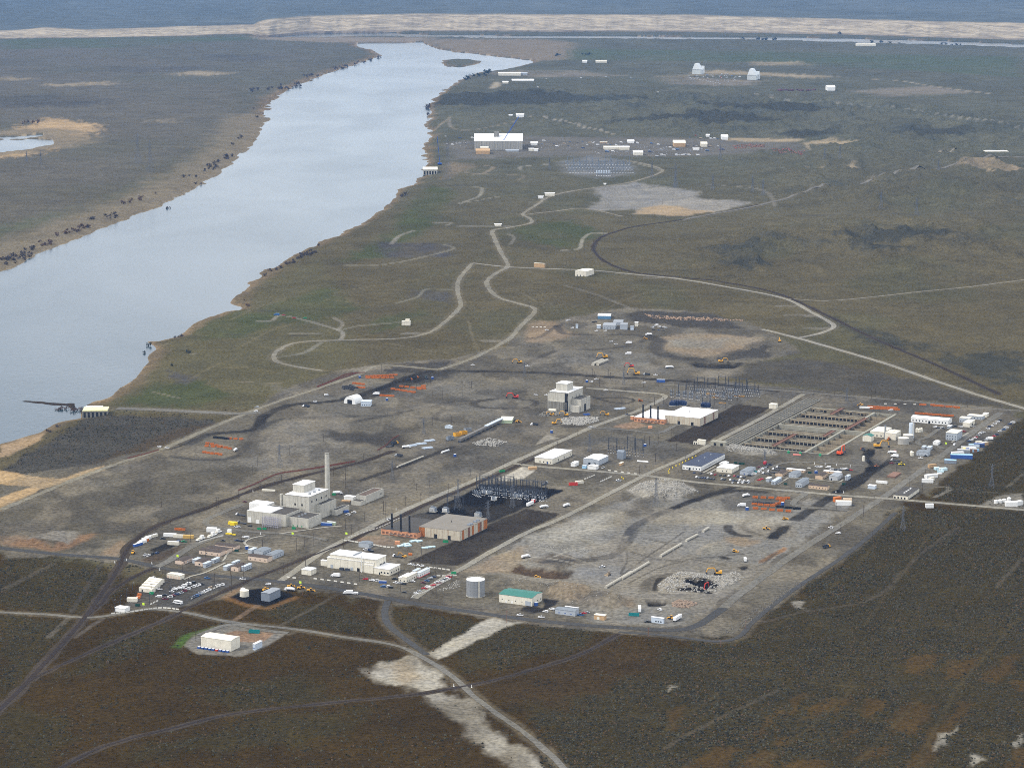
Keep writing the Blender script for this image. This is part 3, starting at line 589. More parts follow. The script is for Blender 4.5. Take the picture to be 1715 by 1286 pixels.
# ---------------------------------------------------------------- ground
def build_ground():
 ys = [700.0,900.0,1100.0,1300.0,1450.0]
 y = 1540.0; ys.append(y)
 while y < 15600:
  y += max(1.6,y * y / (FPX * HCAM) * 1.95); ys.append(y)
 ys = np.array(ys)
 t = np.arange(-0.232,0.2321,1.95 / FPX)
 ext = 0.234 + 0.7 * np.linspace(0,1,26)[1:] ** 1.6
 ts = np.concatenate([-ext[::-1],t,ext])
 R,Cn = len(ys),len(ts)
 Y = np.repeat(ys,Cn); X = (ys[:,None] * ts[None,:]).ravel()
 rd = river_sd(X,Y)
 Z = height(X,Y,rd)
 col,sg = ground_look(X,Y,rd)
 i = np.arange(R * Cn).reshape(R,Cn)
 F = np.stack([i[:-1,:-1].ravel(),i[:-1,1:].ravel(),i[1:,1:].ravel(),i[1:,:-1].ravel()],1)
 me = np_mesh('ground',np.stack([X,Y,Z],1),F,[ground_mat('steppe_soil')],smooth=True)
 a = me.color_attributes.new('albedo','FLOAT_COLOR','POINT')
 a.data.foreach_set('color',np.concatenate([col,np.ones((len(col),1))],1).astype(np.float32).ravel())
 s = me.attributes.new('sage','FLOAT','POINT'); s.data.foreach_set('value',sg.astype(np.float32))
 o = link('ground',me); o['kind'] = 'structure'; o['label'] = 'dry steppe and graded gravel ground'
 return o
def hz(x,y):
 far_ = all(np.min((V[:,0] - x) ** 2 + (V[:,1] - y) ** 2) > 6e5 for V in _WV)
 return float(height(np.array([x]),np.array([y]),np.array([-999.0]) if far_ else None)[0])
_WV = [np.array(P) for P in (RIVER,FARRIVER,POND)]
# ---------------------------------------------------------------- water
def build_water():
 m = bpy.data.materials.new('river_water'); m.use_nodes = True; n,l = m.node_tree.nodes,m.node_tree.links
 b = n['Principled BSDF']; b.inputs['Base Color'].default_value = (0.012,0.032,0.042,1); b.inputs['IOR'].default_value = 1.33
 g = n.new('ShaderNodeNewGeometry')
 def nz(size,det,sx=1,sy=1,dist=0):
  mp = n.new('ShaderNodeMapping'); mp.inputs['Scale'].default_value = (sx / size,sy / size,1 / size); mp.inputs['Rotation'].default_value = (0,0,0.35); l.new(g.outputs['Position'],mp.inputs[0])
  x = n.new('ShaderNodeTexNoise'); x.inputs['Scale'].default_value = 1; x.inputs['Detail'].default_value = det; x.inputs['Distortion'].default_value = dist; l.new(mp.outputs[0],x.inputs['Vector']); return x.outputs[0]
 # wind patches: rougher and smoother water
 r = n.new('ShaderNodeMapRange'); r.inputs['From Min'].default_value = 0.35; r.inputs['From Max'].default_value = 0.65; r.inputs['To Min'].default_value = 0.14; r.inputs['To Max'].default_value = 0.20
 l.new(nz(320,4,1,0.5,0.8),r.inputs['Value']); l.new(r.outputs[0],b.inputs['Roughness'])
 bp = n.new('ShaderNodeBump'); bp.inputs['Strength'].default_value = 0.20; bp.inputs['Distance'].default_value = 1.2
 l.new(nz(9,5,1.0,0.5,0.8),bp.inputs['Height']); l.new(bp.outputs[0],b.inputs['Normal'])
 V = [(-12000,900,WZ),(12000,900,WZ),(12000,15500,WZ),(-12000,15500,WZ)]
 o = link('river',np_mesh('river',V,[(0,1,2,3)],[m])); o['kind'] = 'structure'; o['label'] = 'wide pale grey-blue river'
build_water()
# ---------------------------------------------------------------- bluffs and the plateau behind
def build_bluffs():
 us = np.linspace(-500,2250,1150)
 bu = [-500,0,30,75,150,330,370,425,434,450,520,700,1160,1400,1560,1715,2250]
 bv = [67,65.5,65,64.5,64,60.5,58,57.5,60,61.5,55,53,54,58,63,67.5,86]
 tv = [52,52,51,46,50,44,43,42,37,33,27,23.5,25.5,32,36,39.5,54]
 base = np.interp(us,bu,bv); top = np.interp(us,bu,tv)
 top += (fbm(us / 60,us * 0 + 3,90,4) - 0.5) * 1.8
 RUN = 330.0; NR = 46
 prof = np.linspace(0,1,NR)
 xs,ys,zs,kk = [],[],[],[]
 bx,by = [],[]
 for u,vb,vt in zip(us,base,top):
  x,y = at(u,vb); bx.append(x); by.append(y)
 bx,by = np.array(bx),np.array(by)
 # crest height so that the crest reaches its surveyed row
 yc = by + RUN; ang = np.array([math.tan(PITCH + math.atan((v - CY) / FPX)) for v in top])
 hc = HCAM - yc * ang
 V = []; rows = []
 gul = fbm(us / 26,us * 0,91,5)
 plat = [0.08,0.2,0.5,1,2,4,8,14,22,34]
 for j,p in enumerate(prof):
  gl = fbm(us / 7 + p * 1.5,us * 0 + p * 3,92,4) - 0.5
  yy = by + RUN * p + (gul - 0.5) * 240 * math.sin(math.pi * min(1,p * 1.1)) + gl * 45 * (p > 0.02)
  # stepped strata
  st_ = p ** 0.85 + 0.018 * math.sin(p * 38)
  zz = hc * np.clip(st_,-0.02,1.0) + gl * 14 * math.sin(math.pi * p)
  if j == 0: zz = zz * 0 - 12
  V.append(np.stack([bx * yy / by,yy,zz],1))
 for d in plat:
  yy = by + RUN + d * 1000
  zz = hc + 9 * (fbm(us / 50,us * 0 + d,93,3) - 0.5) * min(d,3) + (hc.max() * 0.9 - hc) * min(1,d / 6) * 0.6
  V.append(np.stack([bx * yy / by,yy,zz],1))
 V = np.array(V); R,Cn = V.shape[:2]
 i = np.arange(R * Cn).reshape(R,Cn)
 F = np.stack([i[:-1,:-1].ravel(),i[:-1,1:].ravel(),i[1:,1:].ravel(),i[1:,:-1].ravel()],1)
 m = bpy.data.materials.new('bluff_clay'); m.use_nodes = True; n,l = m.node_tree.nodes,m.node_tree.links
 b = n['Principled BSDF']; b.inputs['Roughness'].default_value = 1; b.inputs['Specular IOR Level'].default_value = 0
 at_ = n.new('ShaderNodeAttribute'); at_.attribute_name = 'albedo'
 g = n.new('ShaderNodeNewGeometry'); mp = n.new('ShaderNodeMapping'); mp.inputs['Scale'].default_value = (1 / 130,1 / 130,1 / 14); l.new(g.outputs['Position'],mp.inputs[0])
 no = n.new('ShaderNodeTexNoise'); no.inputs['Scale'].default_value = 1; no.inputs['Detail'].default_value = 5; l.new(mp.outputs[0],no.inputs['Vector'])
 r = n.new('ShaderNodeMapRange'); r.inputs['From Min'].default_value = 0.3; r.inputs['From Max'].default_value = 0.7; r.inputs['To Min'].default_value = 0.78; r.inputs['To Max'].default_value = 1.18; l.new(no.outputs[0],r.inputs['Value'])
 mx = n.new('ShaderNodeMixRGB'); mx.blend_type = 'MULTIPLY'; mx.inputs['Fac'].default_value = 1; l.new(at_.outputs['Color'],mx.inputs[1]); l.new(r.outputs[0],mx.inputs[2]); l.new(mx.outputs[0],b.inputs['Base Color'])
 me = np_mesh('bluffs',V.reshape(-1,3),F,[m],smooth=False)
 col = np.empty((R,Cn,3))
 for j in range(R):
  if j < NR:
   p = prof[j]; nn = fbm(us / 16 + j * 0.6,us * 0 + j * 0.35,95,4)
   c1,c2 = np.array((0.36,0.305,0.22)),np.array((0.235,0.20,0.15))
   c = c2 + (c1 - c2) * sstep(0.35,0.6,nn)[:,None]
   scrub = sstep(0.57,0.72,fbm(us / 8,us * 0 + j * 0.5,96,3))[:,None] * 0.15
   c = c * (1 - scrub) + np.array((0.10,0.10,0.09)) * scrub
   if j < 3: c = c * 0.4 + np.array((0.16,0.13,0.10)) * 0.6
   if j > NR - 3: c = c * 0.45 + np.array((0.13,0.12,0.09)) * 0.55
  else:
   nn = fbm(us / 130,us * 0 + j * 1.7,97,4)[:,None]
   c = np.array((0.066,0.076,0.074)) + nn * np.array((0.045,0.048,0.048))
  col[j] = c
 a = me.color_attributes.new('albedo','FLOAT_COLOR','POINT')
 a.data.foreach_set('color',np.concatenate([col.reshape(-1,3),np.ones((R * Cn,1))],1).astype(np.float32).ravel())
 o = link('hills',me); o['kind'] = 'structure'; o['label'] = 'pale clay bluffs with scrub plateau behind the river'
build_bluffs()
# ---------------------------------------------------------------- roads and railways, draped on the ground
ROADS = []
def ribbon(name,label,k,pts,width,m,lift=0.12,jit=0.06,exclude=True):
 P = smooth_line(poly(QL(k,*pts)),9.0)
 if name == 'gravel_road': jit,width = 0.3,width * 0.85
 elif name == 'road': jit = 0.14
 P = np.array(P); ROADS.append((P,width))
 if name in ('road','gravel_road','railway'): TRACKS.append(([tuple(p) for p in P],width * 1.7 + 2,{'road': (0.105,0.092,0.070),'gravel_road': (0.125,0.108,0.078),'railway': (0.055,0.045,0.032)}[name],0.55,3.0))
 d = np.gradient(P,axis=0); d /= np.linalg.norm(d,axis=1)[:,None] + 1e-9
 nrm = np.stack([-d[:,1],d[:,0]],1)
 s = np.cumsum(np.r_[0,np.linalg.norm(np.diff(P,axis=0),axis=1)])
 rng_ = abs(hash(name + str(pts[0]))) % 97 if False else int(abs(pts[0][0] * 3 + pts[0][1])) % 97
 wl_ = width / 2 * (1 + jit * 2 * (vnoise(s / 14,s * 0 + rng_,3) - 0.5)); wr_ = width / 2 * (1 + jit * 2 * (vnoise(s / 14,s * 0 + rng_,4) - 0.5))
 offs = [wl_,wl_ * 0.5,wl_ * 0,-wr_ * 0.5,-wr_]
 V = []
 for o in offs: V.append(P + nrm * o[:,None])
 V = np.array(V)                                   # (5, n, 2)
 hh = height(V[:,:,0].ravel(),V[:,:,1].ravel()).reshape(V.shape[:2])
 hh = np.maximum(hh,hh[2][None,:] - 0.5)
 Z = hh + lift + np.array([0,0.05,0.08,0.05,0])[:,None]
 VV = np.concatenate([V,Z[:,:,None]],2); n = len(P)
 i = np.arange(5 * n).reshape(5,n)
 F = np.stack([i[:-1,:-1].ravel(),i[1:,:-1].ravel(),i[1:,1:].ravel(),i[:-1,1:].ravel()],1)
 me = np_mesh(name,VV.reshape(-1,3),F,[m],smooth=True)
 o = link(name,me); o['kind'] = 'structure'; o['label'] = label
 return o
M_ROADP = ground_mat('pale_road',False,(0.215,0.205,0.178),contrast=0.8,bump=0,fine=3)
M_ROADG = ground_mat('grey_road',False,(0.135,0.130,0.118),contrast=0.8,bump=0,fine=3)
M_ROADD = ground_mat('dark_asphalt',False,(0.062,0.062,0.063),contrast=0.55,bump=0,fine=3)
M_DIRT = ground_mat('gravel_road',False,(0.175,0.163,0.132),contrast=0.9,bump=0,fine=4)
M_RAIL = ground_mat('railway_ballast',False,(0.038,0.031,0.028),contrast=0.8,bump=0.2,fine=2)
M_CONC = ground_mat('concrete_walk',False,(0.30,0.29,0.26),contrast=0.4,bump=0,fine=3)
PV,DT,RL = 'road','gravel_road','railway'
ribbon(PV,'dark asphalt road along the near edge of the plant','0',[(-60,905),(0,917),(100,928),(200,936),(262,949),(330,961),(400,967),(480,975),(560,986),(620,996),(700,1011),(800,1026),(900,1039),(1000,1048),(1080,1053),(1130,1055),(1168,1047),(1212,1018)],8.5,M_ROADD)
ribbon(PV,'grey perimeter road on the right side of the plant','0',[(1212,1018),(1232,1000),(1262,977),(1330,928),(1420,871),(1480,832),(1560,776),(1640,716),(1676,691)],8.5,M_ROADG,lift=0.16)
ribbon(PV,'pale cross road running from the middle of the plant to the right','0',[(858,776),(900,781),(985,788),(1085,797),(1160,807),(1250,815),(1335,823),(1400,829),(1460,833),(1560,841),(1715,854),(1800,862)],8,M_ROADP,lift=0.20)
ribbon(PV,'pale diagonal road past the reactor with the tall stack','0',[(470,972),(520,938),(556,915),(640,873),(700,844),(790,806),(850,778),(900,756),(965,727),(1000,712),(1052,694),(1080,683),(1104,671),(1114,665),(1106,660),(1060,656),(1012,652),(982,650)],8,M_ROADP,lift=0.14)
ribbon(PV,'pale straight road between the dark pads and the graded field','0',[(694,1002),(742,969),(781,948),(811,930),(880,893),(950,863),(1080,796),(1146,767),(1188,745),(1270,703),(1346,660)],7,M_ROADP,lift=0.24)
ribbon(PV,'long pale highway leaving towards the right edge','0',[(1276,551),(1332,565),(1465,603),(1570,639),(1650,665),(1712,683),(1760,699)],9,M_ROADP)
ribbon(PV,'road curving down to the long pale highway','0',[(791,441),(850,447),(941,451),(1015,455),(1115,465),(1220,481),(1311,500),(1360,524),(1390,540),(1396,548),(1374,558),(1336,566)],8,M_ROADP,lift=0.2)
ribbon(DT,'thin gravel road crossing the empty steppe on the right','0',[(1311,500),(1350,503),(1395,504),(1517,492),(1620,481),(1715,470),(1800,461)],6,M_DIRT,lift=0.16)
ribbon(DT,'winding pale gravel road running up beside the river','0',[(735,619),(770,608),(805,594),(850,569),(875,543),(896,518),(870,508),(833,496),(815,473),(830,458),(850,446),(840,425),(828,400),(826,386),(850,382),(889,374),(886,366),(876,360),(898,345),(924,329),(980,317),(1060,304),(1109,287),(1085,276),(1043,268)],9.5,M_DIRT)
ribbon(DT,'gravel road curving round a cleared loop near the river','0',[(791,441),(770,466),(766,486),(771,512),(742,541),(714,558),(665,567),(567,570),(497,574),(466,587),(458,598),(469,608),(507,616),(542,621)],9,M_DIRT,lift=0.16)
ribbon(DT,'gravel spur leading off above the river road','0',[(878,361),(930,355),(980,350),(1043,363)],8,M_DIRT,lift=0.2)
ribbon(DT,'pale gravel road up the left side of the plant to the river yard','0',[(0,854),(90,817),(175,784),(235,764),(280,749),(350,718),(420,689),(470,671),(525,653),(600,627),(640,612),(735,619)],9,M_DIRT)
ribbon(PV,'grey road leading to the river intake','0',[(196,684),(280,687),(340,690),(402,693),(436,690)],15,M_ROADG,lift=0.2)
ribbon(PV,'looped access road on the left of the stack reactor','C',[(1300,20),(1060,120),(950,170),(940,210),(1010,240),(1200,265),(1420,290),(1600,300),(1900,330),(2100,370)],6.5,M_ROADG,lift=0.18)
ribbon(PV,'access road running down past the tan office trailers','C',[(1160,270),(1000,350),(800,430),(600,560),(470,625)],9,M_ROADG,lift=0.22)
ribbon(DT,'gravel road across the brown foreground to the bottom edge','0',[(-60,1022),(0,1025),(80,1029),(154,1034),(205,1026),(245,1020),(308,1025),(385,1041),(490,1053),(560,1064),(600,1070),(665,1081),(710,1102),(756,1131),(805,1175),(875,1224),(945,1286),(1010,1350)],6.5,M_ROADG,lift=0.14)
ribbon(PV,'old dark road curving down to the chalky clearing','0',[(650,1006),(645,1022),(650,1045),(676,1068),(714,1096)],6,M_ROADD,lift=0.16)
ribbon(PV,'narrow dark patrol road outside the right perimeter','0',[(1036,1058),(1115,1064),(1199,1074),(1234,1068),(1250,1055),(1262,1040),(1325,990),(1430,919),(1500,858)],5,M_ROADD,lift=0.18)
ribbon(PV,'grey drive into the yard with the cream shed','7',[(1380,640),(1250,625),(1100,600),(950,650)],6,M_ROADG,lift=0.2)
ribbon(PV,'grey loop drive around the demolition containers','I',[(1000,1050),(1080,1070),(1000,1120),(960,1170),(1100,1200),(1300,1210),(1480,1230)],7,M_ROADG,lift=0.26)
ribbon(PV,'curved drive through the treatment yard','J',[(940,640),(860,600),(720,600),(700,560),(780,530),(900,450),(980,400)],6,M_ROADG,lift=0.2)
ribbon(PV,'looped drive near the lower offices','I',[(560,960),(580,920),(740,820),(900,770),(1200,770),(1640,800)],5,M_ROADG,lift=0.2)
ribbon(PV,'grey drive in front of the second powerhouse','F',[(700,720),(1050,740),(1330,770),(1430,760),(1550,700),(1640,690)],6,M_ROADG,lift=0.2)
ribbon(PV,'road behind the plant along the far boundary','0',[(1110,645),(1250,650),(1380,660),(1500,670),(1650,684),(1710,688)],6,M_ROADG,lift=0.16)
ribbon(DT,'gravel road rising to the far right edge','3',[(80,1055),(450,985),(700,925),(880,900),(1300,815),(1715,755),(1900,730)],12,M_ROADG,lift=0.3)
ribbon(DT,'pale gravel spur to the white pond','3',[(1310,770),(1330,758),(1500,732)],10,M_DIRT,lift=0.3)
# railways, each on a paler ballast shoulder
M_SHO = ground_mat('ballast_shoulder',False,(0.052,0.042,0.032),contrast=0.9,bump=0.2,fine=2)
_rib = ribbon
def ribbon(name,label,k,pts,width,m,lift=0.12,jit=0.06):
 if name == RL: _rib('railway_shoulder',label.replace('railway','pale shoulder of the railway',1),k,pts,width + 2.5,M_SHO,lift * 0.4,0.5); _rib(name,label,k,pts,width * 0.55,m,lift + 0.1,jit)
 else: _rib(name,label,k,pts,width,m,lift,jit)
ribbon(RL,'railway bed crossing the brown grass in the lower left','0',[(-40,1215),(0,1187),(70,1116),(140,1036),(182,977),(199,949),(219,912),(266,879),(350,850),(385,835),(472,806),(600,775),(660,755)],7,M_RAIL)
ribbon(RL,'railway branch forking in the lower left','0',[(50,1140),(63,1132),(140,1096),(280,1036),(315,1018),(385,986),(441,962),(567,913),(640,880),(720,842),(792,812),(900,766)],5,M_RAIL,lift=0.10)
ribbon(RL,'short railway branch beside the parking lot','0',[(140,1036),(170,1010),(189,987),(238,959),(260,951)],5,M_RAIL,lift=0.2)
ribbon(RL,'railway bed curving along the bottom','0',[(60,1310),(101,1286),(175,1249),(280,1221),(385,1196),(490,1183),(600,1172),(707,1161),(791,1146),(875,1126),(973,1095),(1036,1061)],5,M_RAIL)
ribbon(RL,'railway curving below the long pale highway','0',[(1675,661),(1570,612),(1465,567),(1377,525),(1300,491),(1220,474),(1150,466),(1060,455),(1012,437),(994,417),(1002,402),(1020,392),(1067,379),(1160,366),(1230,352),(1272,344)],6,M_RAIL,lift=0.2)
# concrete walks
ribbon('footpath','concrete path in front of the stack reactor','A',[(500,880),(700,850),(960,815),(1100,805)],2.6,M_CONC,lift=0.3)
ribbon('footpath','curved concrete path by the tan trailers','C',[(1510,325),(1380,350),(1315,385),(1330,415),(1400,435),(1440,440)],2.6,M_CONC,lift=0.3)
ribbon('footpath','concrete path leading to the parking lot','C',[(730,745),(800,715),(880,695),(970,665),(1130,585)],2.6,M_CONC,lift=0.34)
ribbon('footpath','concrete path between the blue grey trailers','C',[(960,560),(1100,570),(1160,490),(1300,497),(1380,460)],2.2,M_CONC,lift=0.3)
ribbon('footpath','concrete path linking the lower office trailers','b',[(0,850),(380,870),(880,910),(1120,935),(1200,890)],2.2,M_CONC,lift=0.3)
ribbon('footpath','short concrete path beside a light trailer','b',[(20,985),(220,860)],2.2,M_CONC,lift=0.34)
ribbon('footpath','concrete ramp beside the white office','a',[(190,770),(420,640)],2.2,M_CONC,lift=0.3)
ribbon('footpath','second concrete ramp beside the white office','a',[(260,785),(430,700)],2.2,M_CONC,lift=0.3)
ribbon('footpath','concrete walk beside the two storey office trailers','d',[(370,895),(680,720)],2.4,M_CONC,lift=0.3)
build_ground()
# ---------------------------------------------------------------- haze
def build_haze():
 V,F = box_vf(-16000,16000,-900,56000,-13.0,620.0)
 m = bpy.data.materials.new('haze_air'); m.use_nodes = True; n,l = m.node_tree.nodes,m.node_tree.links; n.clear()
 o = n.new('ShaderNodeOutputMaterial'); v = n.new('ShaderNodeVolumePrincipled')
 v.inputs['Color'].default_value = HAZE_COL; v.inputs['Density'].default_value = HAZE_D; v.inputs['Anisotropy'].default_value = 0.0
 l.new(v.outputs[0],o.inputs['Volume'])
 h = link('haze',np_mesh('haze',V,F,[m])); h['kind'] = 'stuff'; h['label'] = 'thin blue haze filling the air over the valley'
HAZE_D = 1.7e-5; HAZE_COL = (0.23,0.5,1.0,1)
def box_vf(x0,x1,y0,y1,z0,z1):
 V = [(x0,y0,z0),(x1,y0,z0),(x1,y1,z0),(x0,y1,z0),(x0,y0,z1),(x1,y0,z1),(x1,y1,z1),(x0,y1,z1)]
 F = [(3,2,1,0),(4,5,6,7),(0,1,5,4),(1,2,6,5),(2,3,7,6),(3,0,4,7)]
 return V,F
build_haze()
# ---------------------------------------------------------------- small mesh kit
class MB:
 def __init__(s): s.v,s.f,s.m = [],[],[]
 def quad(s,pts,m=0):
  b = len(s.v); s.v += [tuple(p) for p in pts]; s.f.append(tuple(range(b,b + len(pts)))); s.m.append(m)
 def box(s,x0,x1,y0,y1,z0,z1,m=0,top=None):
  b = len(s.v)
  s.v += [(x0,y0,z0),(x1,y0,z0),(x1,y1,z0),(x0,y1,z0),(x0,y0,z1),(x1,y0,z1),(x1,y1,z1),(x0,y1,z1)]
  for q in ((3,2,1,0),(4,5,6,7),(0,1,5,4),(1,2,6,5),(2,3,7,6),(3,0,4,7)):
   s.f.append(tuple(b + i for i in q)); s.m.append(top if (top is not None and q[0] == 4) else m)
  return s
 def extrude(s,prof,y0,y1,m=0,axis='y'):
  """prof: outline in (x,z); extruded across y (or swapped when axis is x)"""
  n = len(prof); b = len(s.v)
  for y in (y0,y1):
   for (a,z) in prof: s.v.append((a,y,z) if axis == 'y' else (y,a,z))
  s.f.append(tuple(b + i for i in range(n))); s.m.append(m); s.f.append(tuple(b + n + i for i in reversed(range(n)))); s.m.append(m)
  for i in range(n):
   j = (i + 1) % n; s.f.append((b + j,b + i,b + n + i,b + n + j)); s.m.append(m)
  return s
 def tube(s,p,q,r,n=6,m=0,r2=None):
  p,q = Vector(p),Vector(q); d = (q - p); L = d.length
  if L < 1e-6: return s
  R = d.to_track_quat('Z','Y').to_matrix(); b = len(s.v); r2 = r if r2 is None else r2
  for c,rr in ((p,r),(q,r2)):
   for i in range(n):
    a = 2 * math.pi * i / n; s.v.append(tuple(c + R @ Vector((rr * math.cos(a),rr * math.sin(a),0))))
  for i in range(n):
   j = (i + 1) % n; s.f.append((b + i,b + j,b + n + j,b + n + i)); s.m.append(m)
  s.f.append(tuple(b + i for i in reversed(range(n)))); s.m.append(m); s.f.append(tuple(b + n + i for i in range(n))); s.m.append(m)
  return s
 def bar(s,p,q,w,m=0): return s.tube(p,q,w * 0.6,4,m)
 def mesh(s,name,mats):
  me = bpy.data.meshes.new(name); me.from_pydata(s.v,[],s.f)
  for m in mats: me.materials.append(m)
  me.polygons.foreach_set('material_index',s.m); me.update(); return me
 def obj(s,name,mats,parent=None):
  if not isinstance(mats,(list,tuple)): mats = [mats]
  return link(name,s.mesh(name,mats),parent)
def empty(name,x,y,rz=0.0,z=None):
 o = bpy.data.objects.new(name,None); COL.objects.link(o); o.empty_display_size = 1
 o.location = (x,y,hz(x,y) if z is None else z); o.rotation_euler = (0,0,rz); return o
_CACHE = {}
def cached(key,fn):
 if key not in _CACHE: _CACHE[key] = fn()
 return _CACHE[key]
A64 = math.radians(64)
# ---------------------------------------------------------------- paints
WHT = mat('white_paint',(0.78,0.78,0.76),0.6,0.08,0.3); CRM = mat('cream_paint',(0.72,0.68,0.57),0.7,0.14,0.25,stain=(0.58,0.53,0.43)); WHR = mat('white_membrane_roof',(0.78,0.78,0.78),0.8,0.24,0.12)
WHD = mat('patched_white_roof',(0.70,0.69,0.69),0.8,0.28,0.18); CON = mat('raw_concrete',(0.50,0.48,0.415),0.9,0.18,0.2,stain=(0.34,0.32,0.275)); COND = mat('dark_concrete',(0.24,0.23,0.20),0.9,0.25,0.2,stain=(0.13,0.12,0.1))
TAR = mat('tar_roof',(0.070,0.064,0.056),0.95,0.25,0.15); BRR = mat('brown_shingle',(0.072,0.056,0.047),0.95,0.2,0.3); GRVR = mat('gravel_roof',(0.21,0.19,0.16),0.95,0.12,0.15)
TANW = mat('tan_siding',(0.62,0.49,0.385),0.8,0.08,0.3); PEACH = mat('peach_siding',(0.60,0.45,0.31),0.8,0.08,0.3); BLG = mat('blue_grey_siding',(0.38,0.415,0.455),0.6,0.08,0.3); BLGR = mat('blue_grey_roof',(0.52,0.59,0.67),0.5,0.08,0.3); DGR = mat('dark_grey_roof',(0.20,0.225,0.25),0.8,0.15,0.3)
GLS = mat('dark_glass',(0.02,0.025,0.03),0.15,0.1,1.0,spec=0.5); BLK = mat('black_steel',(0.015,0.015,0.017),0.6,0.2,0.5); STL = mat('galvanised_steel',(0.30,0.32,0.34),0.5,0.15,0.6,metal=0.3); STLD = mat('dark_steel',(0.045,0.052,0.068),0.6,0.2,0.6)
WOOD = mat('pole_wood',(0.060,0.045,0.034),0.95,0.3,1.5); RUST = mat('rust_orange',(0.42,0.145,0.035),0.9,0.3,0.5); RUSTB = mat('rust_brown',(0.20,0.105,0.070),0.9,0.3,0.5); BRICK = mat('salmon_panel',(0.62,0.30,0.16),0.85,0.15,0.3)
PANC = mat('cream_panel',(0.52,0.47,0.37),0.8,0.15,0.3,stain=(0.36,0.25,0.15)); GRN = mat('green_roof',(0.035,0.17,0.135),0.6,0.12,0.3); ORG = mat('orange_paint',(0.55,0.16,0.03),0.6,0.2,0.6); RED = mat('red_paint',(0.62,0.05,0.03),0.5,0.15,0.6); YEL = mat('machine_yellow',(0.70,0.36,0.03),0.55,0.15,0.6); YLB = mat('bright_yellow',(0.82,0.62,0.02),0.6,0.1,0.6)
BLU = mat('bright_blue',(0.04,0.10,0.33),0.5,0.12,0.6); LBL = mat('light_blue',(0.33,0.55,0.75),0.5,0.12,0.6); NAV = mat('navy_paint',(0.035,0.055,0.13),0.35,0.1,0.6); MAR = mat('maroon_paint',(0.16,0.025,0.03),0.35,0.1,0.6); SIL = mat('silver_paint',(0.42,0.44,0.46),0.35,0.08,0.6,metal=0.2); CBK = mat('black_car_paint',(0.02,0.021,0.024),0.3,0.1,0.6,spec=0.5); CWH = mat('white_car_paint',(0.80,0.80,0.80),0.35,0.05,0.6); CBL = mat('blue_car_paint',(0.05,0.14,0.34),0.35,0.1,0.6); CRD = mat('red_car_paint',(0.48,0.03,0.035),0.35,0.1,0.6); CGN = mat('green_paint',(0.02,0.27,0.11),0.5,0.12,0.6); TEAL = mat('teal_paint',(0.01,0.23,0.24),0.5,0.12,0.6); CTN = mat('tan_car_paint',(0.42,0.32,0.20),0.4,0.1,0.6)
TYR = mat('tyre_rubber',(0.018,0.018,0.018),0.9,0.1,1); TANKG = mat('grey_tank_paint',(0.24,0.25,0.26),0.6,0.1,0.15,stain=(0.20,0.20,0.20)); TANKC = mat('concrete_tank',(0.40,0.385,0.35),0.9,0.15,0.3,stain=(0.3,0.29,0.26)); PLSTC = mat('sign_plastic',(0.62,0.86,0.06),0.6,0.05,1); GRNW = mat('pale_green_paint',(0.42,0.50,0.34),0.6,0.1,0.3); WOODL = mat('plank_brown',(0.22,0.125,0.085),0.9,0.2,0.8); TARP = mat('pale_blue_tarp',(0.58,0.75,0.80),0.5,0.1,0.8); BBLU = mat('blue_grey_steel',(0.21,0.24,0.28),0.6,0.12,0.4); PIPEC = mat('pale_concrete_pipe',(0.44,0.41,0.34),0.9,0.15,0.5); RUB = mat('broken_concrete',(0.36,0.345,0.31),0.95,0.3,0.7); PINK = mat('pink_tarp',(0.75,0.25,0.20),0.7,0.1,1); CRB = mat('crane_blue',(0.02,0.10,0.42),0.5,0.15,0.4); SAND = mat('sand_bulk',(0.48,0.32,0.17),0.9,0.15,0.4)  # the sign plastic is a plain bright yellow green
# ---------------------------------------------------------------- buildings on the plant grid
def frame(k,C,xL,xR,hp,ang=64):
 """near bottom corner C, sheet columns of the left and right ends, sheet height -> ground point, lengths, metres"""
 cu,cv = Q(k,*C); c = at(cu,cv)
 ea = (math.cos(math.radians(ang)),math.sin(math.radians(ang))); eb = (-ea[1],ea[0])
 la = along(c,Q(k,xR,0)[0],ea); lb = along(c,Q(k,xL,0)[0],eb)
 s = CROPS[k][2] / 1715.0; dep = math.atan(HCAM / c[1])
 return c,la,lb,hp * s / (scale_at(*c) * math.cos(dep))
def win(parent,face,n,f0,f1,LA,LB,w,z0,z1,m=None,name='window',d=0.1):
 m = m or GLS
 me = cached(('win',name,face,round(w,2),round(z1 - z0,2),m.name),lambda: (MB().box(-d,0.05,-w / 2,w / 2,0,z1 - z0) if face == 'F' else MB().box(-w / 2,w / 2,-d,0.05,0,z1 - z0)).mesh(name,[m]))
 for i in range(n):
  f = f0 + (f1 - f0) * (i / (n - 1) if n > 1 else 0.5)
  o = link(name,me,parent); o.location = (0,f * LB,z0) if face == 'F' else (f * LA,0,z0)
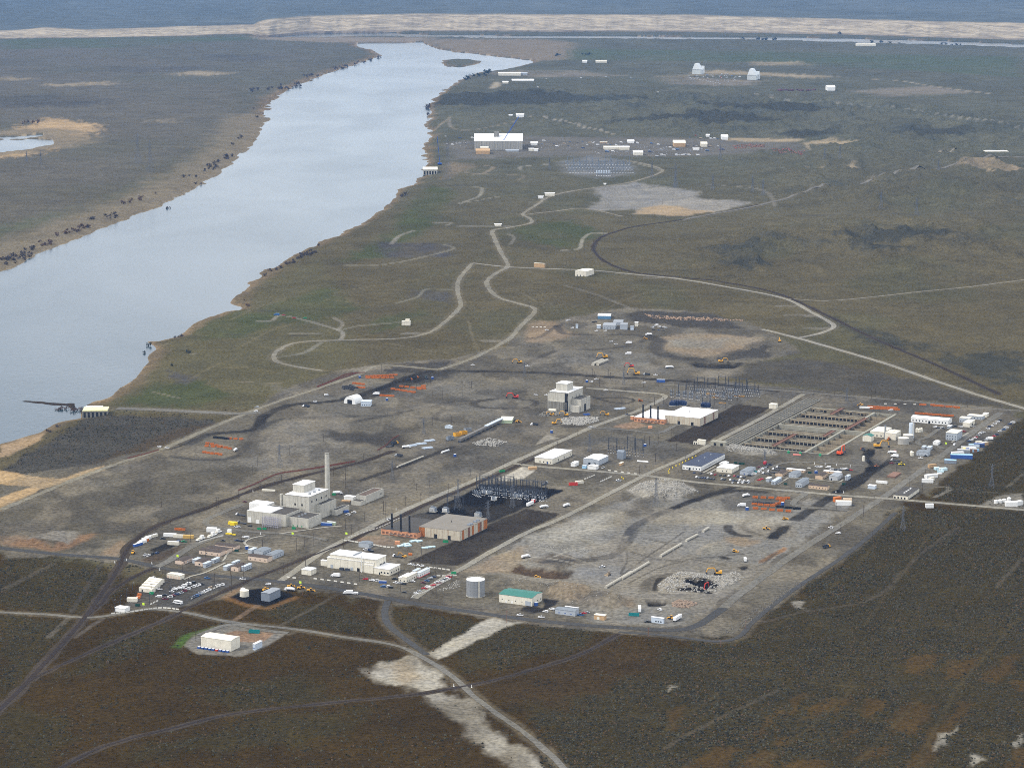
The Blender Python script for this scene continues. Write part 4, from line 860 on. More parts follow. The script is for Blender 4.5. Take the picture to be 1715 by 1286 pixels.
def bldg(name,label,cat,k,C,xL,xR,hp,wall=CRM,roof=WHR,kind='flat',rise=0.0,over=0.25,wins=(),group=None,ang=64,para=0.0,la=None,lb=None,h=None,skirt=None,z=None,extra=None,zbase=0.0):
 c,LA,LB,H = frame(k,C,xL,xR,hp,ang)
 LA = la or max(LA,1.5); LB = lb or max(LB,1.5); H = h or H
 t = empty(name,c[0],c[1],math.radians(ang),z); tag(t,label,cat,group)
 b = MB(); b.box(0,LA,0,LB,zbase,H)
 if kind == 'gableA': b.extrude([(0,H),(LB,H),(LB / 2,H + rise - 0.05)],0.01,LA - 0.01,axis='x')
 if kind == 'gableB': b.extrude([(0,H),(LA,H),(LA / 2,H + rise - 0.05)],0.01,LB - 0.01,axis='y')
 b.obj('wall',wall,t)
 r = MB(); o = over
 if kind == 'flat':
  r.box(-o,LA + o,-o,LB + o,H + 0.02,H + 0.3)
 elif kind == 'parapet':
  p = para or 0.9; r.box(0.5,LA - 0.5,0.5,LB - 0.5,H + 0.02,H + 0.2)
  q = MB(); w = 0.5
  q.box(0,LA,0,w,H,H + p); q.box(0,LA,LB - w,LB,H,H + p); q.box(0,w,w,LB - w,H,H + p); q.box(LA - w,LA,w,LB - w,H,H + p)
  q.obj('parapet',wall,t)
 elif kind == 'gableA':
  for s in (0,1):
   y0,y1 = (-o,LB / 2) if s == 0 else (LB + o,LB / 2); z0 = H - o * rise / (LB / 2)
   pts = [(-o,y0,z0),(LA + o,y0,z0),(LA + o,y1,H + rise),(-o,y1,H + rise)]
   r.quad(pts if s == 0 else pts[::-1]); r.quad([(x,y,zz + 0.18) for x,y,zz in (pts if s == 0 else pts[::-1])])
   e = [(-o,y0,z0),(LA + o,y0,z0),(LA + o,y0,z0 + 0.18),(-o,y0,z0 + 0.18)]; r.quad(e)
   for X in (-o,LA + o): r.quad([(X,y0,z0),(X,y1,H + rise),(X,y1,H + rise + 0.18),(X,y0,z0 + 0.18)])
 elif kind == 'gableB':
  for s in (0,1):
   x0,x1 = (-o,LA / 2) if s == 0 else (LA + o,LA / 2); z0 = H - o * rise / (LA / 2)
   pts = [(x0,-o,z0),(x0,LB + o,z0),(x1,LB + o,H + rise),(x1,-o,H + rise)]
   r.quad(pts[::-1] if s == 0 else pts); r.quad([(x,y,zz + 0.18) for x,y,zz in (pts[::-1] if s == 0 else pts)])
   r.quad([(x0,-o,z0),(x0,LB + o,z0),(x0,LB + o,z0 + 0.18),(x0,-o,z0 + 0.18)])
   for Y in (-o,LB + o): r.quad([(x0,Y,z0),(x1,Y,H + rise),(x1,Y,H + rise + 0.18),(x0,Y,z0 + 0.18)])
 elif kind == 'arch':
  n = 10; prof = [(LB / 2 - math.cos(math.pi * i / n) * (LB / 2 + o),H + math.sin(math.pi * i / n) * rise) for i in range(n + 1)]
  r.extrude(prof,-o,LA + o,axis='x')
 r.obj('roof',roof,t)
 if skirt: MB().box(-0.06,LA + 0.06,-0.06,LB + 0.06,0.0,0.7).obj('skirting',skirt,t)
 for wspec in wins: win(t,*wspec[:4],LA,LB,*wspec[4:])
 if extra: extra(t,LA,LB,H)
 return t,LA,LB,H
def doors(face,fs,w=1.2,h=2.2,m=None): return [(face,1,f,f,w,0.05,h,m or GLS,'door') for f in fs]
# portable boxes: shipping containers, storage boxes, dumpsters
def cont_mesh(L,Wd,Hh,m,open_top=False,m2=None):
 def f():
  b = MB(); n = max(3,int(L / 0.9));
  if open_top:
   t = 0.12; b.box(0,L,0,Wd,0.15,0.3); b.box(t,L - t,t,Wd - t,0.3,Hh * 0.55,1); b.box(0,L,0,t,0.3,Hh); b.box(0,L,Wd - t,Wd,0.3,Hh); b.box(0,t,t,Wd - t,0.3,Hh); b.box(L - t,L,t,Wd - t,0.3,Hh)
   for i in range(1,n): b.box(i * L / n - 0.06,i * L / n + 0.06,-0.1,0,0.3,Hh - 0.1)
   for i in range(1,n): b.box(i * L / n - 0.06,i * L / n + 0.06,Wd,Wd + 0.1,0.3,Hh - 0.1)
   b.box(-0.08,L + 0.08,-0.12,0.0,Hh - 0.15,Hh + 0.02); b.box(-0.08,L + 0.08,Wd,Wd + 0.12,Hh - 0.15,Hh + 0.02)
  else:
   b.box(0,L,0,Wd,0.12,Hh,0,top=1 if m2 else None)
   for i in range(n + 1):
    x = min(max(i * L / n,0.07),L - 0.07)
    b.box(x - 0.06,x + 0.06,-0.05,0.0,0.12,Hh - 0.06); b.box(x - 0.06,x + 0.06,Wd,Wd + 0.05,0.12,Hh - 0.06)
   b.box(-0.05,0,0.1,Wd / 2 - 0.04,0.2,Hh - 0.1); b.box(-0.05,0,Wd / 2 + 0.04,Wd - 0.1,0.2,Hh - 0.1)
  return b.mesh('box',[m] + ([m2] if m2 else [BLK]))
 return cached(('cont',round(L,1),round(Wd,1),round(Hh,1),m.name,open_top,m2.name if m2 else ''),f)
def box_thing(name,label,cat,k,C,L,Wd,Hh,m,ang=64,group=None,open_top=False,z=None,m2=None,dz=0.0):
 x,y = G(k,*C); o = link(name,cont_mesh(L,Wd,Hh,m,open_top,m2)); o.location = (x,y,(hz(x,y) if z is None else z) + dz); o.rotation_euler = (0,0,math.radians(ang))
 tag(o,label,cat,group); return o
# ---------------------------------------------------------------- vehicles
def wheels(b,xs,w,r,m):
 for x in xs:
  for y in (-w / 2 + 0.1,w / 2 - 0.1): b.tube((x,y - 0.13,r),(x,y + 0.13,r),r,8,m)
def car_mesh(kind,m):
 def f():
  b = MB()
  if kind == 'car':
   b.extrude([(-2.3,0.35),(2.3,0.35),(2.35,0.75),(1.2,0.95),(-1.9,1.0),(-2.35,0.85)],-0.92,0.92)
   b.extrude([(-1.75,0.98),(1.15,0.95),(0.45,1.45),(-1.2,1.47)],-0.86,0.86,1); b.box(-1.15,0.4,-0.8,0.8,1.47,1.52)
   wheels(b,(-1.4,1.4),1.84,0.33,2)
  elif kind == 'suv':
   b.extrude([(-2.4,0.4),(2.4,0.4),(2.45,0.95),(1.3,1.1),(-2.45,1.15)],-0.97,0.97)
   b.extrude([(-2.35,1.12),(1.3,1.1),(0.7,1.72),(-2.15,1.76)],-0.9,0.9,1); b.box(-2.1,0.65,-0.87,0.87,1.76,1.83); b.box(-2.42,-2.2,-0.9,0.9,1.1,1.7)
   wheels(b,(-1.45,1.5),1.94,0.38,2)
  elif kind == 'pickup':
   b.extrude([(-2.8,0.45),(2.8,0.45),(2.85,1.0),(1.5,1.1),(-2.85,1.1)],-0.98,0.98)
   b.extrude([(-0.7,1.1),(1.45,1.1),(0.75,1.75),(-0.6,1.78)],-0.9,0.9,1); b.box(-0.6,0.7,-0.88,0.88,1.78,1.85); b.box(-2.7,-0.85,-0.8,0.8,1.105,1.115,2)
   wheels(b,(-1.75,1.8),1.96,0.4,2)
  elif kind == 'van':
   b.extrude([(-2.8,0.4),(2.8,0.4),(2.85,1.0),(2.0,1.2),(1.4,2.05),(-2.75,2.1)],-0.98,0.98)
   b.box(-2.6,1.25,-1.0,1.0,1.35,1.8,1); b.extrude([(2.03,1.2),(2.08,1.22),(1.5,1.95),(1.42,1.95)],-0.85,0.85,1)
   wheels(b,(-1.8,1.8),1.96,0.38,2)
  elif kind == 'bus':
   b.extrude([(-4.6,0.5),(4.6,0.5),(4.7,1.1),(4.0,1.5),(3.4,2.9),(-4.6,3.0)],-1.2,1.2)
   for i in range(5): b.box(-4.1 + i * 1.4,-2.95 + i * 1.4,-1.23,1.23,1.6,2.5,1)
   b.extrude([(4.03,1.5),(4.08,1.52),(3.5,2.75),(3.44,2.75)],-1.05,1.05,1); wheels(b,(-3.0,3.1),2.4,0.48,2)
  elif kind == 'boxtruck':
   b.extrude([(2.2,0.6),(4.6,0.6),(4.65,1.4),(4.2,1.6),(3.7,2.4),(2.2,2.45)],-1.1,1.1); b.box(-4.2,2.0,-1.25,1.25,1.0,3.5); b.box(-4.2,2.2,-0.5,0.5,0.6,1.0,2)
   b.extrude([(4.25,1.6),(4.3,1.62),(3.8,2.35),(3.72,2.35)],-1.0,1.0,1); wheels(b,(-2.8,3.5),2.3,0.48,2)
  elif kind == 'tanker':
   b.extrude([(2.6,0.6),(5.0,0.6),(5.05,1.6),(4.4,1.8),(4.1,2.7),(2.6,2.75)],-1.15,1.15); b.box(-5.0,3.0,-0.5,0.5,0.7,1.1,2)
   b.tube((-5.0,0,2.2),(2.3,0,2.2),1.25,12); b.box(-3,-2,-0.3,0.3,3.4,3.6); b.extrude([(4.45,1.8),(4.5,1.82),(4.2,2.6),(4.14,2.6)],-1.0,1.0,1); wheels(b,(-4,-2.8,3.9),2.3,0.5,2)
  elif kind == 'dump':
   b.extrude([(2.2,0.7),(4.8,0.7),(4.85,1.7),(4.0,1.9),(3.7,2.8),(2.2,2.85)],-1.2,1.2); b.box(-4.4,2.4,-0.55,0.55,0.8,1.15,2)
   b.extrude([(-4.8,1.3),(1.9,1.2),(2.1,3.0),(-4.6,2.7)],-1.3,-1.2,3); b.extrude([(-4.8,1.3),(1.9,1.2),(2.1,3.0),(-4.6,2.7)],1.2,1.3,3); b.box(-4.7,1.95,-1.2,1.2,1.16,1.3,3); b.box(1.9,2.05,-1.2,1.2,1.3,3.0,3)
   b.extrude([(4.05,1.9),(4.1,1.92),(3.8,2.7),(3.74,2.7)],-1.05,1.05,1); wheels(b,(-3.6,-2.3,3.7),2.4,0.52,2)
  elif kind == 'semitrailer':
   b.box(-6.5,6.5,-1.27,1.27,1.2,4.0);
   for i in range(12): b.box(-6.4 + i * 1.16,-6.3 + i * 1.16,-1.31,1.31,1.25,3.95)
   b.box(-6.0,6.0,-0.4,0.4,0.9,1.2,2); b.box(4.0,4.2,-0.9,0.9,0.1,0.9,2); wheels(b,(-5.6,-4.4),2.5,0.5,2)
  elif kind == 'flatbed':
   b.extrude([(3.2,0.6),(5.4,0.6),(5.45,1.5),(4.9,1.7),(4.5,2.6),(3.2,2.65)],-1.15,1.15); b.box(-5.4,3.1,-1.2,1.2,1.0,1.25,3); b.box(2.9,3.05,-1.1,1.1,1.25,2.4,3)
   b.extrude([(4.95,1.7),(5.0,1.72),(4.6,2.5),(4.54,2.5)],-1.0,1.0,1); wheels(b,(-4.4,-3.2,4.3),2.3,0.5,2)
  return b.mesh(kind,[m,GLS,TYR,STLD])
 return cached(('car',kind,m.name),f)
CPAINT = {'white': CWH,'black': CBK,'navy': NAV,'blue': CBL,'silver': SIL,'red': CRD,'maroon': MAR,'green': CGN,'tan': CTN,'teal': TEAL,'orange': ORG,'yellow': YEL,'grey': STL}
VNAME = {'car': ('parked_car','car','car'),'suv': ('parked_car','SUV','car'),'pickup': ('pickup_truck','pickup truck','pickup truck'),'van': ('van','van','van'),'bus': ('shuttle_bus','shuttle bus','bus'),'boxtruck': ('box_truck','box truck','truck'),'tanker': ('tank_truck','tank truck','truck'),'dump': ('dump_truck','dump truck','truck'),'semitrailer': ('semi_trailer','semi trailer','trailer'),'flatbed': ('flatbed_truck','flatbed truck','truck')}
_O = ['first','second','third','fourth','fifth','sixth','seventh','eighth','ninth','tenth','eleventh','twelfth','thirteenth','fourteenth','fifteenth','sixteenth','seventeenth','eighteenth','nineteenth']
ORD = _O + [w + ('ieth' if o is None else 'y ' + o) for w in ('twent','thirt','fort') for o in [None] + _O[:9]]
def vehicle(k,x,y,kind,col,ang,label,group=None):
 gx,gy = G(k,x,y); o = link(VNAME[kind][0],car_mesh(kind,CPAINT[col])); o.location = (gx,gy,hz(gx,gy)); o.rotation_euler = (0,0,math.radians(ang))
 tag(o,label,VNAME[kind][2],group); return o
def row(k,items,ang,place,group):
 """items: (x, y, kind, colour) on sheet k; the label counts from the left end of the row"""
 items = sorted(items,key=lambda t: t[0])
 for i,(x,y,kind,col) in enumerate(items):
  pos = f'{ORD[i]} from left in {place}' if len(items) > 1 else place
  vehicle(k,x,y,kind,col,ang + random.uniform(-3,3),f'{col} {VNAME[kind][1]}, {pos}',group)
# machines --------------------------------------------------------------------------------
def excavator(k,x,y,col,ang,label,size=1.0,reach=0.6,m=None):
 gx,gy = G(k,x,y); m = m or YEL
 t = empty('excavator',gx,gy,math.radians(ang)); t.scale = (size,size,size); tag(t,label,'excavator','excavators on the demolition sites')
 for s in (-1,1):
  MB().extrude([(-2.1,0.1),(2.1,0.1),(2.5,0.5),(2.1,0.95),(-2.1,0.95),(-2.5,0.5)],s * 1.5 - 0.35,s * 1.5 + 0.35).obj('track',BLK,t)
 h = MB(); h.box(-2.9,1.2,-1.5,1.5,1.1,2.3); h.box(-2.9,-1.5,-1.45,1.45,2.3,2.75); h.box(-0.8,0.8,-0.9,0.9,0.85,1.1); hb = h.obj('house',m,t)
 c = MB(); c.extrude([(-0.6,2.3),(1.2,2.3),(1.15,2.9),(0.7,3.5),(-0.6,3.5)],0.45,1.45); c.obj('cab',GLS,t)
 e = (4.4,0,4.2 + reach * 1.8); mid = (2.4,0,4.3 + reach * 1.2)
 bm = MB(); bm.tube((0.9,-0.2,2.0),(mid[0],-0.2,mid[2]),0.36,4); bm.tube((mid[0],-0.2,mid[2]),(6.2,-0.2,4.0 + reach * 1.4),0.33,4); bm.obj('boom',m,t)
 sm = MB(); sm.tube((6.2,-0.2,4.0 + reach * 1.4),(7.4,-0.2,1.4),0.26,4); sm.obj('stick',m,t)
 bk = MB(); bk.extrude([(6.8,1.5),(7.9,1.4),(7.8,0.5),(7.2,0.15),(6.5,0.4)],-0.8,0.4); bk.obj('bucket',STLD,t)
 return t
def dozer(k,x,y,ang,label,m=None):
 gx,gy = G(k,x,y); m = m or YEL
 t = empty('bulldozer',gx,gy,math.radians(ang)); tag(t,label,'bulldozer','bulldozers grading the ground')
 for s in (-1,1): MB().extrude([(-2.0,0.05),(1.7,0.05),(2.2,0.6),(1.6,1.1),(-1.9,1.1),(-2.4,0.6)],s * 1.15 - 0.3,s * 1.15 + 0.3).obj('track',BLK,t)
 MB().box(-2.0,2.0,-0.8,0.8,0.7,2.0).obj('engine_body',m,t); c = MB(); c.box(-1.7,0.1,-0.85,0.85,2.0,3.1); c.obj('cab',GLS,t); MB().box(-1.8,0.2,-0.95,0.95,3.1,3.25).obj('cab_roof',m,t)
 MB().extrude([(3.1,0.05),(3.4,0.05),(3.1,0.7),(3.35,1.5),(3.0,1.45),(2.85,0.7)],-2.0,2.0).obj('blade',m,t)
 b = MB(); b.box(0.5,3.0,-1.6,-1.45,0.35,0.65); b.box(0.5,3.0,1.45,1.6,0.35,0.65); b.obj('push_arm',m,t)
 return t
def loader(k,x,y,ang,label,m=None):
 gx,gy = G(k,x,y); m = m or YEL
 t = empty('wheel_loader',gx,gy,math.radians(ang)); tag(t,label,'loader','wheel loaders and backhoes')
 MB().box(-3.2,-0.2,-1.1,1.1,0.8,2.1).obj('engine_body',m,t); MB().box(-0.4,0.9,-0.85,0.85,1.0,3.2).obj('cab',GLS,t); MB().box(-0.5,1.0,-0.95,0.95,3.2,3.35).obj('cab_roof',m,t); MB().box(0.9,2.4,-0.8,0.8,0.8,1.6).obj('front_frame',m,t)
 for X in (-2.2,1.7):
  for s in (-1,1): MB().tube((X,s * 1.25 - 0.3,0.8),(X,s * 1.25 + 0.3,0.8),0.8,10).obj('wheel',TYR,t)
 a = MB(); a.bar((1.2,-0.6,1.8),(3.6,-0.6,0.9),0.3); a.bar((1.2,0.6,1.8),(3.6,0.6,0.9),0.3); a.obj('lift_arm',m,t)
 MB().extrude([(3.4,0.2),(4.5,0.15),(4.4,0.35),(3.8,0.6),(3.7,1.5),(3.4,1.2)],-1.4,1.4).obj('bucket',m,t)
 return t
def pole(k,x,y,top,label,group,arms=1,m=None,lamp=False):
 u,v = Q(k,x,y); c = at(u,v); s = CROPS[k][2] / 1715.0
 h = max(6.0,min(26.0,(y - top) * s / (scale_at(*c) * math.cos(math.atan(HCAM / c[1]))))); h = round(h * 2) / 2
 def f():
  b = MB(); b.tube((0,0,-0.5),(0,0,h),0.22,6,0,0.14)
  for i in range(arms): b.box(-1.3,1.3,-0.08,0.08,h - 0.9 - i * 1.4,h - 0.7 - i * 1.4)
  for i in range(arms):
   for X in (-1.2,0.0,1.2): b.tube((X,0,h - 0.7 - i * 1.4),(X,0,h - 0.35 - i * 1.4),0.07,5,1)
  if lamp: b.bar((0,0,h - 0.2),(1.8,0,h + 0.1),0.1); b.box(1.4,2.2,-0.16,0.16,h,h + 0.16,1)
  return b.mesh('pole',[m or WOOD,STL])
 o = link('light_pole' if lamp else 'power_pole',cached(('pole',h,arms,lamp,(m or WOOD).name),f)); o.location = (c[0],c[1],hz(*c)); o.rotation_euler = (0,0,math.radians(64 + (90 if not lamp else 0)))
 tag(o,label,'light pole' if lamp else 'power pole',group)
def lattice(h,w,arms=3,arm=6.0,waist=0.25,gauge=0.12):
 """four-legged transmission tower, cross-braced"""
 def f():
  b = MB(); n = 7; zs = [h * (1 - (1 - i / n) ** 1.25) * 0.82 for i in range(n)] + [h * 0.86,h]
  def half(z):
   t = z / h; return max(waist * w / 2,w / 2 * (1 - t * 1.35)) if t < 0.98 else 0.12
  for a,c in zip(zs[:-1],zs[1:]):
   ra,rc = half(a),half(c)
   cs = [(-1,-1),(1,-1),(1,1),(-1,1)]
   for i in range(4):
    p,q = cs[i],cs[(i + 1) % 4]
    b.bar((p[0] * ra,p[1] * ra,a),(p[0] * rc,p[1] * rc,c),gauge * 1.5)
    b.bar((p[0] * ra,p[1] * ra,a),(q[0] * rc,q[1] * rc,c),gauge); b.bar((q[0] * ra,q[1] * ra,a),(p[0] * rc,p[1] * rc,c),gauge)
    b.bar((p[0] * rc,p[1] * rc,c),(q[0] * rc,q[1] * rc,c),gauge)
  return b
 def g():
  b = f()
  for i in range(arms):
   z = h * (0.90 - 0.13 * i); L = arm * (1.0 if i != 1 else 1.25)
   for s in (-1,1):
    b.bar((0,0.4,z),(s * L,0,z),gauge * 1.2); b.bar((0,-0.4,z),(s * L,0,z),gauge * 1.2); b.bar((0,0,z + h * 0.05),(s * L,0,z),gauge)
    b.tube((s * L,0,z),(s * L,0,z - h * 0.045),gauge * 0.8,5,1)
  return b.mesh('tower',[STL if False else TWR,STLD])
 return cached(('lat',round(h),round(w,1),arms,round(arm),waist,gauge),g)
TWR = mat('tower_steel',(0.13,0.14,0.16),0.6,0.15,0.5)
def tower(k,x,y,top,label,ang=40,arms=3,arm=6.0,w=None,group='steel lattice transmission towers',waist=0.25,gauge=0.16):
 u,v = Q(k,x,y); c = at(u,v); s = CROPS[k][2] / 1715.0
 h = (y - top) * s / (scale_at(*c) * math.cos(math.atan(HCAM / c[1])))
 o = link('transmission_tower',lattice(h,w or h * 0.2,arms,arm,waist,gauge)); o.location = (c[0],c[1],hz(*c) - 0.2); o.rotation_euler = (0,0,math.radians(ang)); tag(o,label,'tower',group)
def line_of(name,label,cat,group,k,pts,step,me,z=0.0,turn=0.0,jitter=0.0):
 """countable small things set out along a surveyed line"""
 P = np.array(smooth_line(poly(QL(k,*pts)),3.0)); s = np.r_[0,np.cumsum(np.linalg.norm(np.diff(P,axis=0),axis=1))]
 for n_,d in enumerate(np.arange(step * 0.3,s[-1],step)):
  i = min(np.searchsorted(s,d),len(P) - 1); i = max(i,1); t = (d - s[i - 1]) / max(1e-6,s[i] - s[i - 1]); p = P[i - 1] * (1 - t) + P[i] * t; e = P[i] - P[i - 1]
  o = link(name,me); o.location = (p[0] + random.uniform(-jitter,jitter),p[1] + random.uniform(-jitter,jitter),hz(p[0],p[1]) + z); o.rotation_euler = (0,0,math.atan2(e[1],e[0]) + turn + random.uniform(-0.05,0.05)); tag(o,f'{label}, {ORD[n_]} from the start' if n_ < 49 else label,cat,group)
random.seed(7)
# ---------------------------------------------------------------- large buildings
def along_z(c,u,e,z):
 w = (u - CX); dc = depth(c[0],c[1],z); return (w * dc - FPX * c[0]) / (FPX * e[0] - w * e[1] * ct)
def compound(name,label,cat,k,anchor):
 x,y = G(k,*anchor); t = empty(name,x,y,A64,0.0); tag(t,label,cat); return t,(x,y)
def vol(t,org,k,T,xL,xR,z,wall=CON,roof=WHR,parapet=0.0,z0=0.0,rname='roof',wname='wall',panels=0,over=0.0):
 """one block of a compound, from its surveyed near top corner at height z"""
 c = at(*Q(k,*T),z); la = along_z(c,Q(k,xR,0)[0],EA,z); lb = along_z(c,Q(k,xL,0)[0],EB,z)
 dx,dy = c[0] - org[0],c[1] - org[1]; a0 = dx * EA[0] + dy * EA[1]; b0 = dx * EB[0] + dy * EB[1]
 w = MB().box(a0,a0 + la,b0,b0 + lb,z0,z).obj(wname,wall,t)
 r = MB()
 if parapet:
  r.box(a0 + 0.4,a0 + la - 0.4,b0 + 0.4,b0 + lb - 0.4,z + 0.01,z + 0.12)
  q = MB(); q.box(a0 - 0.02,a0 + la,b0 - 0.02,b0 + 0.4,z,z + parapet); q.box(a0 - 0.02,a0 + la,b0 + lb - 0.4,b0 + lb,z,z + parapet); q.box(a0 - 0.02,a0 + 0.4,b0 + 0.4,b0 + lb - 0.4,z,z + parapet); q.box(a0 + la - 0.4,a0 + la,b0 + 0.4,b0 + lb - 0.4,z,z + parapet)
  q.obj('parapet',wall,t)
 else: r.box(a0 - over,a0 + la + over,b0 - over,b0 + lb + over,z + 0.01,z + 0.35)
 r.obj(rname,roof,t)
 for f in range(panels):                               # shallow pilasters on the two faces towards the river road
  p = MB(); y = b0 + lb * (f + 1) / (panels + 1); p.box(a0 - 0.12,a0,y - 0.25,y + 0.25,z0,z - 0.1); p.obj('pilaster',wall,t)
  p = MB(); x = a0 + la * (f + 1) / (panels + 1); p.box(x - 0.25,x + 0.25,b0 - 0.12,b0,z0,z - 0.1); p.obj('pilaster',wall,t)
 return a0,la,b0,lb
def patch(t,face,a,b,z0,z1,w,m,name): # a flat door or opening on a compound face
 (MB().box(a - 0.12,a + 0.05,b - w / 2,b + w / 2,z0,z1) if face == 'F' else MB().box(a - w / 2,a + w / 2,b - 0.12,b + 0.05,z0,z1)).obj(name,m,t)
def reactor_with_stack():
 t,o = compound('reactor_building','pale concrete reactor building with stepped white roofs beside the tall stack','building','A',(775,830))
 v1 = vol(t,o,'A',(780,742),570,905,9,roof=TAR,parapet=0.7,panels=3)
 vol(t,o,'A',(800,776),784,893,5.0,roof=TAR,parapet=0.5)
 v3 = vol(t,o,'A',(562,704),190,720,11.5,roof=TAR,parapet=0.6,panels=4)
 a,la,b,lb = v3; MB().box(a + 0.5,a + la * 0.8,b + lb * 0.40,b + lb - 0.5,11.65,12.3).obj('roof',WHR,t)
 patch(t,'F',a,b + lb * 0.93,0,5.5,4.0,WHT,'door'); patch(t,'F',a,b + lb * 0.72,0,3.8,3.6,WHT,'door')
 vol(t,o,'A',(385,604),212,455,13,wall=WHT,roof=WHR)
 v5 = vol(t,o,'A',(785,526),563,966,24,roof=WHR,panels=5,over=0.5)
 vol(t,o,'A',(905,607),800,1047,13.4,roof=TAR,parapet=0.8,panels=4)
 vol(t,o,'A',(738,417),631,845,32,z0=24.2,roof=WHR,panels=2,over=0.3)
 v8 = vol(t,o,'A',(630,524),537,652,20,roof=TAR,parapet=0.5)
 vol(t,o,'A',(1050,658),1000,1172,5,roof=TAR,parapet=0.5)
 vol(t,o,'A',(362,716),306,382,7,roof=COND)
 a,la,b,lb = v5
 for f in (0.2,0.45,0.7): MB().box(a + la * f,a + la * f + 2.2,b + lb * 0.12,b + lb * 0.12 + 1.8,24.4,25.8).obj('roof_vent',STL,t)
 for f in (0.15,0.4,0.65,0.9): patch(t,'R',a + la * f,b - 0.1,17,19,1.6,BLK,'window')
 for f in (0.3,0.6): patch(t,'F',a - 0.1,b + lb * f,14,16,1.6,BLK,'window')
 a,la,b,lb = v8; MB().tube((a + 1,b + lb + 2.5,0),(a + 1,b + lb + 2.5,21.5),1.6,12).obj('vent_pipe',CON,t)
 a,la,b,lb = v1
 for i in range(3): MB().box(a + 4 + i * 6,a + 6 + i * 6,b + lb * 0.5,b + lb * 0.5 + 2,9.13,10.4).obj('roof_vent',STL,t)
 for f in (0.3,0.5,0.7): patch(t,'F',a,b + lb * f,0,2.1,0.9,CGN,'door')
 x,y = G('A',965,600)
 s = empty('smokestack',x,y,A64,0.0); tag(s,'tall pale concrete smokestack behind the reactor building','smokestack')
 n = 14; b = MB()
 for i in range(n):
  z0,z1 = 53.5 * i / n,53.5 * (i + 1) / n; b.tube((0,0,z0),(0,0,z1 - 0.06),2.95 - 0.65 * i / n,16,0,2.95 - 0.65 * (i + 1) / n)
 b.obj('shaft',CON,s); MB().tube((0,0,53.5),(0,0,54.1),2.5,16).obj('rim',COND,s); MB().tube((0,0,-0.2),(0,0,1.5),3.6,16).obj('base',CON,s)
 # steel pipe rack in front
 x,y = G('A',455,832); r = empty('pipe_rack',x,y,A64,0.0); tag(r,'grey purple steel pipe rack standing in front of the reactor','pipe rack')
 RK = mat('rack_steel',(0.34,0.33,0.38),0.6,0.15,0.5)
 for j in range(2):
  for i in range(9):
   MB().box(j * 6,j * 6 + 0.3,i * 2.2 - 4,i * 2.2 - 3.7,0,11 - j).obj('post',RK,r)
 for j in range(2):
  for lv in range(5): MB().box(j * 6 - 0.1,j * 6 + 0.3,-4.3,14.2,2.0 + lv * 2.0,2.25 + lv * 2.0).obj('beam',RK,r)
 for i in range(0,9,2):
  for lv in range(5): MB().box(0.3,6.0,i * 2.2 - 4,i * 2.2 - 3.8,2.02 + lv * 2.0,2.2 + lv * 2.0).obj('cross_beam',RK,r)
reactor_with_stack()
def reactor_under_demolition():
 t,o = compound('reactor_building','half demolished concrete reactor building with excavators at its foot','building','F',(640,580))
 vol(t,o,'F',(628,518),532,641,8,roof=CON,panels=2)
 vr = vol(t,o,'F',(648,457),550,736,15.0,roof=TAR,parapet=0.6,panels=4)
 a,la,b,lb = vr; patch(t,'R',a + la * 0.42,b,0,8.5,5.0,BLK,'opening')
 v5 = vol(t,o,'F',(525,390),349,662,24,roof=WHR,panels=4,over=0.6)
 vol(t,o,'F',(513,305),407,571,33,z0=24.4,roof=WHR,panels=2,over=0.3)
 vol(t,o,'F',(422,398),327,440,21.5,roof=COND,panels=2)
 v9 = vol(t,o,'F',(478,478),329,492,12.5,wall=COND,roof=CON,panels=3)
 a,la,b,lb = v5; patch(t,'F',a,b + 2.5,0,23,4.5,BLK,'opening'); patch(t,'F',a - 0.1,b + 3.0,3,12,1.2,COND,'hanging_slab'); patch(t,'F',a - 0.1,b + 1.4,14,20,0.8,COND,'hanging_slab')
 for f in (0.3,0.55,0.8): patch(t,'R',a + la * f,b,15,17.5,2.2,COND,'opening')
 a,la,b,lb = v9; MB().tube((a - 3,b + lb * 0.85,2.0),(a - 3,b + lb * 0.4,2.0),1.9,10).obj('tank',CRM,t)
 m = MB(); x,y = a - 3,b + lb * 0.6
 for s in (-2.5,2.5): m.box(x - 1.2,x + 1.2,y + s - 0.3,y + s + 0.3,0,0.9)
 m.obj('cradle',COND,t)
reactor_under_demolition()
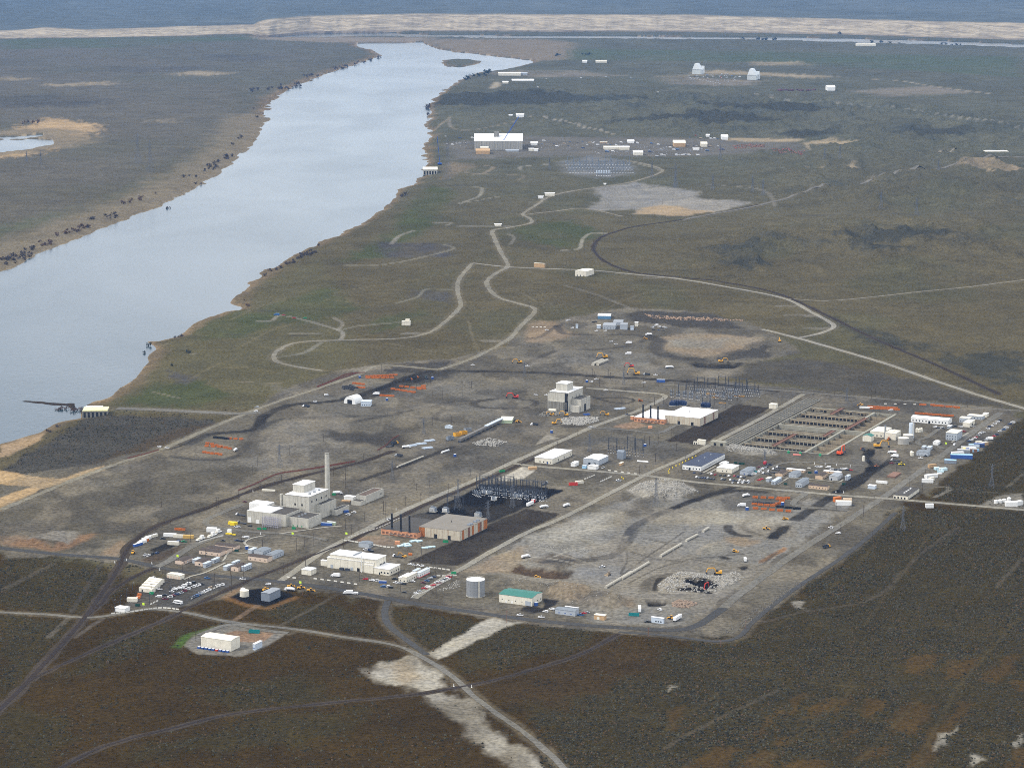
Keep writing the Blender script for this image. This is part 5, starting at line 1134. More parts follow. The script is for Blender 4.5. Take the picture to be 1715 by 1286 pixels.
def powerhouse(k,C,xL,xR,hp,OC,oxL,ohp,roof,oroof,stacks,lab1,lab2,door_f,vents=()):
 t,LA,LB,H = bldg('powerhouse',lab1,'building',k,C,xL,xR,hp,wall=PANC,roof=roof,kind='flat',over=0.15)
 n = 14; cols = [PANC,RUST,PANC,PANC,RUSTB,PANC,RUST,PANC,PANC,RUST,RUSTB,PANC,RUST,RUST] if 'rust' in lab1 else [PANC,PANC,PANC,RUSTB,PANC,PANC,PANC,PANC,PANC,PANC,RUSTB,PANC,PANC,PANC]
 for i in range(n):
  MB().box(LA * i / n + 0.12,LA * (i + 1) / n - 0.12,-0.22,-0.02,0.3,H - 0.25).obj('wall_panel',cols[i],t)
 for i in range(7):
  MB().box(-0.22,-0.02,LB * i / 7 + 0.12,LB * (i + 1) / 7 - 0.12,0.3,H - 0.25).obj('wall_panel',PANC if i != 6 else (RUST if 'rust' in lab1 else PANC),t)
  MB().box(-0.2,-0.05,LB * i / 7 - 0.12,LB * i / 7 + 0.11,0.2,H - 0.3).obj('rust_seam',RUSTB,t) if i else None
 for f in door_f: MB().box(-0.35,-0.2,f * LB - 1.6,f * LB + 1.6,0.0,4.2).obj('door',BLK,t)
 for fa,fb in vents: MB().box(LA * fa,LA * fa + 2.4,LB * fb,LB * fb + 3.2,H + 0.3,H + 1.5).obj('roof_fan',BBLU,t)
 MB().tube((LA * 0.5,LB * 0.55,H + 0.3),(LA * 0.5,LB * 0.55,H + 2),0.4,8).obj('roof_pipe',BLK,t)
 u,LA2,LB2,H2 = bldg('stack_house',lab2,'building',k,OC,oxL,OC[0] + 10,ohp,wall=BRICK,roof=oroof,kind='flat',la=LA * 0.93,over=0.1)
 for i in range(9): MB().box(-0.25,-0.02,LB2 * (i + 0.2) / 9,LB2 * (i + 0.8) / 9,H2 * 0.25,H2 * 0.62).obj('louvre',RUSTB,u)
 MB().box(-0.3,-0.02,0.2,LB2 - 0.2,H2 - 0.7,H2 - 0.1).obj('cornice',BRICK,u)
 for i in range(3): MB().box(-1.8,-0.3,LB2 * (0.2 + 0.22 * i),LB2 * (0.34 + 0.22 * i),H2 * 0.3,H2 * 0.38).obj('canopy',COND,u)
 for (sx,sy,st_) in stacks:
  c = at(*Q(k,sx,sy),H2 + 0.3); rel = (c[0] - u.location.x,c[1] - u.location.y); a = rel[0] * EA[0] + rel[1] * EA[1]; b = rel[0] * EB[0] + rel[1] * EB[1]
  h = (sy - st_) * CROPS[k][2] / 1715 / (scale_at(*c) * 0.97)
  p = MB().tube((a,b,H2 + 0.3),(a,b,H2 + 0.3 + h),0.95,12).obj('exhaust_stack',BLK,u); MB().tube((a,b,H2 + 0.3 + h),(a,b,H2 + 0.7 + h),1.1,12).obj('rim',STLD,p); MB().tube((a,b,H2 + 0.3),(a,b,H2 + 1.4),1.35,12).obj('flashing',STLD,p)
powerhouse('B',(860,778),468,1120,92,(450,752),106,50,GRVR,TAR,[(208,660,515),(294,680,523),(377,690,537)],'cream powerhouse with rust streaked side panels and flat gravel roof','low salmon annex with three black stacks beside the rust streaked powerhouse',(0.26,0.59),[(0.42,0.04),(0.5,0.04),(0.66,0.05),(0.76,0.05)])
powerhouse('G',(872,652),534,1043,76,(528,632),238,44,WHD,WHD,[(325,566,447),(398,571,455),(468,581,462)],'cream powerhouse with patchy white roof beside the half demolished reactor','low salmon annex with white roof and three black stacks',(0.22,0.6))
bldg('stair_hut','small salmon hut at the left end of the white roofed annex','hut','G',(232,590),205,242,34,wall=BRICK,roof=CRM)
# ---- white process building
def white_building():
 t,o = compound('process_building','large white metal process building with two level roof','building','D',(825,575))
 v = vol(t,o,'D',(835,474),388,872,9.6,wall=CRM,roof=WHR,panels=6,over=0.3); w = vol(t,o,'D',(858,443),416,951,12.8,wall=CRM,roof=WHR,panels=3,over=0.4)
 vol(t,o,'D',(384,455),326,402,4.8,wall=CRM,roof=WHR,over=0.1); vol(t,o,'D',(455,446),390,472,7.4,wall=CRM,roof=WHR,over=0.1); vol(t,o,'D',(826,497),745,842,7.6,wall=CRM,roof=WHR,over=0.1)
 a,la,b,lb = v
 for f in (0.2,0.4,0.6,0.8): MB().box(a + 1.0,a + 2.4,b + lb * f,b + lb * f + 1.6,9.95,10.9).obj('roof_vent',STL,t)
 p = MB().tube((a - 1.2,b + lb * 0.25,0),(a - 1.2,b + lb * 0.25,15.5),0.45,8).obj('exhaust_stack',WHT,t)
 for f in (0.08,0.33,0.47,0.9): patch(t,'F',a - 0.14,b + lb * f,0,3.2,2.6,BLK if f < 0.4 else BLG,'door')
 for i in range(9): MB().box(a + la * 0.02,a + la * 0.3,b + lb * (0.1 + 0.1 * i),b + lb * (0.1 + 0.1 * i) + 0.18,9.95,10.15).obj('roof_seam',STL,t)
 for i in range(5): MB().box(w[0] + w[1] * (0.15 + 0.17 * i),w[0] + w[1] * (0.15 + 0.17 * i) + 1.6,w[2] + w[3] * 0.5,w[2] + w[3] * 0.5 + 1.6,13.15,14.3).obj('roof_vent',STL,t)
 for i in range(4): patch(t,'R',w[0] + w[1] * (0.4 + 0.15 * i),w[2] - 0.1,6,7.4,1.6,STLD,'louvre')
 for f in (0.5,0.62): MB().box(a - 3.4,a - 1.2,b + lb * f,b + lb * f + 4,0,2.2).obj('air_handler',STLD,t)
 bldg('office_annex','low white office annex at the right end of the process building','building','D',(985,595),832,1088,58,wall=CRM,roof=WHR,wins=[('F',3,0.1,0.5,1.6,1.6,3.0),('R',4,0.2,0.85,1.5,1.6,3.0)] + doors('F',[0.62]))
white_building()
bldg('storage_shed','small white flat roofed shed left of the process building','shed','D',(232,592),143,286,48,wall=CRM,roof=WHR,wins=doors('F',[0.5],2.5,2.6,CRM))
bldg('office_trailer','grey double trailer behind the process building','trailer','D',(790,330),690,830,40,wall=BLG,roof=DGR,kind='gableA',rise=0.8,wins=[('R',3,0.2,0.8,1.2,1.2,2.2)])
# ---- tank and green-roofed building
def tank(name,label,k,cx,by,ty,r,wall,roof,ladder=True,rail=True,dome=0.4,hh=None):
 u,v = Q(k,cx,by); c = at(u,v); s = CROPS[k][2] / 1715.0; R = r * s / scale_at(*c); x,y = c[0],c[1] + R * 0.98
 h = hh or (by - ty) * s / (scale_at(*c) * 0.97)
 t = empty(name,x,y,0.0); tag(t,label,'tank'); b = MB()
 for i in range(5): b.tube((0,0,h * i / 5),(0,0,h * (i + 1) / 5 - 0.05),R,40)
 b.obj('shell',wall,t); MB().tube((0,0,h),(0,0,h + dome),R * 1.01,40,0,R * 0.05).obj('roof',roof,t); MB().tube((0,0,-0.3),(0,0,0.25),R * 1.05,40).obj('base_ring',CON,t)
 if ladder:
  l = MB(); a = -1.2; px,py = (R + 0.3) * math.cos(a),(R + 0.3) * math.sin(a); l.box(px - 0.4,px + 0.4,py - 0.3,py + 0.3,0,h + 1); l.obj('ladder',CRM,t)
 if rail:
  n = 28
  rl = MB()
  for i in range(n):
   a0,a1 = 2 * math.pi * i / n,2 * math.pi * (i + 1) / n; p = lambda a,z: ((R - 0.2) * math.cos(a),(R - 0.2) * math.sin(a),z)
   rl.bar(p(a0,h),p(a0,h + 1.2),0.08); rl.bar(p(a0,h + 1.2),p(a1,h + 1.2),0.08); rl.bar(p(a0,h + 0.6),p(a1,h + 0.6),0.06)
  rl.obj('railing',CRM,t)
 return t
tank('storage_tank','tall grey steel water tank with white top','E',208,690,535,89,TANKG,WHR)
def green_building():
 t,LA,LB,H = bldg('metal_building','cream metal building with green gable roof near the tank','building','E',(748,772),433,846,78,wall=CRM,roof=GRN,kind='gableB',rise=1.4,over=0.3,wins=doors('F',[0.78,0.6],1.4,2.4,WHT) + [('R',3,0.25,0.85,1.2,2.0,3.0),('F',4,0.3,0.9,0.8,2.6,3.2)])
 MB().box(-0.15,-0.02,LB * 0.04,LB * 0.20,0.05,4.2).obj('roll_door',BLG,t)
green_building()
# ---- middle of the plant
bldg('warehouse','long white flat roofed warehouse beside the diagonal road','building','F',(372,1072),203,560,50,wall=CRM,roof=WHD,wins=[('F',4,0.1,0.7,1.2,1.2,2.4),('R',3,0.3,0.9,1.5,1.0,3.0)] + doors('F',[0.28],1.6,2.4,BLU))
bldg('workshop','blue grey workshop with white roof in the middle of the plant','building','F',(815,1085),668,908,52,wall=BLG,roof=WHR,kind='gableA',rise=1.2,wins=[('F',2,0.25,0.6,2.6,0.1,2.6)],extra=None)
bldg('storage_tent','white tent in front of the blue grey workshop','tent','F',(790,1125),708,816,30,wall=WHT,roof=WHT,kind='gableA',rise=0.8)
bldg('storage_box','light blue storage box next to the white tent','shed','F',(690,1115),655,706,26,wall=LBL,roof=BLGR)
bldg('storage_tent','white box tent left of the blue grey workshop','tent','F',(590,1095),548,628,32,wall=WHT,roof=WHT,kind='gableA',rise=0.5)
bldg('switch_house','tall windowless blue grey switch house beside small substation','building','F',(1050,1025),990,1078,68,wall=BBLU,roof=BBLU,kind='gableB',rise=1.5)
bldg('storage_box','cream storage box in front of the substation yard','shed','F',(1028,1086),1008,1055,22,wall=SAND,roof=CRM)
def office(k):
 t,LA,LB,H = bldg('office_building','long white office with dark blue flat roof','building','G',(880,1080),703,1108,45,wall=WHT,roof=mat('dark_blue_roof',(0.045,0.055,0.09),0.85,0.2,0.2),wins=[('F',6,0.08,0.92,1.3,1.3,2.6),('R',22,0.04,0.97,1.2,1.3,2.6)] + doors('F',[0.62],2.2,2.6))
 for f in (0.3,0.55,0.8): MB().box(LA * f,LA * f + 2,LB * 0.5,LB * 0.5 + 1.5,H + 0.3,H + 1.2).obj('roof_vent',STL,t)
office('G')
bldg('meeting_hall','low cream office right of the long white office','building','a',(705,778),428,835,75,wall=CRM,roof=WHD,kind='gableA',rise=0.5,wins=[('F',2,0.35,0.62,1.0,1.2,2.2)])
bldg('storage_tent','small rounded white tent behind the cream office','tent','a',(590,640),480,650,34,wall=WHT,roof=WHT,kind='gableA',rise=0.6)
bldg('office_trailer','blue grey wide trailer beside the angled parked cars','trailer','a',(990,815),845,1135,62,wall=BLG,roof=DGR,kind='gableA',rise=0.7,wins=doors('F',[0.45],1.0,2.1,BLU))
# ---- lower office trailers (right side)
T_ = 'office trailers in the right hand cluster'
bldg('office_trailer','narrow light blue trailer with pale roof in the lower left of the cluster','trailer','a',(1478,985),1412,1600,62,wall=BLG,roof=BLGR,wins=[('F',1,0.5,0.5,1.5,1.0,2.0),('R',4,0.2,0.8,0.9,1.1,2.0)],group=T_)
bldg('storage_box','grey box with cream top beside the narrow light blue trailer','shed','a',(1372,935),1312,1420,60,wall=BLG,roof=CRM,group=T_)
bldg('office_trailer','peach trailer with brown roof behind the narrow light blue trailer','trailer','a',(1610,838),1482,1700,50,wall=PEACH,roof=BRR,kind='gableA',rise=0.8,wins=[('R',4,0.15,0.85,0.9,1.1,2.0)],group=T_)
bldg('office_trailer','peach long trailer with white edged roof at the back of the cluster','trailer','b',(500,770),180,520,40,wall=PEACH,roof=WHR,lb=None,la=5,wins=[('F',4,0.1,0.9,0.9,1.1,2.0)],group=T_)
bldg('office_trailer','blue grey double trailer in the middle left of the cluster','trailer','b',(360,868),222,450,72,wall=BLG,roof=DGR,kind='gableA',rise=0.7,wins=[('F',2,0.3,0.7,0.9,1.1,2.0)],group=T_)
bldg('office_trailer','peach double trailer with brown roof right of the courtyard','trailer','b',(830,890),700,920,62,wall=PEACH,roof=BRR,kind='gableA',rise=0.8,wins=[('R',3,0.2,0.8,0.9,1.1,2.0)],group=T_)
bldg('office_trailer','second peach long trailer at the back right of the cluster','trailer','b',(1155,800),845,1175,36,wall=PEACH,roof=WHR,la=5,wins=[('F',4,0.1,0.9,0.9,1.1,2.0)],group=T_)
bldg('office_trailer','pale grey double trailer right of the peach double trailer','trailer','b',(1095,912),945,1190,70,wall=mat('pale_grey_siding',(0.46,0.47,0.48),0.7,0.08,0.3),roof=STL,kind='gableA',rise=0.7,wins=doors('F',[0.7]) + [('R',3,0.2,0.8,0.9,1.1,2.0)],group=T_)
bldg('office_trailer','short light blue trailer at the right end of the cluster','trailer','b',(1280,905),1232,1338,66,wall=BLG,roof=BLGR,group=T_)
bldg('office_trailer','blue grey double trailer nearest the cross road','trailer','b',(455,1035),345,590,88,wall=BLG,roof=DGR,kind='gableA',rise=0.7,wins=[('F',3,0.2,0.8,0.9,1.1,2.0)],group=T_)
bldg('office_trailer','long peach trailer with brown roof beside the cross road','trailer','b',(915,1080),580,955,62,wall=PEACH,roof=BRR,kind='gableB',rise=0.8,wins=[('F',6,0.08,0.92,0.9,1.1,2.0)],group=T_)
# ---- treatment yard and right side
bldg('crew_building','long white crew building with a row of dark windows','building','c',(1580,235),915,1650,78,wall=WHT,roof=WHR,kind='gableB',rise=1.6,la=17,wins=[('F',11,0.06,0.94,1.4,1.6,3.2)] + doors('F',[0.5],2.5,3.0))
bldg('metal_shed','small beige shed with green gable roof by the basins','shed','c',(205,535),48,255,95,wall=CRM,roof=GRN,kind='gableA',rise=1.8,wins=doors('F',[0.85],1.2,2.3,WHT))
bldg('filter_building','white low building with stepped roof behind the green roofed shed','building','c',(430,460),185,530,95,wall=CRM,roof=CRM,wins=[('F',3,0.2,0.8,1.4,1.0,2.6)],la=30)
bldg('filter_building','cream building with bulging roof tanks in the treatment yard','building','c',(640,505),450,735,115,wall=CRM,roof=CRM,wins=[('R',3,0.2,0.8,1.4,1.0,2.6)],extra=lambda t,LA,LB,H: [MB().tube((LA * 0.3 + i * 5,LB * 0.5,H + 0.3),(LA * 0.3 + i * 5,LB * 0.5,H + 1.5),2.0,12,0,1.2).obj('roof_dome',CRM,t) for i in range(3)])
tank('settling_tank','squat concrete tank in front of the tall silo','c',795,585,480,98,TANKC,CRM,ladder=False,rail=False,dome=1.4)
tank('settling_tank','squat concrete tank half hidden behind the front one','c',880,520,425,95,TANKC,CRM,ladder=False,rail=False,dome=1.4)
tank('silo','tall pale blue silo rising over the concrete tanks','c',932,470,215,48,BLGR,BLGR,rail=False,dome=0.8)
tank('silo','short steel stack on the treatment building roof side','c',458,470,240,18,STL,STLD,ladder=False,rail=False,dome=0.8)
for i,(x,y) in enumerate([(1030,345),(1070,350),(1110,340)]):
 tank('mixer_tank',['cream round vessel','middle cream vessel','right cream vessel'][i] + ' beside the tall silo','c',x,y + 20,y - 40,26,CRM,CRM,ladder=False,rail=False,dome=1.2)
S2 = 'blue grey stacked office units'
def two_storey(k,C,xL,xR,hp,label):
 bldg('office_trailer',label,'trailer',k,C,xL,xR,hp,wall=BLG,roof=CRM,wins=[('F',4,0.15,0.85,1.0,1.2,2.2),('F',4,0.15,0.85,1.0,4.2,5.2),('R',3,0.2,0.8,1.0,1.2,2.2)],group=S2)
two_storey('d',(470,865),262,570,135,'large blue grey two storey trailer with cream roof')
bldg('office_trailer','long blue grey trailer with cream roof at the far corner','trailer','d',(940,480),660,985,62,wall=BLG,roof=CRM,wins=[('F',5,0.1,0.9,1.0,1.2,2.2)],group=S2)
bldg('storage_box','cream box at the end of the far corner trailer','shed','d',(1020,430),945,1062,55,wall=CRM,roof=WHR)
bldg('office_trailer','blue grey trailer in front of the far corner trailer','trailer','d',(700,540),515,745,85,wall=BLG,roof=CRM,wins=[('F',4,0.15,0.85,1.0,1.2,2.2)],group=S2)
bldg('canopy_shed','beige open fronted shed beside the corner trailers','shed','d',(705,615),578,805,72,wall=CRM,roof=CRM,wins=[('R',1,0.5,0.5,5,0.1,2.6)])
bldg('storage_tent','white tent beside the curved drive','tent','d',(115,950),25,165,55,wall=WHT,roof=WHT,kind='gableA',rise=0.4)
bldg('office_trailer','small white trailer behind the large two storey trailer','trailer','d',(340,640),285,385,38,wall=BLG,roof=WHR,wins=[('F',2,0.3,0.7,0.9,1.1,2.0)],group=S2)
bldg('office_trailer','blue grey gabled trailer beside the right perimeter road','trailer','c',(1215,800),1015,1225,70,wall=BLG,roof=DGR,kind='gableA',rise=0.8,la=11,wins=[('F',3,0.2,0.8,0.9,1.1,2.0)])
bldg('storage_box','narrow blue white roofed box behind the perimeter gabled trailer','shed','c',(1160,665),1108,1200,36,wall=BLG,roof=BLGR); bldg('storage_box','second blue white roofed box behind the perimeter gabled trailer','shed','c',(1265,690),1198,1305,52,wall=BLG,roof=BLGR)
bldg('lumber_deck','brown timber platform near the perimeter road','platform','c',(630,1185),490,740,40,wall=WOODL,roof=WOODL,h=1.5)
for i in range(5): box_thing('storage_cube',f'white storage cube, {ORD[i]} from the left in the short row by the timber platform','crate','c',(345 + i * 38,1268 + i * 4),2.8,2.6,2.6,WHT,154,'white cubes in a row')
bldg('guard_hut','light blue hut with white roof near the cross road junction','hut','J',(285,1025),218,302,30,wall=BLGR,roof=WHR)
bldg('flat_building','long dark roofed building beside the road junction','building','J',(600,1125),465,712,34,wall=CRM,roof=TAR,wins=[('F',4,0.2,0.9,1.5,0.2,2.2,BLK),('R',3,0.1,0.8,1.5,0.6,2.0)],extra=lambda t,LA,LB,H: [MB().box(LA * (0.25 + 0.17 * i),LA * (0.25 + 0.17 * i) + 2,LB * 0.4,LB * 0.4 + 1.6,H + 0.3,H + 1.0).obj('roof_vent',WHT,t) for i in range(4)])
box_thing('storage_cube','white box standing alone beside the right cross road','crate','J',(775,1205),8,4.5,4.0,WHT,0)
box_thing('storage_box','white box with vents at the far right roadside pad','crate','J',(1540,1192),12,5,5.0,WHT,0); box_thing('storage_box','rightmost white box at the far right roadside pad','crate','J',(1622,1190),13,4.5,4.5,WHT,35)
for i,(x,y) in enumerate([(1450,1145),(1490,1140),(1530,1135),(1575,1120)]):
 tank('propane_tank',f'white round tank, {ORD[i]} from the left at the far right roadside pad','J',x,y + 18,y - 10,20,WHT,WHT,ladder=False,rail=False,dome=0.8)
# ---- lower left cluster
C_ = 'trailers in the lower left cluster'
def trl(k,C,xL,xR,hp,label,wall=TANW,roof=BRR,kind='gableA',rise=0.7,**kw): bldg('office_trailer',label,'trailer',k,C,xL,xR,hp,wall=wall,roof=roof,kind=kind,rise=rise,group=C_,**kw)
trl('h',(500,1132),355,675,62,'tan trailer with brown roof at the left end of the cluster',wins=[('R',3,0.15,0.8,1.0,1.1,2.1)] + [('R',1,0.45,0.45,1.2,0.2,2.3,WHT,'door')])
trl('h',(1160,985),785,1185,70,'tan trailer with brown roof nearest of the stepped three',kind='gableB',la=9,wins=[('F',4,0.12,0.88,1.0,1.1,2.1)])
trl('h',(1285,930),925,1310,62,'tan trailer with brown roof in the middle of the stepped three',kind='gableB',la=9,wins=[('F',5,0.12,0.88,1.0,1.1,2.1)] + doors('F',[0.4],1.2,2.2,WHT))
trl('h',(1430,872),1070,1455,60,'tan trailer with brown roof farthest of the stepped three',kind='gableB',la=9,wins=[('F',5,0.12,0.88,1.0,1.1,2.1)] + doors('F',[0.4],1.2,2.2,WHT))
trl('h',(730,1110),665,830,62,'narrow light blue trailer behind the tan trailer',wall=BLG,roof=BLGR,kind='flat',wins=[('R',4,0.15,0.85,0.9,1.1,2.0)])
trl('h',(850,1160),708,1010,70,'tan gabled trailer between the two light blue trailers',wins=[('F',1,0.4,0.4,1.6,1.0,2.2)])
trl('h',(905,1190),855,1010,75,'front light blue trailer against the tan gabled trailer',wall=BLG,roof=BLGR,kind='flat',wins=[('R',5,0.1,0.9,0.9,1.1,2.0)])
trl('h',(1050,1110),1000,1160,62,'rear light blue trailer against the tan gabled trailer',wall=BLG,roof=BLGR,kind='flat',wins=[('R',5,0.1,0.9,0.9,1.1,2.0)])
trl('h',(1280,1240),1222,1390,72,'front light blue trailer left of the path',wall=BLG,roof=BLGR,kind='flat',wins=[('R',4,0.1,0.9,0.9,1.1,2.0)])
trl('h',(1420,1150),1372,1525,58,'rear light blue trailer left of the path',wall=BLG,roof=BLGR,kind='flat',wins=[('R',4,0.1,0.9,0.9,1.1,2.0)])
trl('C',(1250,670),1180,1330,42,'tan gabled trailer near the railway cut',wins=[('F',1,0.5,0.5,1.2,1.0,2.0)])
trl('C',(1310,665),1282,1385,40,'light blue trailer near the railway cut',wall=BLG,roof=BLGR,kind='flat',wins=[('R',4,0.1,0.9,0.9,1.1,2.0)])
trl('C',(1380,500),1345,1432,36,'small light blue trailer at the end of the curved path',wall=BLG,roof=BLGR,kind='flat')
trl('C',(1490,520),1402,1568,42,'blue grey double trailer right of the courtyard',wall=BLG,roof=DGR,wins=[('R',4,0.1,0.9,0.9,1.1,2.0)])
trl('C',(1595,550),1520,1690,40,'blue grey double trailer farthest right in the cluster',wall=BLG,roof=DGR,wins=[('R',4,0.1,0.9,0.9,1.1,2.0)])
trl('C',(1530,583),1345,1560,42,'long tan trailer in front of the blue grey double trailers',kind='gableB',la=9,wins=[('F',4,0.12,0.88,1.0,1.1,2.1)])
# cream tents
bldg('fabric_tent','cream tent with five panelled openings by the road','tent','g',(775,220),528,848,70,wall=CRM,roof=CRM,kind='gableA',rise=0.6,wins=[('F',5,0.1,0.9,2.0,0.2,2.6,TANW,'panel')])
for i,(x,y) in enumerate([(265,460),(310,408),(352,368),(392,330),(425,295)]):
 c,LA,LB,H = frame('g',(x,y),x - 235,x + 70,64)
 bldg('fabric_tent',f'cream tent, {ORD[i]} from the front in the joined row','tent','g',(x,y),x - 235,x + 62,62,wall=CRM,roof=CRM,kind='gableB',rise=0.7,over=0.05,group='cream tents joined in a row',wins=doors('F',[0.75]) if i == 0 else [])
bldg('storage_tent','long white tarp shed at the parking lot corner','tent','C',(165,1062),72,216,36,wall=WHT,roof=WHT,kind='gableB',rise=0.4)
# equipment pad
bldg('storage_building','long grey corrugated shed on the black pad','shed','7',(1290,490),1250,1343,38,wall=BBLU,roof=STL,kind='gableA',rise=0.5)
tank('storage_tank','small cream tank on the black pad','7',1168,468,440,22,CRM,CRM,ladder=False,rail=False,dome=0.5)
tank('storage_tank','white sphere topped tank behind the cream tank on the black pad','7',1162,443,430,12,WHT,WHT,ladder=False,rail=False,dome=1.2)
# foreground yard
bldg('storage_shed','cream arched roof shed in the brown foreground yard','shed','7',(1105,728),963,1135,50,wall=CRM,roof=CRM,kind='gableB',rise=0.9,la=14)
for i in range(9):
 box_thing('barrel_crate',f'blue white drum crate, {ORD[i]} from the left along the cream shed','crate','7',(962 + i * 17,712 + i * 2.4),2.2,2.2,1.6,BLU if i != 5 else RED,154,'drum crates along the shed',m2=WHT)
bldg('office_trailer','light blue grey trailer in the brown foreground yard','trailer','7',(1222,722),1210,1256,28,wall=BLGR,roof=WHR,wins=[('F',1,0.5,0.5,1.0,1.0,2.0,BLU)])
box_thing('roll_off_bin','teal roll-off bin in the brown foreground yard','container','7',(1190,640),9,3.5,2.4,TEAL,-10,open_top=True)
# south road trailers
bldg('office_trailer','grey trailer beside the dark road right of the green roof','trailer','E',(1160,868),970,1200,46,wall=BLG,roof=DGR,kind='gableB',rise=0.6,la=8,wins=[('F',3,0.2,0.8,1.0,1.1,2.0,BLU)])
bldg('office_trailer','narrow white roofed trailer behind the grey roadside trailer','trailer','E',(1190,815),1065,1196,26,wall=BLG,roof=WHR)
bldg('storage_box','cream storage box beside the dark road','shed','E',(1440,908),1343,1462,42,wall=SAND,roof=CRM,wins=doors('F',[0.6],2.5,2.5,CRM))
bldg('office_trailer','silver trailer with dark windows beside the curved road corner','trailer','O',(405,940),288,415,50,wall=BLGR,roof=WHR,wins=[('F',3,0.2,0.6,1.2,1.0,2.0)])
# pump and water structures by the basins
bldg('pump_house','small cream pump house beside the far end of the dark pad','hut','G',(1595,487),1530,1618,42,wall=CRM,roof=CRM); bldg('pump_house','small cream pump house beside the near end of the dark pad','hut','a',(215,272),80,242,80,wall=CRM,roof=CRM)
bldg('valve_hut','tiny cream hut left of the near pump house','hut','a',(90,262),12,105,42,wall=CRM,roof=CRM,wins=doors('F',[0.3,0.7],1.2,2.0,BLK))
# intake on the river
def intake():
 x,y = G('4',392,790); t = empty('intake_building',x,y,math.radians(4),-3.0); tag(t,'concrete river intake under a pale yellow cover on the near bank','building')
 PY = mat('pale_yellow_cover',(0.78,0.74,0.42),0.7,0.1,0.2); MB().box(0,30,0,22,0,8.5).obj('wall',COND,t); MB().box(1,31,-0.5,22,8.5,10).obj('roof',PY,t); MB().box(3,24,14,20,10,11.5).obj('roof_ridge',WHT,t)
 for i in range(6): MB().box(2 + i * 5,4.5 + i * 5,-0.3,0.0,1,7.0).obj('intake_bay',BLK,t)
 x,y = G('2',425,830); t = empty('intake_building',x,y,math.radians(2),-4.0); tag(t,'pale concrete river intake by the distant crane','building')
 MB().box(0,34,0,60,0,12).obj('wall',CON,t); MB().box(-1,35,-1,61,12,13.5).obj('deck',CRM,t)
 for i in range(5): MB().box(2 + i * 6.5,5.5 + i * 6.5,-0.4,0.0,1,9.0).obj('intake_bay',BLK,t)
intake()
# mid distance
bldg('metal_building','blue walled shed with white roof by the mid distance yard','shed','M',(815,312),692,822,30,wall=mat('mid_blue_wall',(0.10,0.22,0.36),0.6,0.1,0.2),roof=WHR,kind='gableB',rise=1.2,ang=85)
bldg('storage_building','cream metal building on its own pad by the upper road','building','5',(1205,125),1152,1243,24,wall=CRM,roof=CRM,kind='gableA',rise=1.0,wins=[('F',3,0.2,0.8,1.5,0.2,2.5)])
bldg('storage_building','small tan shed beside the upper gravel road','shed','5',(1005,82),955,1010,20,wall=SAND,roof=CRM)
bldg('pump_house','pale yellow hut in the green riverside field','hut','5',(362,357),322,366,18,wall=CRM,roof=CRM,ang=85,extra=lambda t,LA,LB,H: MB().box(LA * 0.3,LA * 0.9,LB * 0.1,LB * 0.6,H + 0.3,H + 3).obj('upper_room',CRM,t))
Y_ = 'grey units in the mid distance yard'
for i,(x,y,w,hh,mm) in enumerate([(700,402,35,32,BLGR),(800,410,120,34,BLG),(940,412,70,46,BLG),(1020,415,30,32,BLGR),(1062,380,32,34,CRM),(492,398,22,36,BLGR),(885,370,90,28,BLG)]):
 bldg('office_trailer',['small pale blue unit at the left','long grey windowed unit','tall blue grey unit','small pale unit at the right','cream topped unit at the rear right','lone pale blue unit','grey unit behind the long one'][i] + ' of the mid distance yard','trailer','M',(x + w * 0.5,y),x - w * 0.5,x + w * 0.6,hh,wall=mm,roof=STL if i not in (0,4) else WHR,kind='gableB',rise=0.5,ang=84,group=Y_,wins=[('F',4,0.15,0.85,1.2,1.2,2.2)] if i == 1 else [])
def quonset(k,C,L,Wd,Hh,label,ang,m=None):
 x,y = G(k,*C); t = empty('fabric_shelter',x,y,math.radians(ang)); tag(t,label,'shelter'); n = 12; m = m or WHT
 prof = [(Wd / 2 - math.cos(math.pi * i / n) * Wd / 2,math.sin(math.pi * i / n) * Hh + 1.0) for i in range(n + 1)] + [(Wd,0),(0,0)][0:2]
 MB().extrude(prof[::-1],0,L,axis='x').obj('cover',m,t); MB().box(-0.15,0,Wd * 0.3,Wd * 0.7,0,Hh * 0.6).obj('door',BLK,t)
 for i in range(5): MB().extrude([(Wd / 2 - math.cos(math.pi * j / n) * (Wd / 2 + 0.1),math.sin(math.pi * j / n) * (Hh + 0.1) + 1.0) for j in range(n + 1)][::-1],L * (i + 0.5) / 5.5,L * (i + 0.5) / 5.5 + 0.25,axis='x').obj('rib',m,t)
quonset('N',(430,442),17,17,8.5,'white arched fabric shelter with a dark doorway',60)
bldg('office_trailer','silver blue trailer beside the white arched shelter','trailer','N',(575,460),482,590,42,wall=BLGR,roof=BLGR,ang=84,wins=[('F',4,0.15,0.85,1.0,1.1,2.0)])
bldg('small_shelter','pale blue arched hut beside the machinery yard','hut','N',(1352,675),1285,1360,22,wall=BLGR,roof=BLGR,kind='gableA',rise=1.5)
bldg('storage_tent','cream and pale green covered trailer near the pipe trench','tent','5',(850,826),793,858,14,wall=GRNW,roof=CRM,ang=85)
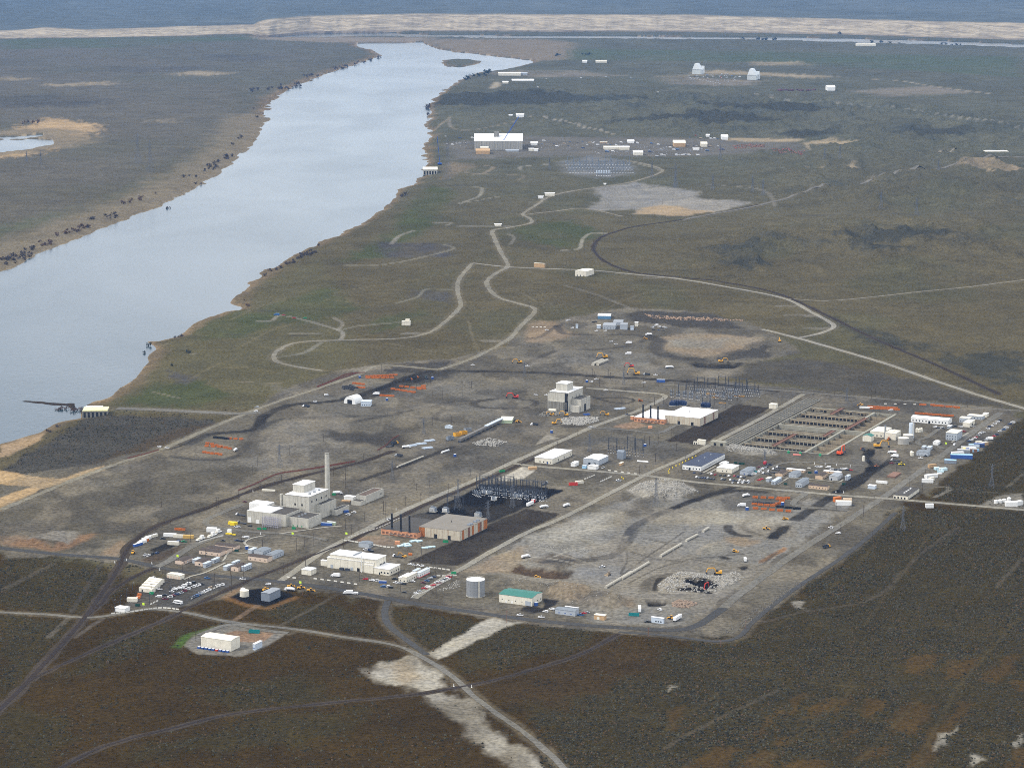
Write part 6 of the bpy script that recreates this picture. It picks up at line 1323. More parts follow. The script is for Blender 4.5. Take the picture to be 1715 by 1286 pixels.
# ---- distant N area
def far_block(k,C,L,Dp,H,rise,wall,roof,label,name='building',ang=0,cat='building'):
 x,y = G(k,*C); t = empty(name,x,y,math.radians(ang),hz(x,y) - 0.5); tag(t,label,cat)
 MB().box(0,L,0,Dp,0,H).obj('wall',wall,t)
 MB().extrude([(0,H + 0.05),(Dp,H + 0.05),(Dp * 0.5,H + rise)],-1,L + 1,axis='x').obj('roof',roof,t); return t
t = far_block('K',(540,408),128,150,24,14,mat('far_wall',(0.33,0.32,0.29),0.8,0.15,0.02),mat('pale_blue_white_roof',(0.80,0.82,0.85),0.6,0.04,0.02),'huge hall with pale blue white roof in the distant area','reactor_hall')
for i in range(18): MB().box(3 + i * 7,3.8 + i * 7,-0.6,0,0,24).obj('pilaster',CON,t)
MB().box(52,66,40,52,30,46).obj('roof_tower',COND,t)
far_block('K',(555,445),36,40,9,4,SAND,SAND,'sand coloured hall in front of the huge distant hall'); far_block('K',(600,418),20,20,9,3,SAND,CRM,'small sand coloured block behind the sand coloured hall')
far_block('K',(940,108),24,30,9,3,WHT,WHR,'white hut cluster on the hill above the distant hall','hut'); far_block('K',(870,106),11,12,5,1,WHT,WHR,'smallest white hut left on the hill','hut',cat='hut')
far_block('K',(1060,420),13,20,7,1,CRM,WHR,'left cream box right of the huge hall','storage_box',cat='shed'); far_block('K',(1110,422),11,20,6,1,WHT,WHR,'white box right of the huge hall','storage_box',cat='shed')
far_block('K',(1080,366),18,22,7,3,WHT,WHR,'white hall beyond the cream box','storage_building')
far_block('K',(840,425),34,18,5,1,BLG,BLG,'long low blue unit beside the huge hall','office_trailer',cat='trailer')
far_block('L',(180,405),62,40,7,2,CRM,CRM,'long cream building in the distant yard'); far_block('L',(330,408),26,30,8,2,CRM,WHR,'cream block at the right end of the long cream building')
far_block('L',(850,382),31,50,11,6,SAND,CRM,'sand coloured arched hall in the distant yard'); far_block('L',(1112,382),16,40,9,4,CRM,CRM,'cream hall right of the sand coloured hall'); far_block('L',(465,460),24,40,8,4,CRM,WHR,'cream vaulted hall in front of the distant yard')
far_block('L',(410,345),17,40,6,3,WHT,WHR,'white shed at the back of the distant yard',cat='shed',name='storage_shed'); far_block('L',(1035,412),16,20,5,1,WHT,WHR,'long white trailer in the distant yard','office_trailer',cat='trailer'); far_block('L',(1310,312),17,40,9,5,WHT,WHR,'white arched shelter farthest right in the distant yard','fabric_shelter',cat='shelter'); far_block('L',(1160,285),9,20,6,2,WHT,WHR,'small white hut behind the distant yard','hut',cat='hut')
for i,x in enumerate((150,168,186,204)): far_block('L',(x - 6,345),3.5,8,4,1,SAND,CRM,f'tiny cream unit, {ORD[i]} from the left behind the long cream building','storage_box',cat='shed')
for i,(k,x,y,u_,w_) in enumerate([('P',275,365,382,0),('P',805,420,915,0)]):
 gx,gy = G(k,x + 30,y + 8); t = empty('reactor_building',gx,gy,math.radians(70),hz(gx,gy) - 1); t.scale = (0.84,0.84,0.84); tag(t,['pale cocooned reactor with steep roof, left of the far pair','pale cocooned reactor with steep roof, right of the far pair'][i],'building')
 FW = mat('cocoon_steel',(0.72,0.75,0.75),0.6,0.06,0.02); FR = mat('cocoon_wall',(0.52,0.55,0.54),0.7,0.1,0.02)
 MB().box(0,60,0,42,0,24).obj('wall',FR,t); MB().extrude([(-1,20),(43,20),(30,52),(20,52)],0,44,axis='x').obj('roof',FW,t); MB().box(44,62,-2,30,0,38).obj('side_block',FW,t)
 for j in range(4): MB().box(4 + j * 14,8 + j * 14,-0.8,0,0,22).obj('pilaster',FW,t)
far_block('P',(1520,530),28,60,13,6,WHT,WHR,'white far shed right of the cocooned reactors','storage_shed',cat='shed')
far_block('3',(915,222),95,50,9,3,CRM,CRM,'long pale far building near the distant river'); far_block('2',(785,363),90,60,10,3,CRM,CRM,'long pale building by the far river bend'); far_block('2',(882,360),35,40,9,2,BLG,BLG,'grey shed beside the long pale far building','storage_shed',cat='shed'); far_block('2',(805,402),22,30,7,2,CRM,WHR,'small pale shed below the long pale far building','storage_shed',cat='shed')
far_block('2',(850,390),85,90,3,1,WHT,WHR,'flat white cover beside the far river bend','covered_basin',cat='cover'); far_block('2',(1252,302),48,40,9,2,CRM,CRM,'low cream far building on the plain','storage_building'); far_block('2',(1188,302),20,40,9,2,WHT,WHR,'tiny white far building on the plain','storage_building')
far_block('K',(1217,852),21,16,6,1,CRM,WHR,'cream round cornered tank house by the upper gravel road','pump_house',cat='hut'); far_block('K',(1152,880),11,12,5,1,WHT,WHR,'white hut by the upper gravel road','pump_house',cat='hut'); far_block('K',(735,1138),13,10,4,1,CRM,WHR,'small cream hut at the road fork','pump_house',cat='hut')
far_block('2',(1290,884),5,5,3,1,WHT,WHR,'tiny white hut beside the long gravel road','pump_house',cat='hut')
x,y = G('3',1530,730); t = empty('lined_pond',x,y,0); tag(t,'white lined rectangular pond at the far right','pond')
MB().box(0,62,0,150,0.1,1.2).obj('embankment',CRM,t); MB().box(6,56,12,138,1.2,1.5).obj('liner',WHR,t)
# ---------------------------------------------------------------- settling basins
def basins():
 x,y = BAS_C; t = empty('settling_basins',x,y,A64,0.0); tag(t,'sunken concrete settling basins with long dividing walls and rows of openings','basin')
 BC = mat('basin_concrete',(0.32,0.265,0.18),0.95,0.3,0.12,stain=(0.15,0.115,0.075)); FL = mat('flume_concrete',(0.15,0.14,0.112),0.95,0.25,0.12); BP = mat('pale_basin_concrete',(0.31,0.295,0.235),0.95,0.18,0.15); BF = mat('basin_floor',(0.060,0.050,0.036),0.95,0.4,0.06)
 LA,LB = BAS_LA,BAS_LB
 MB().box(0,LA,0,LB,-5.3,-5.0).obj('floor',BF,t)
 for (a0,a1,b0,b1) in ((-0.8,0,-0.8,LB + 0.8),(LA,LA + 0.8,-0.8,LB + 0.8),(0,LA,LB,LB + 0.8),(0,LA,-0.8,0)): MB().box(a0,a1,b0,b1,-6.5,0.35).obj('rim_wall',BP,t)
 n = 13; B1 = 27.0
 op = MB().box(-0.15,0.02,-1.7,1.7,0,2.6).mesh('opening',[BLK]); pst = MB().box(-0.5,0,-0.35,0.35,0,4.6).mesh('pier',[BP])
 for i in range(1,n + 1):
  a = LA * i / n - 1.0; mid = (i == 7)
  MB().box(a,a + (2.4 if mid else 0.9),0.0 if mid else B1,LB - 0.1,-5.0,0.5 if mid else (-0.1 if i % 2 else -2.0)).obj('divider_wall',BP if mid else BC,t)
  MB().box(a - 0.05,a + 1.0,B1,LB - 0.15,-0.1 if i % 2 else -2.0,0.1 if i % 2 else -1.8).obj('wall_cap',BP,t) if not mid else None
  if i in (1,3,5,9,11,13):
   k = 16
   for j in range(k):
    o = link('opening',op,t); o.location = (a,B1 + 3 + (LB - B1 - 5) * (j + 0.5) / k,-4.6 if i != 2 else -4.2)
    if i < 7: o = link('pier',pst,t); o.location = (a,B1 + 3 + (LB - B1 - 5) * j / k,-5.0)
 for i in range(1,n): MB().box(LA * i / n - 0.6,LA * i / n,0.2,B1 - 1.5,-5.0,-1.5 if i % 2 else -0.6).obj('cross_wall',BC,t)
 for b in (0.8,B1): MB().box(-2,LA + 2,b - 1.3,b + 1.3,-5.0,0.62).obj('walkway',BP,t)
 for (p,q) in (((780,618),(985,502)),((1225,520),(1392,474)),((1472,460),(1670,350)),((1327,315),(1440,256))):
  g0,g1 = G('I',*p),G('I',*q)
  def loc(g): d = (g[0] - x,g[1] - y); return d[0] * EA[0] + d[1] * EA[1],d[0] * EB[0] + d[1] * EB[1]
  (a0,b0),(a1,b1) = loc(g0),loc(g1); bm = (b0 + b1) / 2
  r = MB().box(a0,a1,bm - 2.2,bm + 2.2,0.65,1.0).obj('ramp',RUSTB,t)
  for s in (-1,1): MB().box(a0,a1,bm + s * 2.2 - 0.1,bm + s * 2.2 + 0.1,1.0,1.9).obj('side_rail',RUSTB,r)
 f = empty('flume',*[(x + EB[i] * (LB + 3)) if i == 0 else (y + EB[i] * (LB + 3)) for i in (0,1)],A64,0.0); tag(f,'long parallel concrete flumes along the left of the settling basins','flume')
 for i in range(5): MB().box(-4,LA * 1.2,1 + i * 4.2,3.6 + i * 4.2,-0.3,0.9).obj('flume_wall',FL,f)
 MB().box(-4,LA * 1.2,1.2,20.0,-0.3,0.15).obj('flume_bed',BF,f)
 for i in range(9): MB().box(2 + i * LA * 1.2 / 9,3 + i * LA * 1.2 / 9,3.7,17.7,0.3,0.75).obj('cross_beam',BC,f)
 MB().box(-12,-4.5,8,26,-0.3,5.0).obj('gate_box',BP,f); MB().box(-12.1,-11.9,11,14,0.5,3.5).obj('gate',BLK,f); MB().box(-12.1,-11.9,19,22,0.5,3.5).obj('gate',BLK,f)
basins()
# ---------------------------------------------------------------- substations
def transformer_mesh(dark=False):
 def f():
  b = MB(); b.box(-2.4,2.4,-1.6,1.6,0.4,4.0,0)
  for s in (-1,1):
   for i in range(5): b.box(-2.0 + i,-1.6 + i,s * 1.65 - (0.9 if s < 0 else 0),s * 1.65 + (0.9 if s > 0 else 0),0.8,3.6,1)
  for i in (-1.4,0,1.4): b.tube((i,0,4.0),(i,0,6.2),0.28,7,2,0.12)
  b.tube((-2,1.1,4.6),(1.5,1.1,4.6),0.5,8,0); b.box(-2.9,2.9,-2.6,2.6,-0.1,0.4,3)
  return b.mesh('transformer',[BBLU if not dark else NAV,WHT if not dark else NAV,STLD,CON])
 return cached(('tr',dark),f)
def gear_mesh(i,far=False):
 def f():
  b = MB()
  if i == 0:   # breaker with three poles
   for x in (-2,0,2): b.tube((x,0,0),(x,0,2.4),0.18,6,0); b.tube((x,0,2.4),(x,0,5.2),0.42,8,1); b.box(x - 0.5,x + 0.5,-0.5,0.5,0,0.35,2)
   b.box(-2.4,2.4,-0.4,0.4,1.9,2.5,0)
  elif i == 1: # disconnect switch on stand
   for x in (-1.6,1.6): b.tube((x,0,0),(x,0,4.4),0.2,6,0); b.tube((x,0,4.4),(x,0,6.0),0.22,6,0); b.box(x - 0.45,x + 0.45,-0.45,0.45,0,0.35,2)
   b.box(-2.6,2.6,-0.25,0.25,4.2,4.5,0); b.box(-2.4,2.4,-0.1,0.1,6.0,6.2,0)
  else:        # portal gantry
   for x in (-5,5):
    for y in (-0.5,0.5):
     b.bar((x - 0.5,y,0),(x - 0.3,y * 0.6,13),0.2); b.bar((x + 0.5,y,0),(x + 0.3,y * 0.6,13),0.2)
    for z in range(0,12,3): b.bar((x - 0.5,0.5,z),(x + 0.5,-0.5,z + 3),0.13); b.bar((x + 0.5,0.5,z),(x - 0.5,-0.5,z + 3),0.13)
    b.tube((x,0,13),(x,0,16),0.12,5)
   for z in (12.4,13.4): b.bar((-5.3,0.3,z),(5.3,0.3,z),0.18); b.bar((-5.3,-0.3,z),(5.3,-0.3,z),0.18)
   for x in range(-5,5): b.bar((x,0.3,12.4),(x + 1,-0.3,13.4),0.12)
  return b.mesh('gear',[BBLU,BLGR,WHT] if far else [STLD,BBLU,WHT])
 return cached(('gear',i,far),f)
def put(name,me,k,x,y,ang,label,cat,group,s=1.0):
 gx,gy = G(k,x,y); o = link(name,me); o.location = (gx,gy,hz(gx,gy)); o.rotation_euler = (0,0,math.radians(ang)); o.scale = (s,s,s); tag(o,label,cat,group); return o
for i,(x,y,lb) in enumerate([(605,495,'leftmost'),(725,500,'second from left'),(1035,545,'right hand')]): put('transformer',transformer_mesh(),'B',x,y,154,f'{lb} transformer behind the rust streaked powerhouse','transformer','transformers in the near substation',1.15)
for i,(x,y) in enumerate([(1100,320),(1140,325),(1185,385),(1395,360),(1430,362)]): put('transformer',transformer_mesh(),'B',x,y,64,f'white finned oil circuit breaker bank, {ORD[i]} from left in the black yard','transformer','breaker banks in the near substation',0.95)
for i in range(4): put('circuit_breaker',gear_mesh(0),'B',1000 + i * 14,330 + i * 8,154,f'white insulator post set, {ORD[i]} from left at the left edge of the black yard','breaker','insulator sets at the yard edge',1.0)
rr = random.Random(4)
for i in range(54):                                             # rows of disconnects along the back of the black yard
 r_,c_ = divmod(i,18); x = 1050 + c_ * 36 + r_ * 8; y = 268 + c_ * 4.5 + r_ * 24
 put('disconnect_switch',gear_mesh(1),'B',x,y,154,f'dark disconnect switch, {ORD[c_]} from left in the {["back", "middle", "front"][r_]} row of the black yard','switch','disconnect rows in the near substation')
for i in range(18):
 put('circuit_breaker',gear_mesh(0),'B',1080 + (i % 9) * 70,300 + (i % 9) * 7 + (i // 9) * 40,154,f'dark circuit breaker, {ORD[i % 9]} from left in the {["back", "front"][i // 9]} row of the black yard','breaker','breakers in the near substation')
for i,(x,y) in enumerate([(1060,290),(1120,300),(1180,285),(1240,296),(1300,290),(1360,305),(1420,300),(1480,312),(1540,310),(1600,325),(1640,320),(1250,330),(850,470),(780,460),(1090,270),(1210,268),(1330,272)]): put('gantry',gear_mesh(2),'B',x,y,154,f'steel portal gantry, {ORD[i]} set in the black yard by the powerhouse','gantry','gantries in the near substation')
for i,(x,y) in enumerate([(610,455),(645,450),(680,450),(715,452),(910,470),(945,472)]): put('transformer',transformer_mesh(True),'G',x,y,154,f'dark blue transformer, {ORD[i]} from left behind the white roofed powerhouse','transformer','transformers in the far substation',1.35)
for i in range(48):
 r_,c_ = divmod(i,16); put('disconnect_switch',gear_mesh(1),'G',780 + c_ * 42 + r_ * 10,290 + (c_ % 8) * 3 + r_ * 28,154,f'dark disconnect switch, {ORD[c_]} from left in the {["back", "middle", "front"][r_]} row of the far substation','switch','disconnect rows in the far substation')
for i in range(22): put('circuit_breaker',gear_mesh(0),'G',600 + (i % 11) * 62,370 + (i % 5) * 7 - (i // 11) * 40,154,f'grey circuit breaker, {ORD[i % 11]} from left in the {["front", "back"][i // 11]} breakers of the far substation','breaker','breakers in the far substation')
for i,(x,y) in enumerate([(780,300),(880,280),(980,285),(1080,270),(1180,275),(1280,290),(1360,320),(1240,330),(700,350),(930,470)]): put('gantry',gear_mesh(2),'G',x,y,154,f'steel portal gantry, {ORD[i]} set in the far substation','gantry','gantries in the far substation')
for i,(x,y,w) in enumerate([(930,345,11),(985,378,8),(1200,365,12),(1050,432,8)]): box_thing('equipment_skid',f'yellow orange equipment skid, {ORD[i]} from left in the far substation','skid','G',(x,y),w,5,0.7,YEL,-20,'yellow skids in the far substation',open_top=True)
for i in range(26): put('disconnect_switch',gear_mesh(1),'F',920 + (i % 13) * 26,935 + (i % 13) * 3 + (i // 13) * 28,154,f'dark switch post, {ORD[i % 13]} from left in the {["back", "front"][i // 13]} row by the switch house','switch','switches in the small substation')
for i,(x,y) in enumerate([(950,930),(1130,920),(1200,940)]): put('gantry',gear_mesh(2),'F',x,y,154,f'steel portal gantry, {ORD[i]} from left in the small substation','gantry','gantries in the small substation')
for i in range(84):
 r_,c_ = divmod(i,21); put('disconnect_switch',gear_mesh(1,True),'2',1110 + c_ * 15 + r_ * 6,790 + r_ * 13,60,f'pale switch post, {ORD[c_]} from left in the {ORD[r_]} row of the distant substation','switch','switch posts in the distant substation',2.0)
for i in range(9): put('circuit_breaker',gear_mesh(0,True),'2',1255 + i * 8,842,90,f'pale breaker post, {ORD[i]} from left at the front of the distant substation','breaker','breakers in the distant substation',2.4)
for i in range(10): put('gantry',gear_mesh(2,True),'2',1130 + i * 30,785 + (i % 3) * 12,20,f'steel gantry, {ORD[i]} from left in the distant substation','gantry','gantries in the distant substation',1.5)
# ---------------------------------------------------------------- towers, poles
TW = [('1',660,782,640,'tall lattice tower on the far bank, left of the pair'),('1',720,834,675,'tall lattice tower on the far bank, right of the pair'),('1',195,790,720,'faint lattice tower near the pond'),('1',128,780,725,'faint lattice tower left of the other near the pond'),
   ('2',543,862,665,'tall lattice tower beside the distant river crane'),('2',1030,812,750,'lattice tower left of the distant substation'),('2',1632,897,780,'lattice tower right of the distant substation'),('2',1520,852,770,'lattice tower beside the bend right of the distant substation'),
   ('3',225,912,835,'lattice tower above the grey cleared ground'),('3',415,925,845,'lattice tower left of a close pair by the gravel road'),('3',465,942,860,'lattice tower right of a close pair by the gravel road'),('3',45,900,830,'lattice tower at the edge of the grey clearing'),('3',260,768,695,'lattice tower in front of the distant yard'),('3',760,792,735,'lattice tower left of the pair below the sandy patch'),('3',832,802,730,'lattice tower right of the pair below the sandy patch'),('3',1305,832,770,'lattice tower on the empty plain at the right'),('3',1030,1010,915,'lattice tower above the dunes'),('3',1200,1032,945,'lattice tower above the dunes, the right one'),
   ('B',1128,572,385,'large lattice tower behind the rust streaked powerhouse'),('B',1362,452,235,'large lattice tower at the right of the black yard'),('B',842,472,180,'slender lattice tower at the left of the black yard'),('B',212,182,5,'lattice tower beside the pipe trench'),('N',1085,722,570,'lattice tower by the tan cleared patch'),('A',505,242,20,'thin dark lattice tower on the gravel above the reactor'),
   ('I',1475,182,45,'lattice tower behind the settling basins'),('I',690,785,640,'lattice tower in front of the settling basins'),('J',1405,1010,780,'lattice tower in the sagebrush at the right'),('9',1135,148,30,'lattice tower at the edge of the dark sagebrush'),('5',910,602,530,'lattice tower by the haul road'),('5',1385,642,572,'lattice tower behind the half demolished reactor'),('5',1222,962,872,'lattice tower by the small substation'),('5',1540,1222,1085,'lattice tower standing in the pale rubble heap')]
for k,x,y,top,lb in TW: tower(k,x,y,top,lb,ang=64,gauge=0.11 if k not in '123' else 0.2)
def poles(k,pts,label,group,**kw):
 for i,(x,y,top) in enumerate(sorted(pts)): pole(k,x,y,top,f'{label}, {ORD[i]} from left',group,**kw)
poles('4',[(1548,912,875),(1385,975,930),(1232,1030,985),(1210,1068,1025),(1073,1100,1055),(925,1162,1118),(772,1222,1180),(1048,1228,1178),(1037,1228,1180),(1143,1190,1150),(1348,1112,1070),(1250,1140,1105),(1655,1095,1030)],'dark wooden power pole on the gravel slope left of the stack','poles on the gravel slope')
poles('A',[(1113,400,290),(1135,450,300),(1467,440,340),(1022,330,235),(527,390,325),(325,480,400),(117,550,490),(1310,200,110),(1465,140,60),(1190,260,180)],'dark power pole beside the stack reactor','poles beside the stack reactor')
poles('A',[(1135,830,735),(1190,885,790),(1317,760,670),(1500,660,565),(1522,745,570),(745,1005,905),(833,1000,880),(667,1040,915),(340,1020,935),(752,1180,1095),(545,1275,1155),(585,1250,1160),(930,1270,1205)],'dark power pole along the road in front of the stack reactor','poles in front of the stack reactor')
poles('B',[(95,270,170),(420,270,190),(445,290,225),(340,440,345),(485,400,320),(570,270,195),(752,360,225),(150,575,420),(125,520,395),(985,290,215),(958,150,90),(1280,80,0),(1270,520,430),(1425,440,385),(490,905,780),(535,1020,930),(430,1080,980),(628,1110,1015),(270,1160,1090),(630,1286,1190),(1060,140,80)],'dark power pole around the rust streaked powerhouse','poles around the powerhouse',arms=2)
poles('C',[(517,50,0),(1050,60,0),(1065,60,10),(1165,405,330),(1485,450,365),(1283,390,310),(940,530,460),(525,700,620),(718,670,590),(1180,700,620),(1190,870,700),(1027,795,680),(1305,760,580),(795,380,290),(605,220,170),(465,320,250),(780,820,740),(685,820,760),(420,870,780)],'dark power pole in the lower left trailer yard','poles in the lower left yard')
poles('C',[(65,1050,940),(125,990,900),(185,920,830),(240,850,780),(403,985,880),(608,975,810),(592,890,800),(775,800,740)],'tall lamp pole in the lower left parking lot','lamp poles in the lower left lot',lamp=True,m=STLD)
poles('D',[(182,510,400),(358,620,520),(545,330,230),(700,650,560),(1090,750,650),(1072,600,520),(1235,540,470),(1290,390,280),(1432,790,690),(1335,510,400),(563,155,50),(620,200,105),(950,60,0)],'dark power pole around the white process building','poles around the process building')
poles('D',[(150,780,680),(780,860,790)],'rust brown marker pole beside the dark road','marker poles by the dark road',m=RUSTB)
poles('F',[(350,270,190),(755,220,160),(908,240,165),(930,260,190),(828,330,260),(350,740,670),(440,520,460),(1258,880,790),(1303,890,800),(1385,870,780),(935,830,750),(610,800,730),(420,900,850),(200,1100,1040),(1010,1120,1040),(1205,1170,1090),(1435,500,430),(1040,540,480),(1560,940,870),(1515,790,700),(1358,1050,970),(530,1080,1010),(1385,330,340 - 60)],'dark power pole around the half demolished reactor','poles around the half demolished reactor')
poles('G',[(437,450,370),(605,360,280),(630,300,230),(355,370,300),(122,470,410),(1117,480,400),(1225,430,350),(645,890,810),(445,990,910),(290,1110,1040),(385,830,750),(340,810,740),(1215,1195,1120),(730,985,930),(1430,320,250),(1655,420,370),(1325,380,320),(760,300,240),(820,330,260)],'dark power pole around the white roofed powerhouse','poles around the white roofed powerhouse')
poles('M',[(265,355,280),(1145,360,280),(1173,230,150),(1410,390,340),(235,900,820),(640,840,780),(660,880,810),(790,860,790),(815,890,820),(710,960,880),(1130,960,870),(1315,900,820),(1235,1140,1060),(1430,1040,940),(865,980,900)],'dark power pole in the mid distance yards','poles in the mid distance yards')
poles('N',[(408,210,110),(680,140,60),(1172,380,310),(1265,390,310),(1545,290,220),(735,560,510),(465,680,600),(122,800,720),(916,740,670),(665,940,860),(750,860,780),(510,1000,910),(1352,630,550),(1586,690,590),(1170,640,570),(390,1060,980),(1150,240,130),(1015,310,200)],'dark power pole on the river side of the plant','poles on the river side')
poles('J',[(255,160,70),(290,130,60),(620,1010,920),(740,1060,960),(668,1230,1130),(278,1200,1090),(180,1286,1190),(825,480,400),(770,890,830),(425,680,590),(1175,240,170),(495,850,790),(980,980,900),(980,1040,990)],'dark power pole in the right hand yards','poles in the right hand yards')
poles('I',[(15,90,20),(430,180,100),(318,250,190),(210,220,150),(855,200,130),(1160,130,80),(1360,130,60),(1375,1230,1150),(1640,1230,1170),(1470,980,890),(415,960,880),(632,90,30)],'dark power pole around the settling basins','poles around the settling basins')
poles('O',[(262,1060,980),(1195,990,910),(955,1160,1100)],'brown pole beside the curved corner road','brown poles by the corner road',m=RUSTB)
poles('8',[(825,590,530),(1502,655,610)],'rust brown pole beside the dark asphalt road','rust poles by the asphalt road',m=RUSTB)
poles('9',[(990,190,150),(648,440,400),(837,165,120),(947,70,30),(690,150,110)],'thin pole along the right perimeter','poles along the right perimeter')
poles('7',[(388,688,650),(78,860,795),(938,680,620)],'dark pole standing in the brown foreground','poles in the foreground')
poles('5',[(612,700,625),(645,690,625),(657,660,622)],'tall red footed portal pole by the loop track','portal poles by the loop track',arms=2)
rp = random.Random(9)
for (k,p,q,n,lb) in [('L',(110,1286),(470,990),12,'wooden pole in the line below the sandy clearing'),('L',(545,940),(1130,850),7,'wooden pole in the line across the grey clearing'),('2',(1090,1285),(1240,1170),8,'wooden pole in the line beside the steppe spur road'),('5',(1130,100),(700,480),12,'small wooden pole in the line crossing the mid steppe'),('2',(880,1010),(1010,940),4,'small wooden pole by the upper gravel bend')]:
 for i in range(n):
  f = i / (n - 1); x,y = p[0] + (q[0] - p[0]) * f,p[1] + (q[1] - p[1]) * f; pole(k,x,y,y - (45 if k == 'L' else 22),f'{lb}, {ORD[i]} along it',lb.replace('wooden pole','poles').replace('small ',''))
# ---------------------------------------------------------------- cranes far off
def crane(k,base,tip,label,m=CRB):
 u,v = Q(k,*base); c = at(u,v); s = scale_at(*c); du,dv = Q(k,*tip)[0] - u,v - Q(k,*tip)[1]
 t = empty('crawler_crane',c[0],c[1],0.0); tag(t,label,'crane','blue crawler cranes'); dx,dz = du / s,dv / (s * 0.98); L = math.hypot(dx,dz)
 for sg in (-1,1): MB().box(-5,5,sg * 3.2 - 0.8,sg * 3.2 + 0.8,0,1.8).obj('track',BLK,t)
 MB().box(-5.5,4.5,-2.6,2.6,1.9,5.5).obj('house',m,t)
 b = MB(); n = 16; w = 1.5
 for i in range(n):
  p,q = i / n,(i + 1) / n; P = lambda f,a,o: (dx * f,a,3.5 + dz * f + o)
  for a in (-w,w):
   for o in (-w,w): b.bar(P(p,a,o),P(q,a,o),0.55)
  b.bar(P(p,-w,w),P(q,w,w),0.35); b.bar(P(p,-w,-w),P(q,-w,w),0.35); b.bar(P(p,w,w),P(q,w,-w),0.35)
 b.obj('boom',m,t); MB().bar((-5,0,5.5),(dx * 0.98,0,3.5 + dz * 0.98),0.25).obj('pendant_line',STLD,t)
crane('K',(770,405),(965,110),'blue crawler crane leaning over the huge distant hall'); crane('K',(210,552),(186,300),'blue crawler crane beside the distant river intake')
# ---------------------------------------------------------------- parked vehicles
g_ = 'vehicles in the lower left parking lot'
row('g',[(615,440,'car','white'),(672,402,'van','white'),(755,385,'van','white'),(805,378,'suv','white'),(842,340,'van','white'),(918,303,'van','white'),(1000,278,'suv','black'),(1150,308,'pickup','black')],154,'the back row of the lower left lot',g_)
row('g',[(640,510,'car','maroon'),(700,490,'suv','navy'),(745,470,'car','silver'),(790,460,'car','silver'),(848,430,'suv','maroon'),(912,392,'suv','white'),(1010,356,'suv','white'),(1058,338,'car','white'),(1098,325,'suv','white')],154,'the middle row of the lower left lot',g_)
row('g',[(985,548,'car','black'),(1022,532,'car','navy'),(1060,518,'suv','blue'),(1105,492,'car','navy'),(1140,470,'suv','silver'),(1195,448,'car','white'),(1238,430,'suv','white'),(1280,412,'suv','white'),(1330,372,'pickup','tan')],154,'the front row of the lower left lot',g_)
row('g',[(385,535,'van','white'),(490,502,'car','black'),(500,575,'pickup','maroon'),(588,538,'suv','white')],170,'the loose left group of the lower left lot',g_)
row('g',[(395,400,'pickup','white')],154,'parked against the joined cream tents',g_); row('g',[(725,650,'bus','white')],150,'with dark windows at the lot exit',g_); row('g',[(1255,200,'pickup','blue')],160,'parked by the path above the lower left lot',g_)
row('g',[(1445,340,'suv','white'),(1522,322,'suv','white')],154,'the right corner pair of the lower left lot',g_); row('g',[(285,205,'van','white')],64,'behind the joined cream tents',g_)
h_ = 'vehicles around the lower left trailers'
row('h',[(1215,705,'car','black')],160,'driving on the access road above the tan trailers',h_); row('h',[(1475,705,'pickup','navy'),(1560,715,'car','black')],160,'the dark pair by the curved path',h_); row('h',[(1600,645,'suv','white'),(1645,652,'suv','white')],160,'the white pair by the curved path',h_)
row('h',[(1455,460,'suv','white'),(1500,462,'car','silver')],160,'the pair beside the yellow bins',h_); row('h',[(135,670,'pickup','black')],160,'parked below the white storage box',h_); row('h',[(405,720,'suv','navy'),(515,725,'pickup','green')],160,'the pair beside the black sheet',h_)
row('h',[(1550,395,'flatbed','silver')],150,'parked by the reactor corner',h_); row('h',[(1700,445,'car','black')],160,'parked in front of the reactor racks',h_)
row('C',[(360,515,'pickup','white'),(395,520,'pickup','white'),(430,505,'pickup','black'),(475,495,'suv','navy')],70,'the four beside the black sheet',h_)
row('C',[(1295,745,'pickup','white')],170,'driving on the road by the lower left lot',h_); row('C',[(1540,795,'suv','white')],170,'stopped beside the black pad',h_)
f_ = 'vehicles by the process building'
row('f',[(715,682,'car','white'),(775,648,'car','silver'),(868,602,'pickup','red'),(920,580,'van','white'),(1025,548,'suv','red'),(1090,500,'suv','white'),(1125,505,'car','maroon'),(1178,468,'suv','white'),(1215,440,'car','black'),(1262,425,'suv','white'),(1305,392,'pickup','red')],154,'the long diagonal row beside the tank',f_)
row('f',[(845,495,'car','maroon'),(912,460,'car','blue'),(972,420,'suv','silver'),(1030,390,'car','navy')],154,'the short row behind the long trailers',f_)
row('f',[(335,430,'pickup','black')],160,'left of the long cream trailers',f_); row('f',[(345,492,'car','white'),(385,502,'car','white'),(432,508,'suv','silver'),(495,522,'suv','black')],160,'the four at the end of the long cream trailers',f_)
row('f',[(505,668,'car','black')],160,'alone by the road entrance',f_); row('f',[(125,568,'suv','blue'),(205,570,'suv','white'),(258,585,'suv','black')],160,'the three near the blue toilets',f_); row('f',[(655,472,'car','white')],154,'beside the long cream trailers',f_)
row('f',[(610,165,'car','white'),(660,175,'car','white'),(742,185,'car','white'),(815,198,'suv','white')],154,'the row along the dark pad edge',f_)
row('D',[(755,632,'suv','red'),(815,642,'suv','white'),(858,648,'suv','white')],170,'the row in front of the process building',f_)
row('D',[(470,605,'boxtruck','white')],160,'with blue cab in front of the process building',f_); row('D',[(590,768,'boxtruck','white'),(655,770,'van','white')],175,'the convoy on the dark road',f_); row('D',[(28,738,'tanker','white')],160,'parked beside the yellow backhoes',f_)
row('D',[(785,352,'suv','navy'),(755,350,'suv','white')],160,'the pair behind the process building',f_); row('D',[(1062,418,'flatbed','white')],150,'parked beside the small excavator',f_); row('D',[(985,60,'pickup','white')],154,'driving on the diagonal road',f_)
a_ = 'cars in front of the long white office'
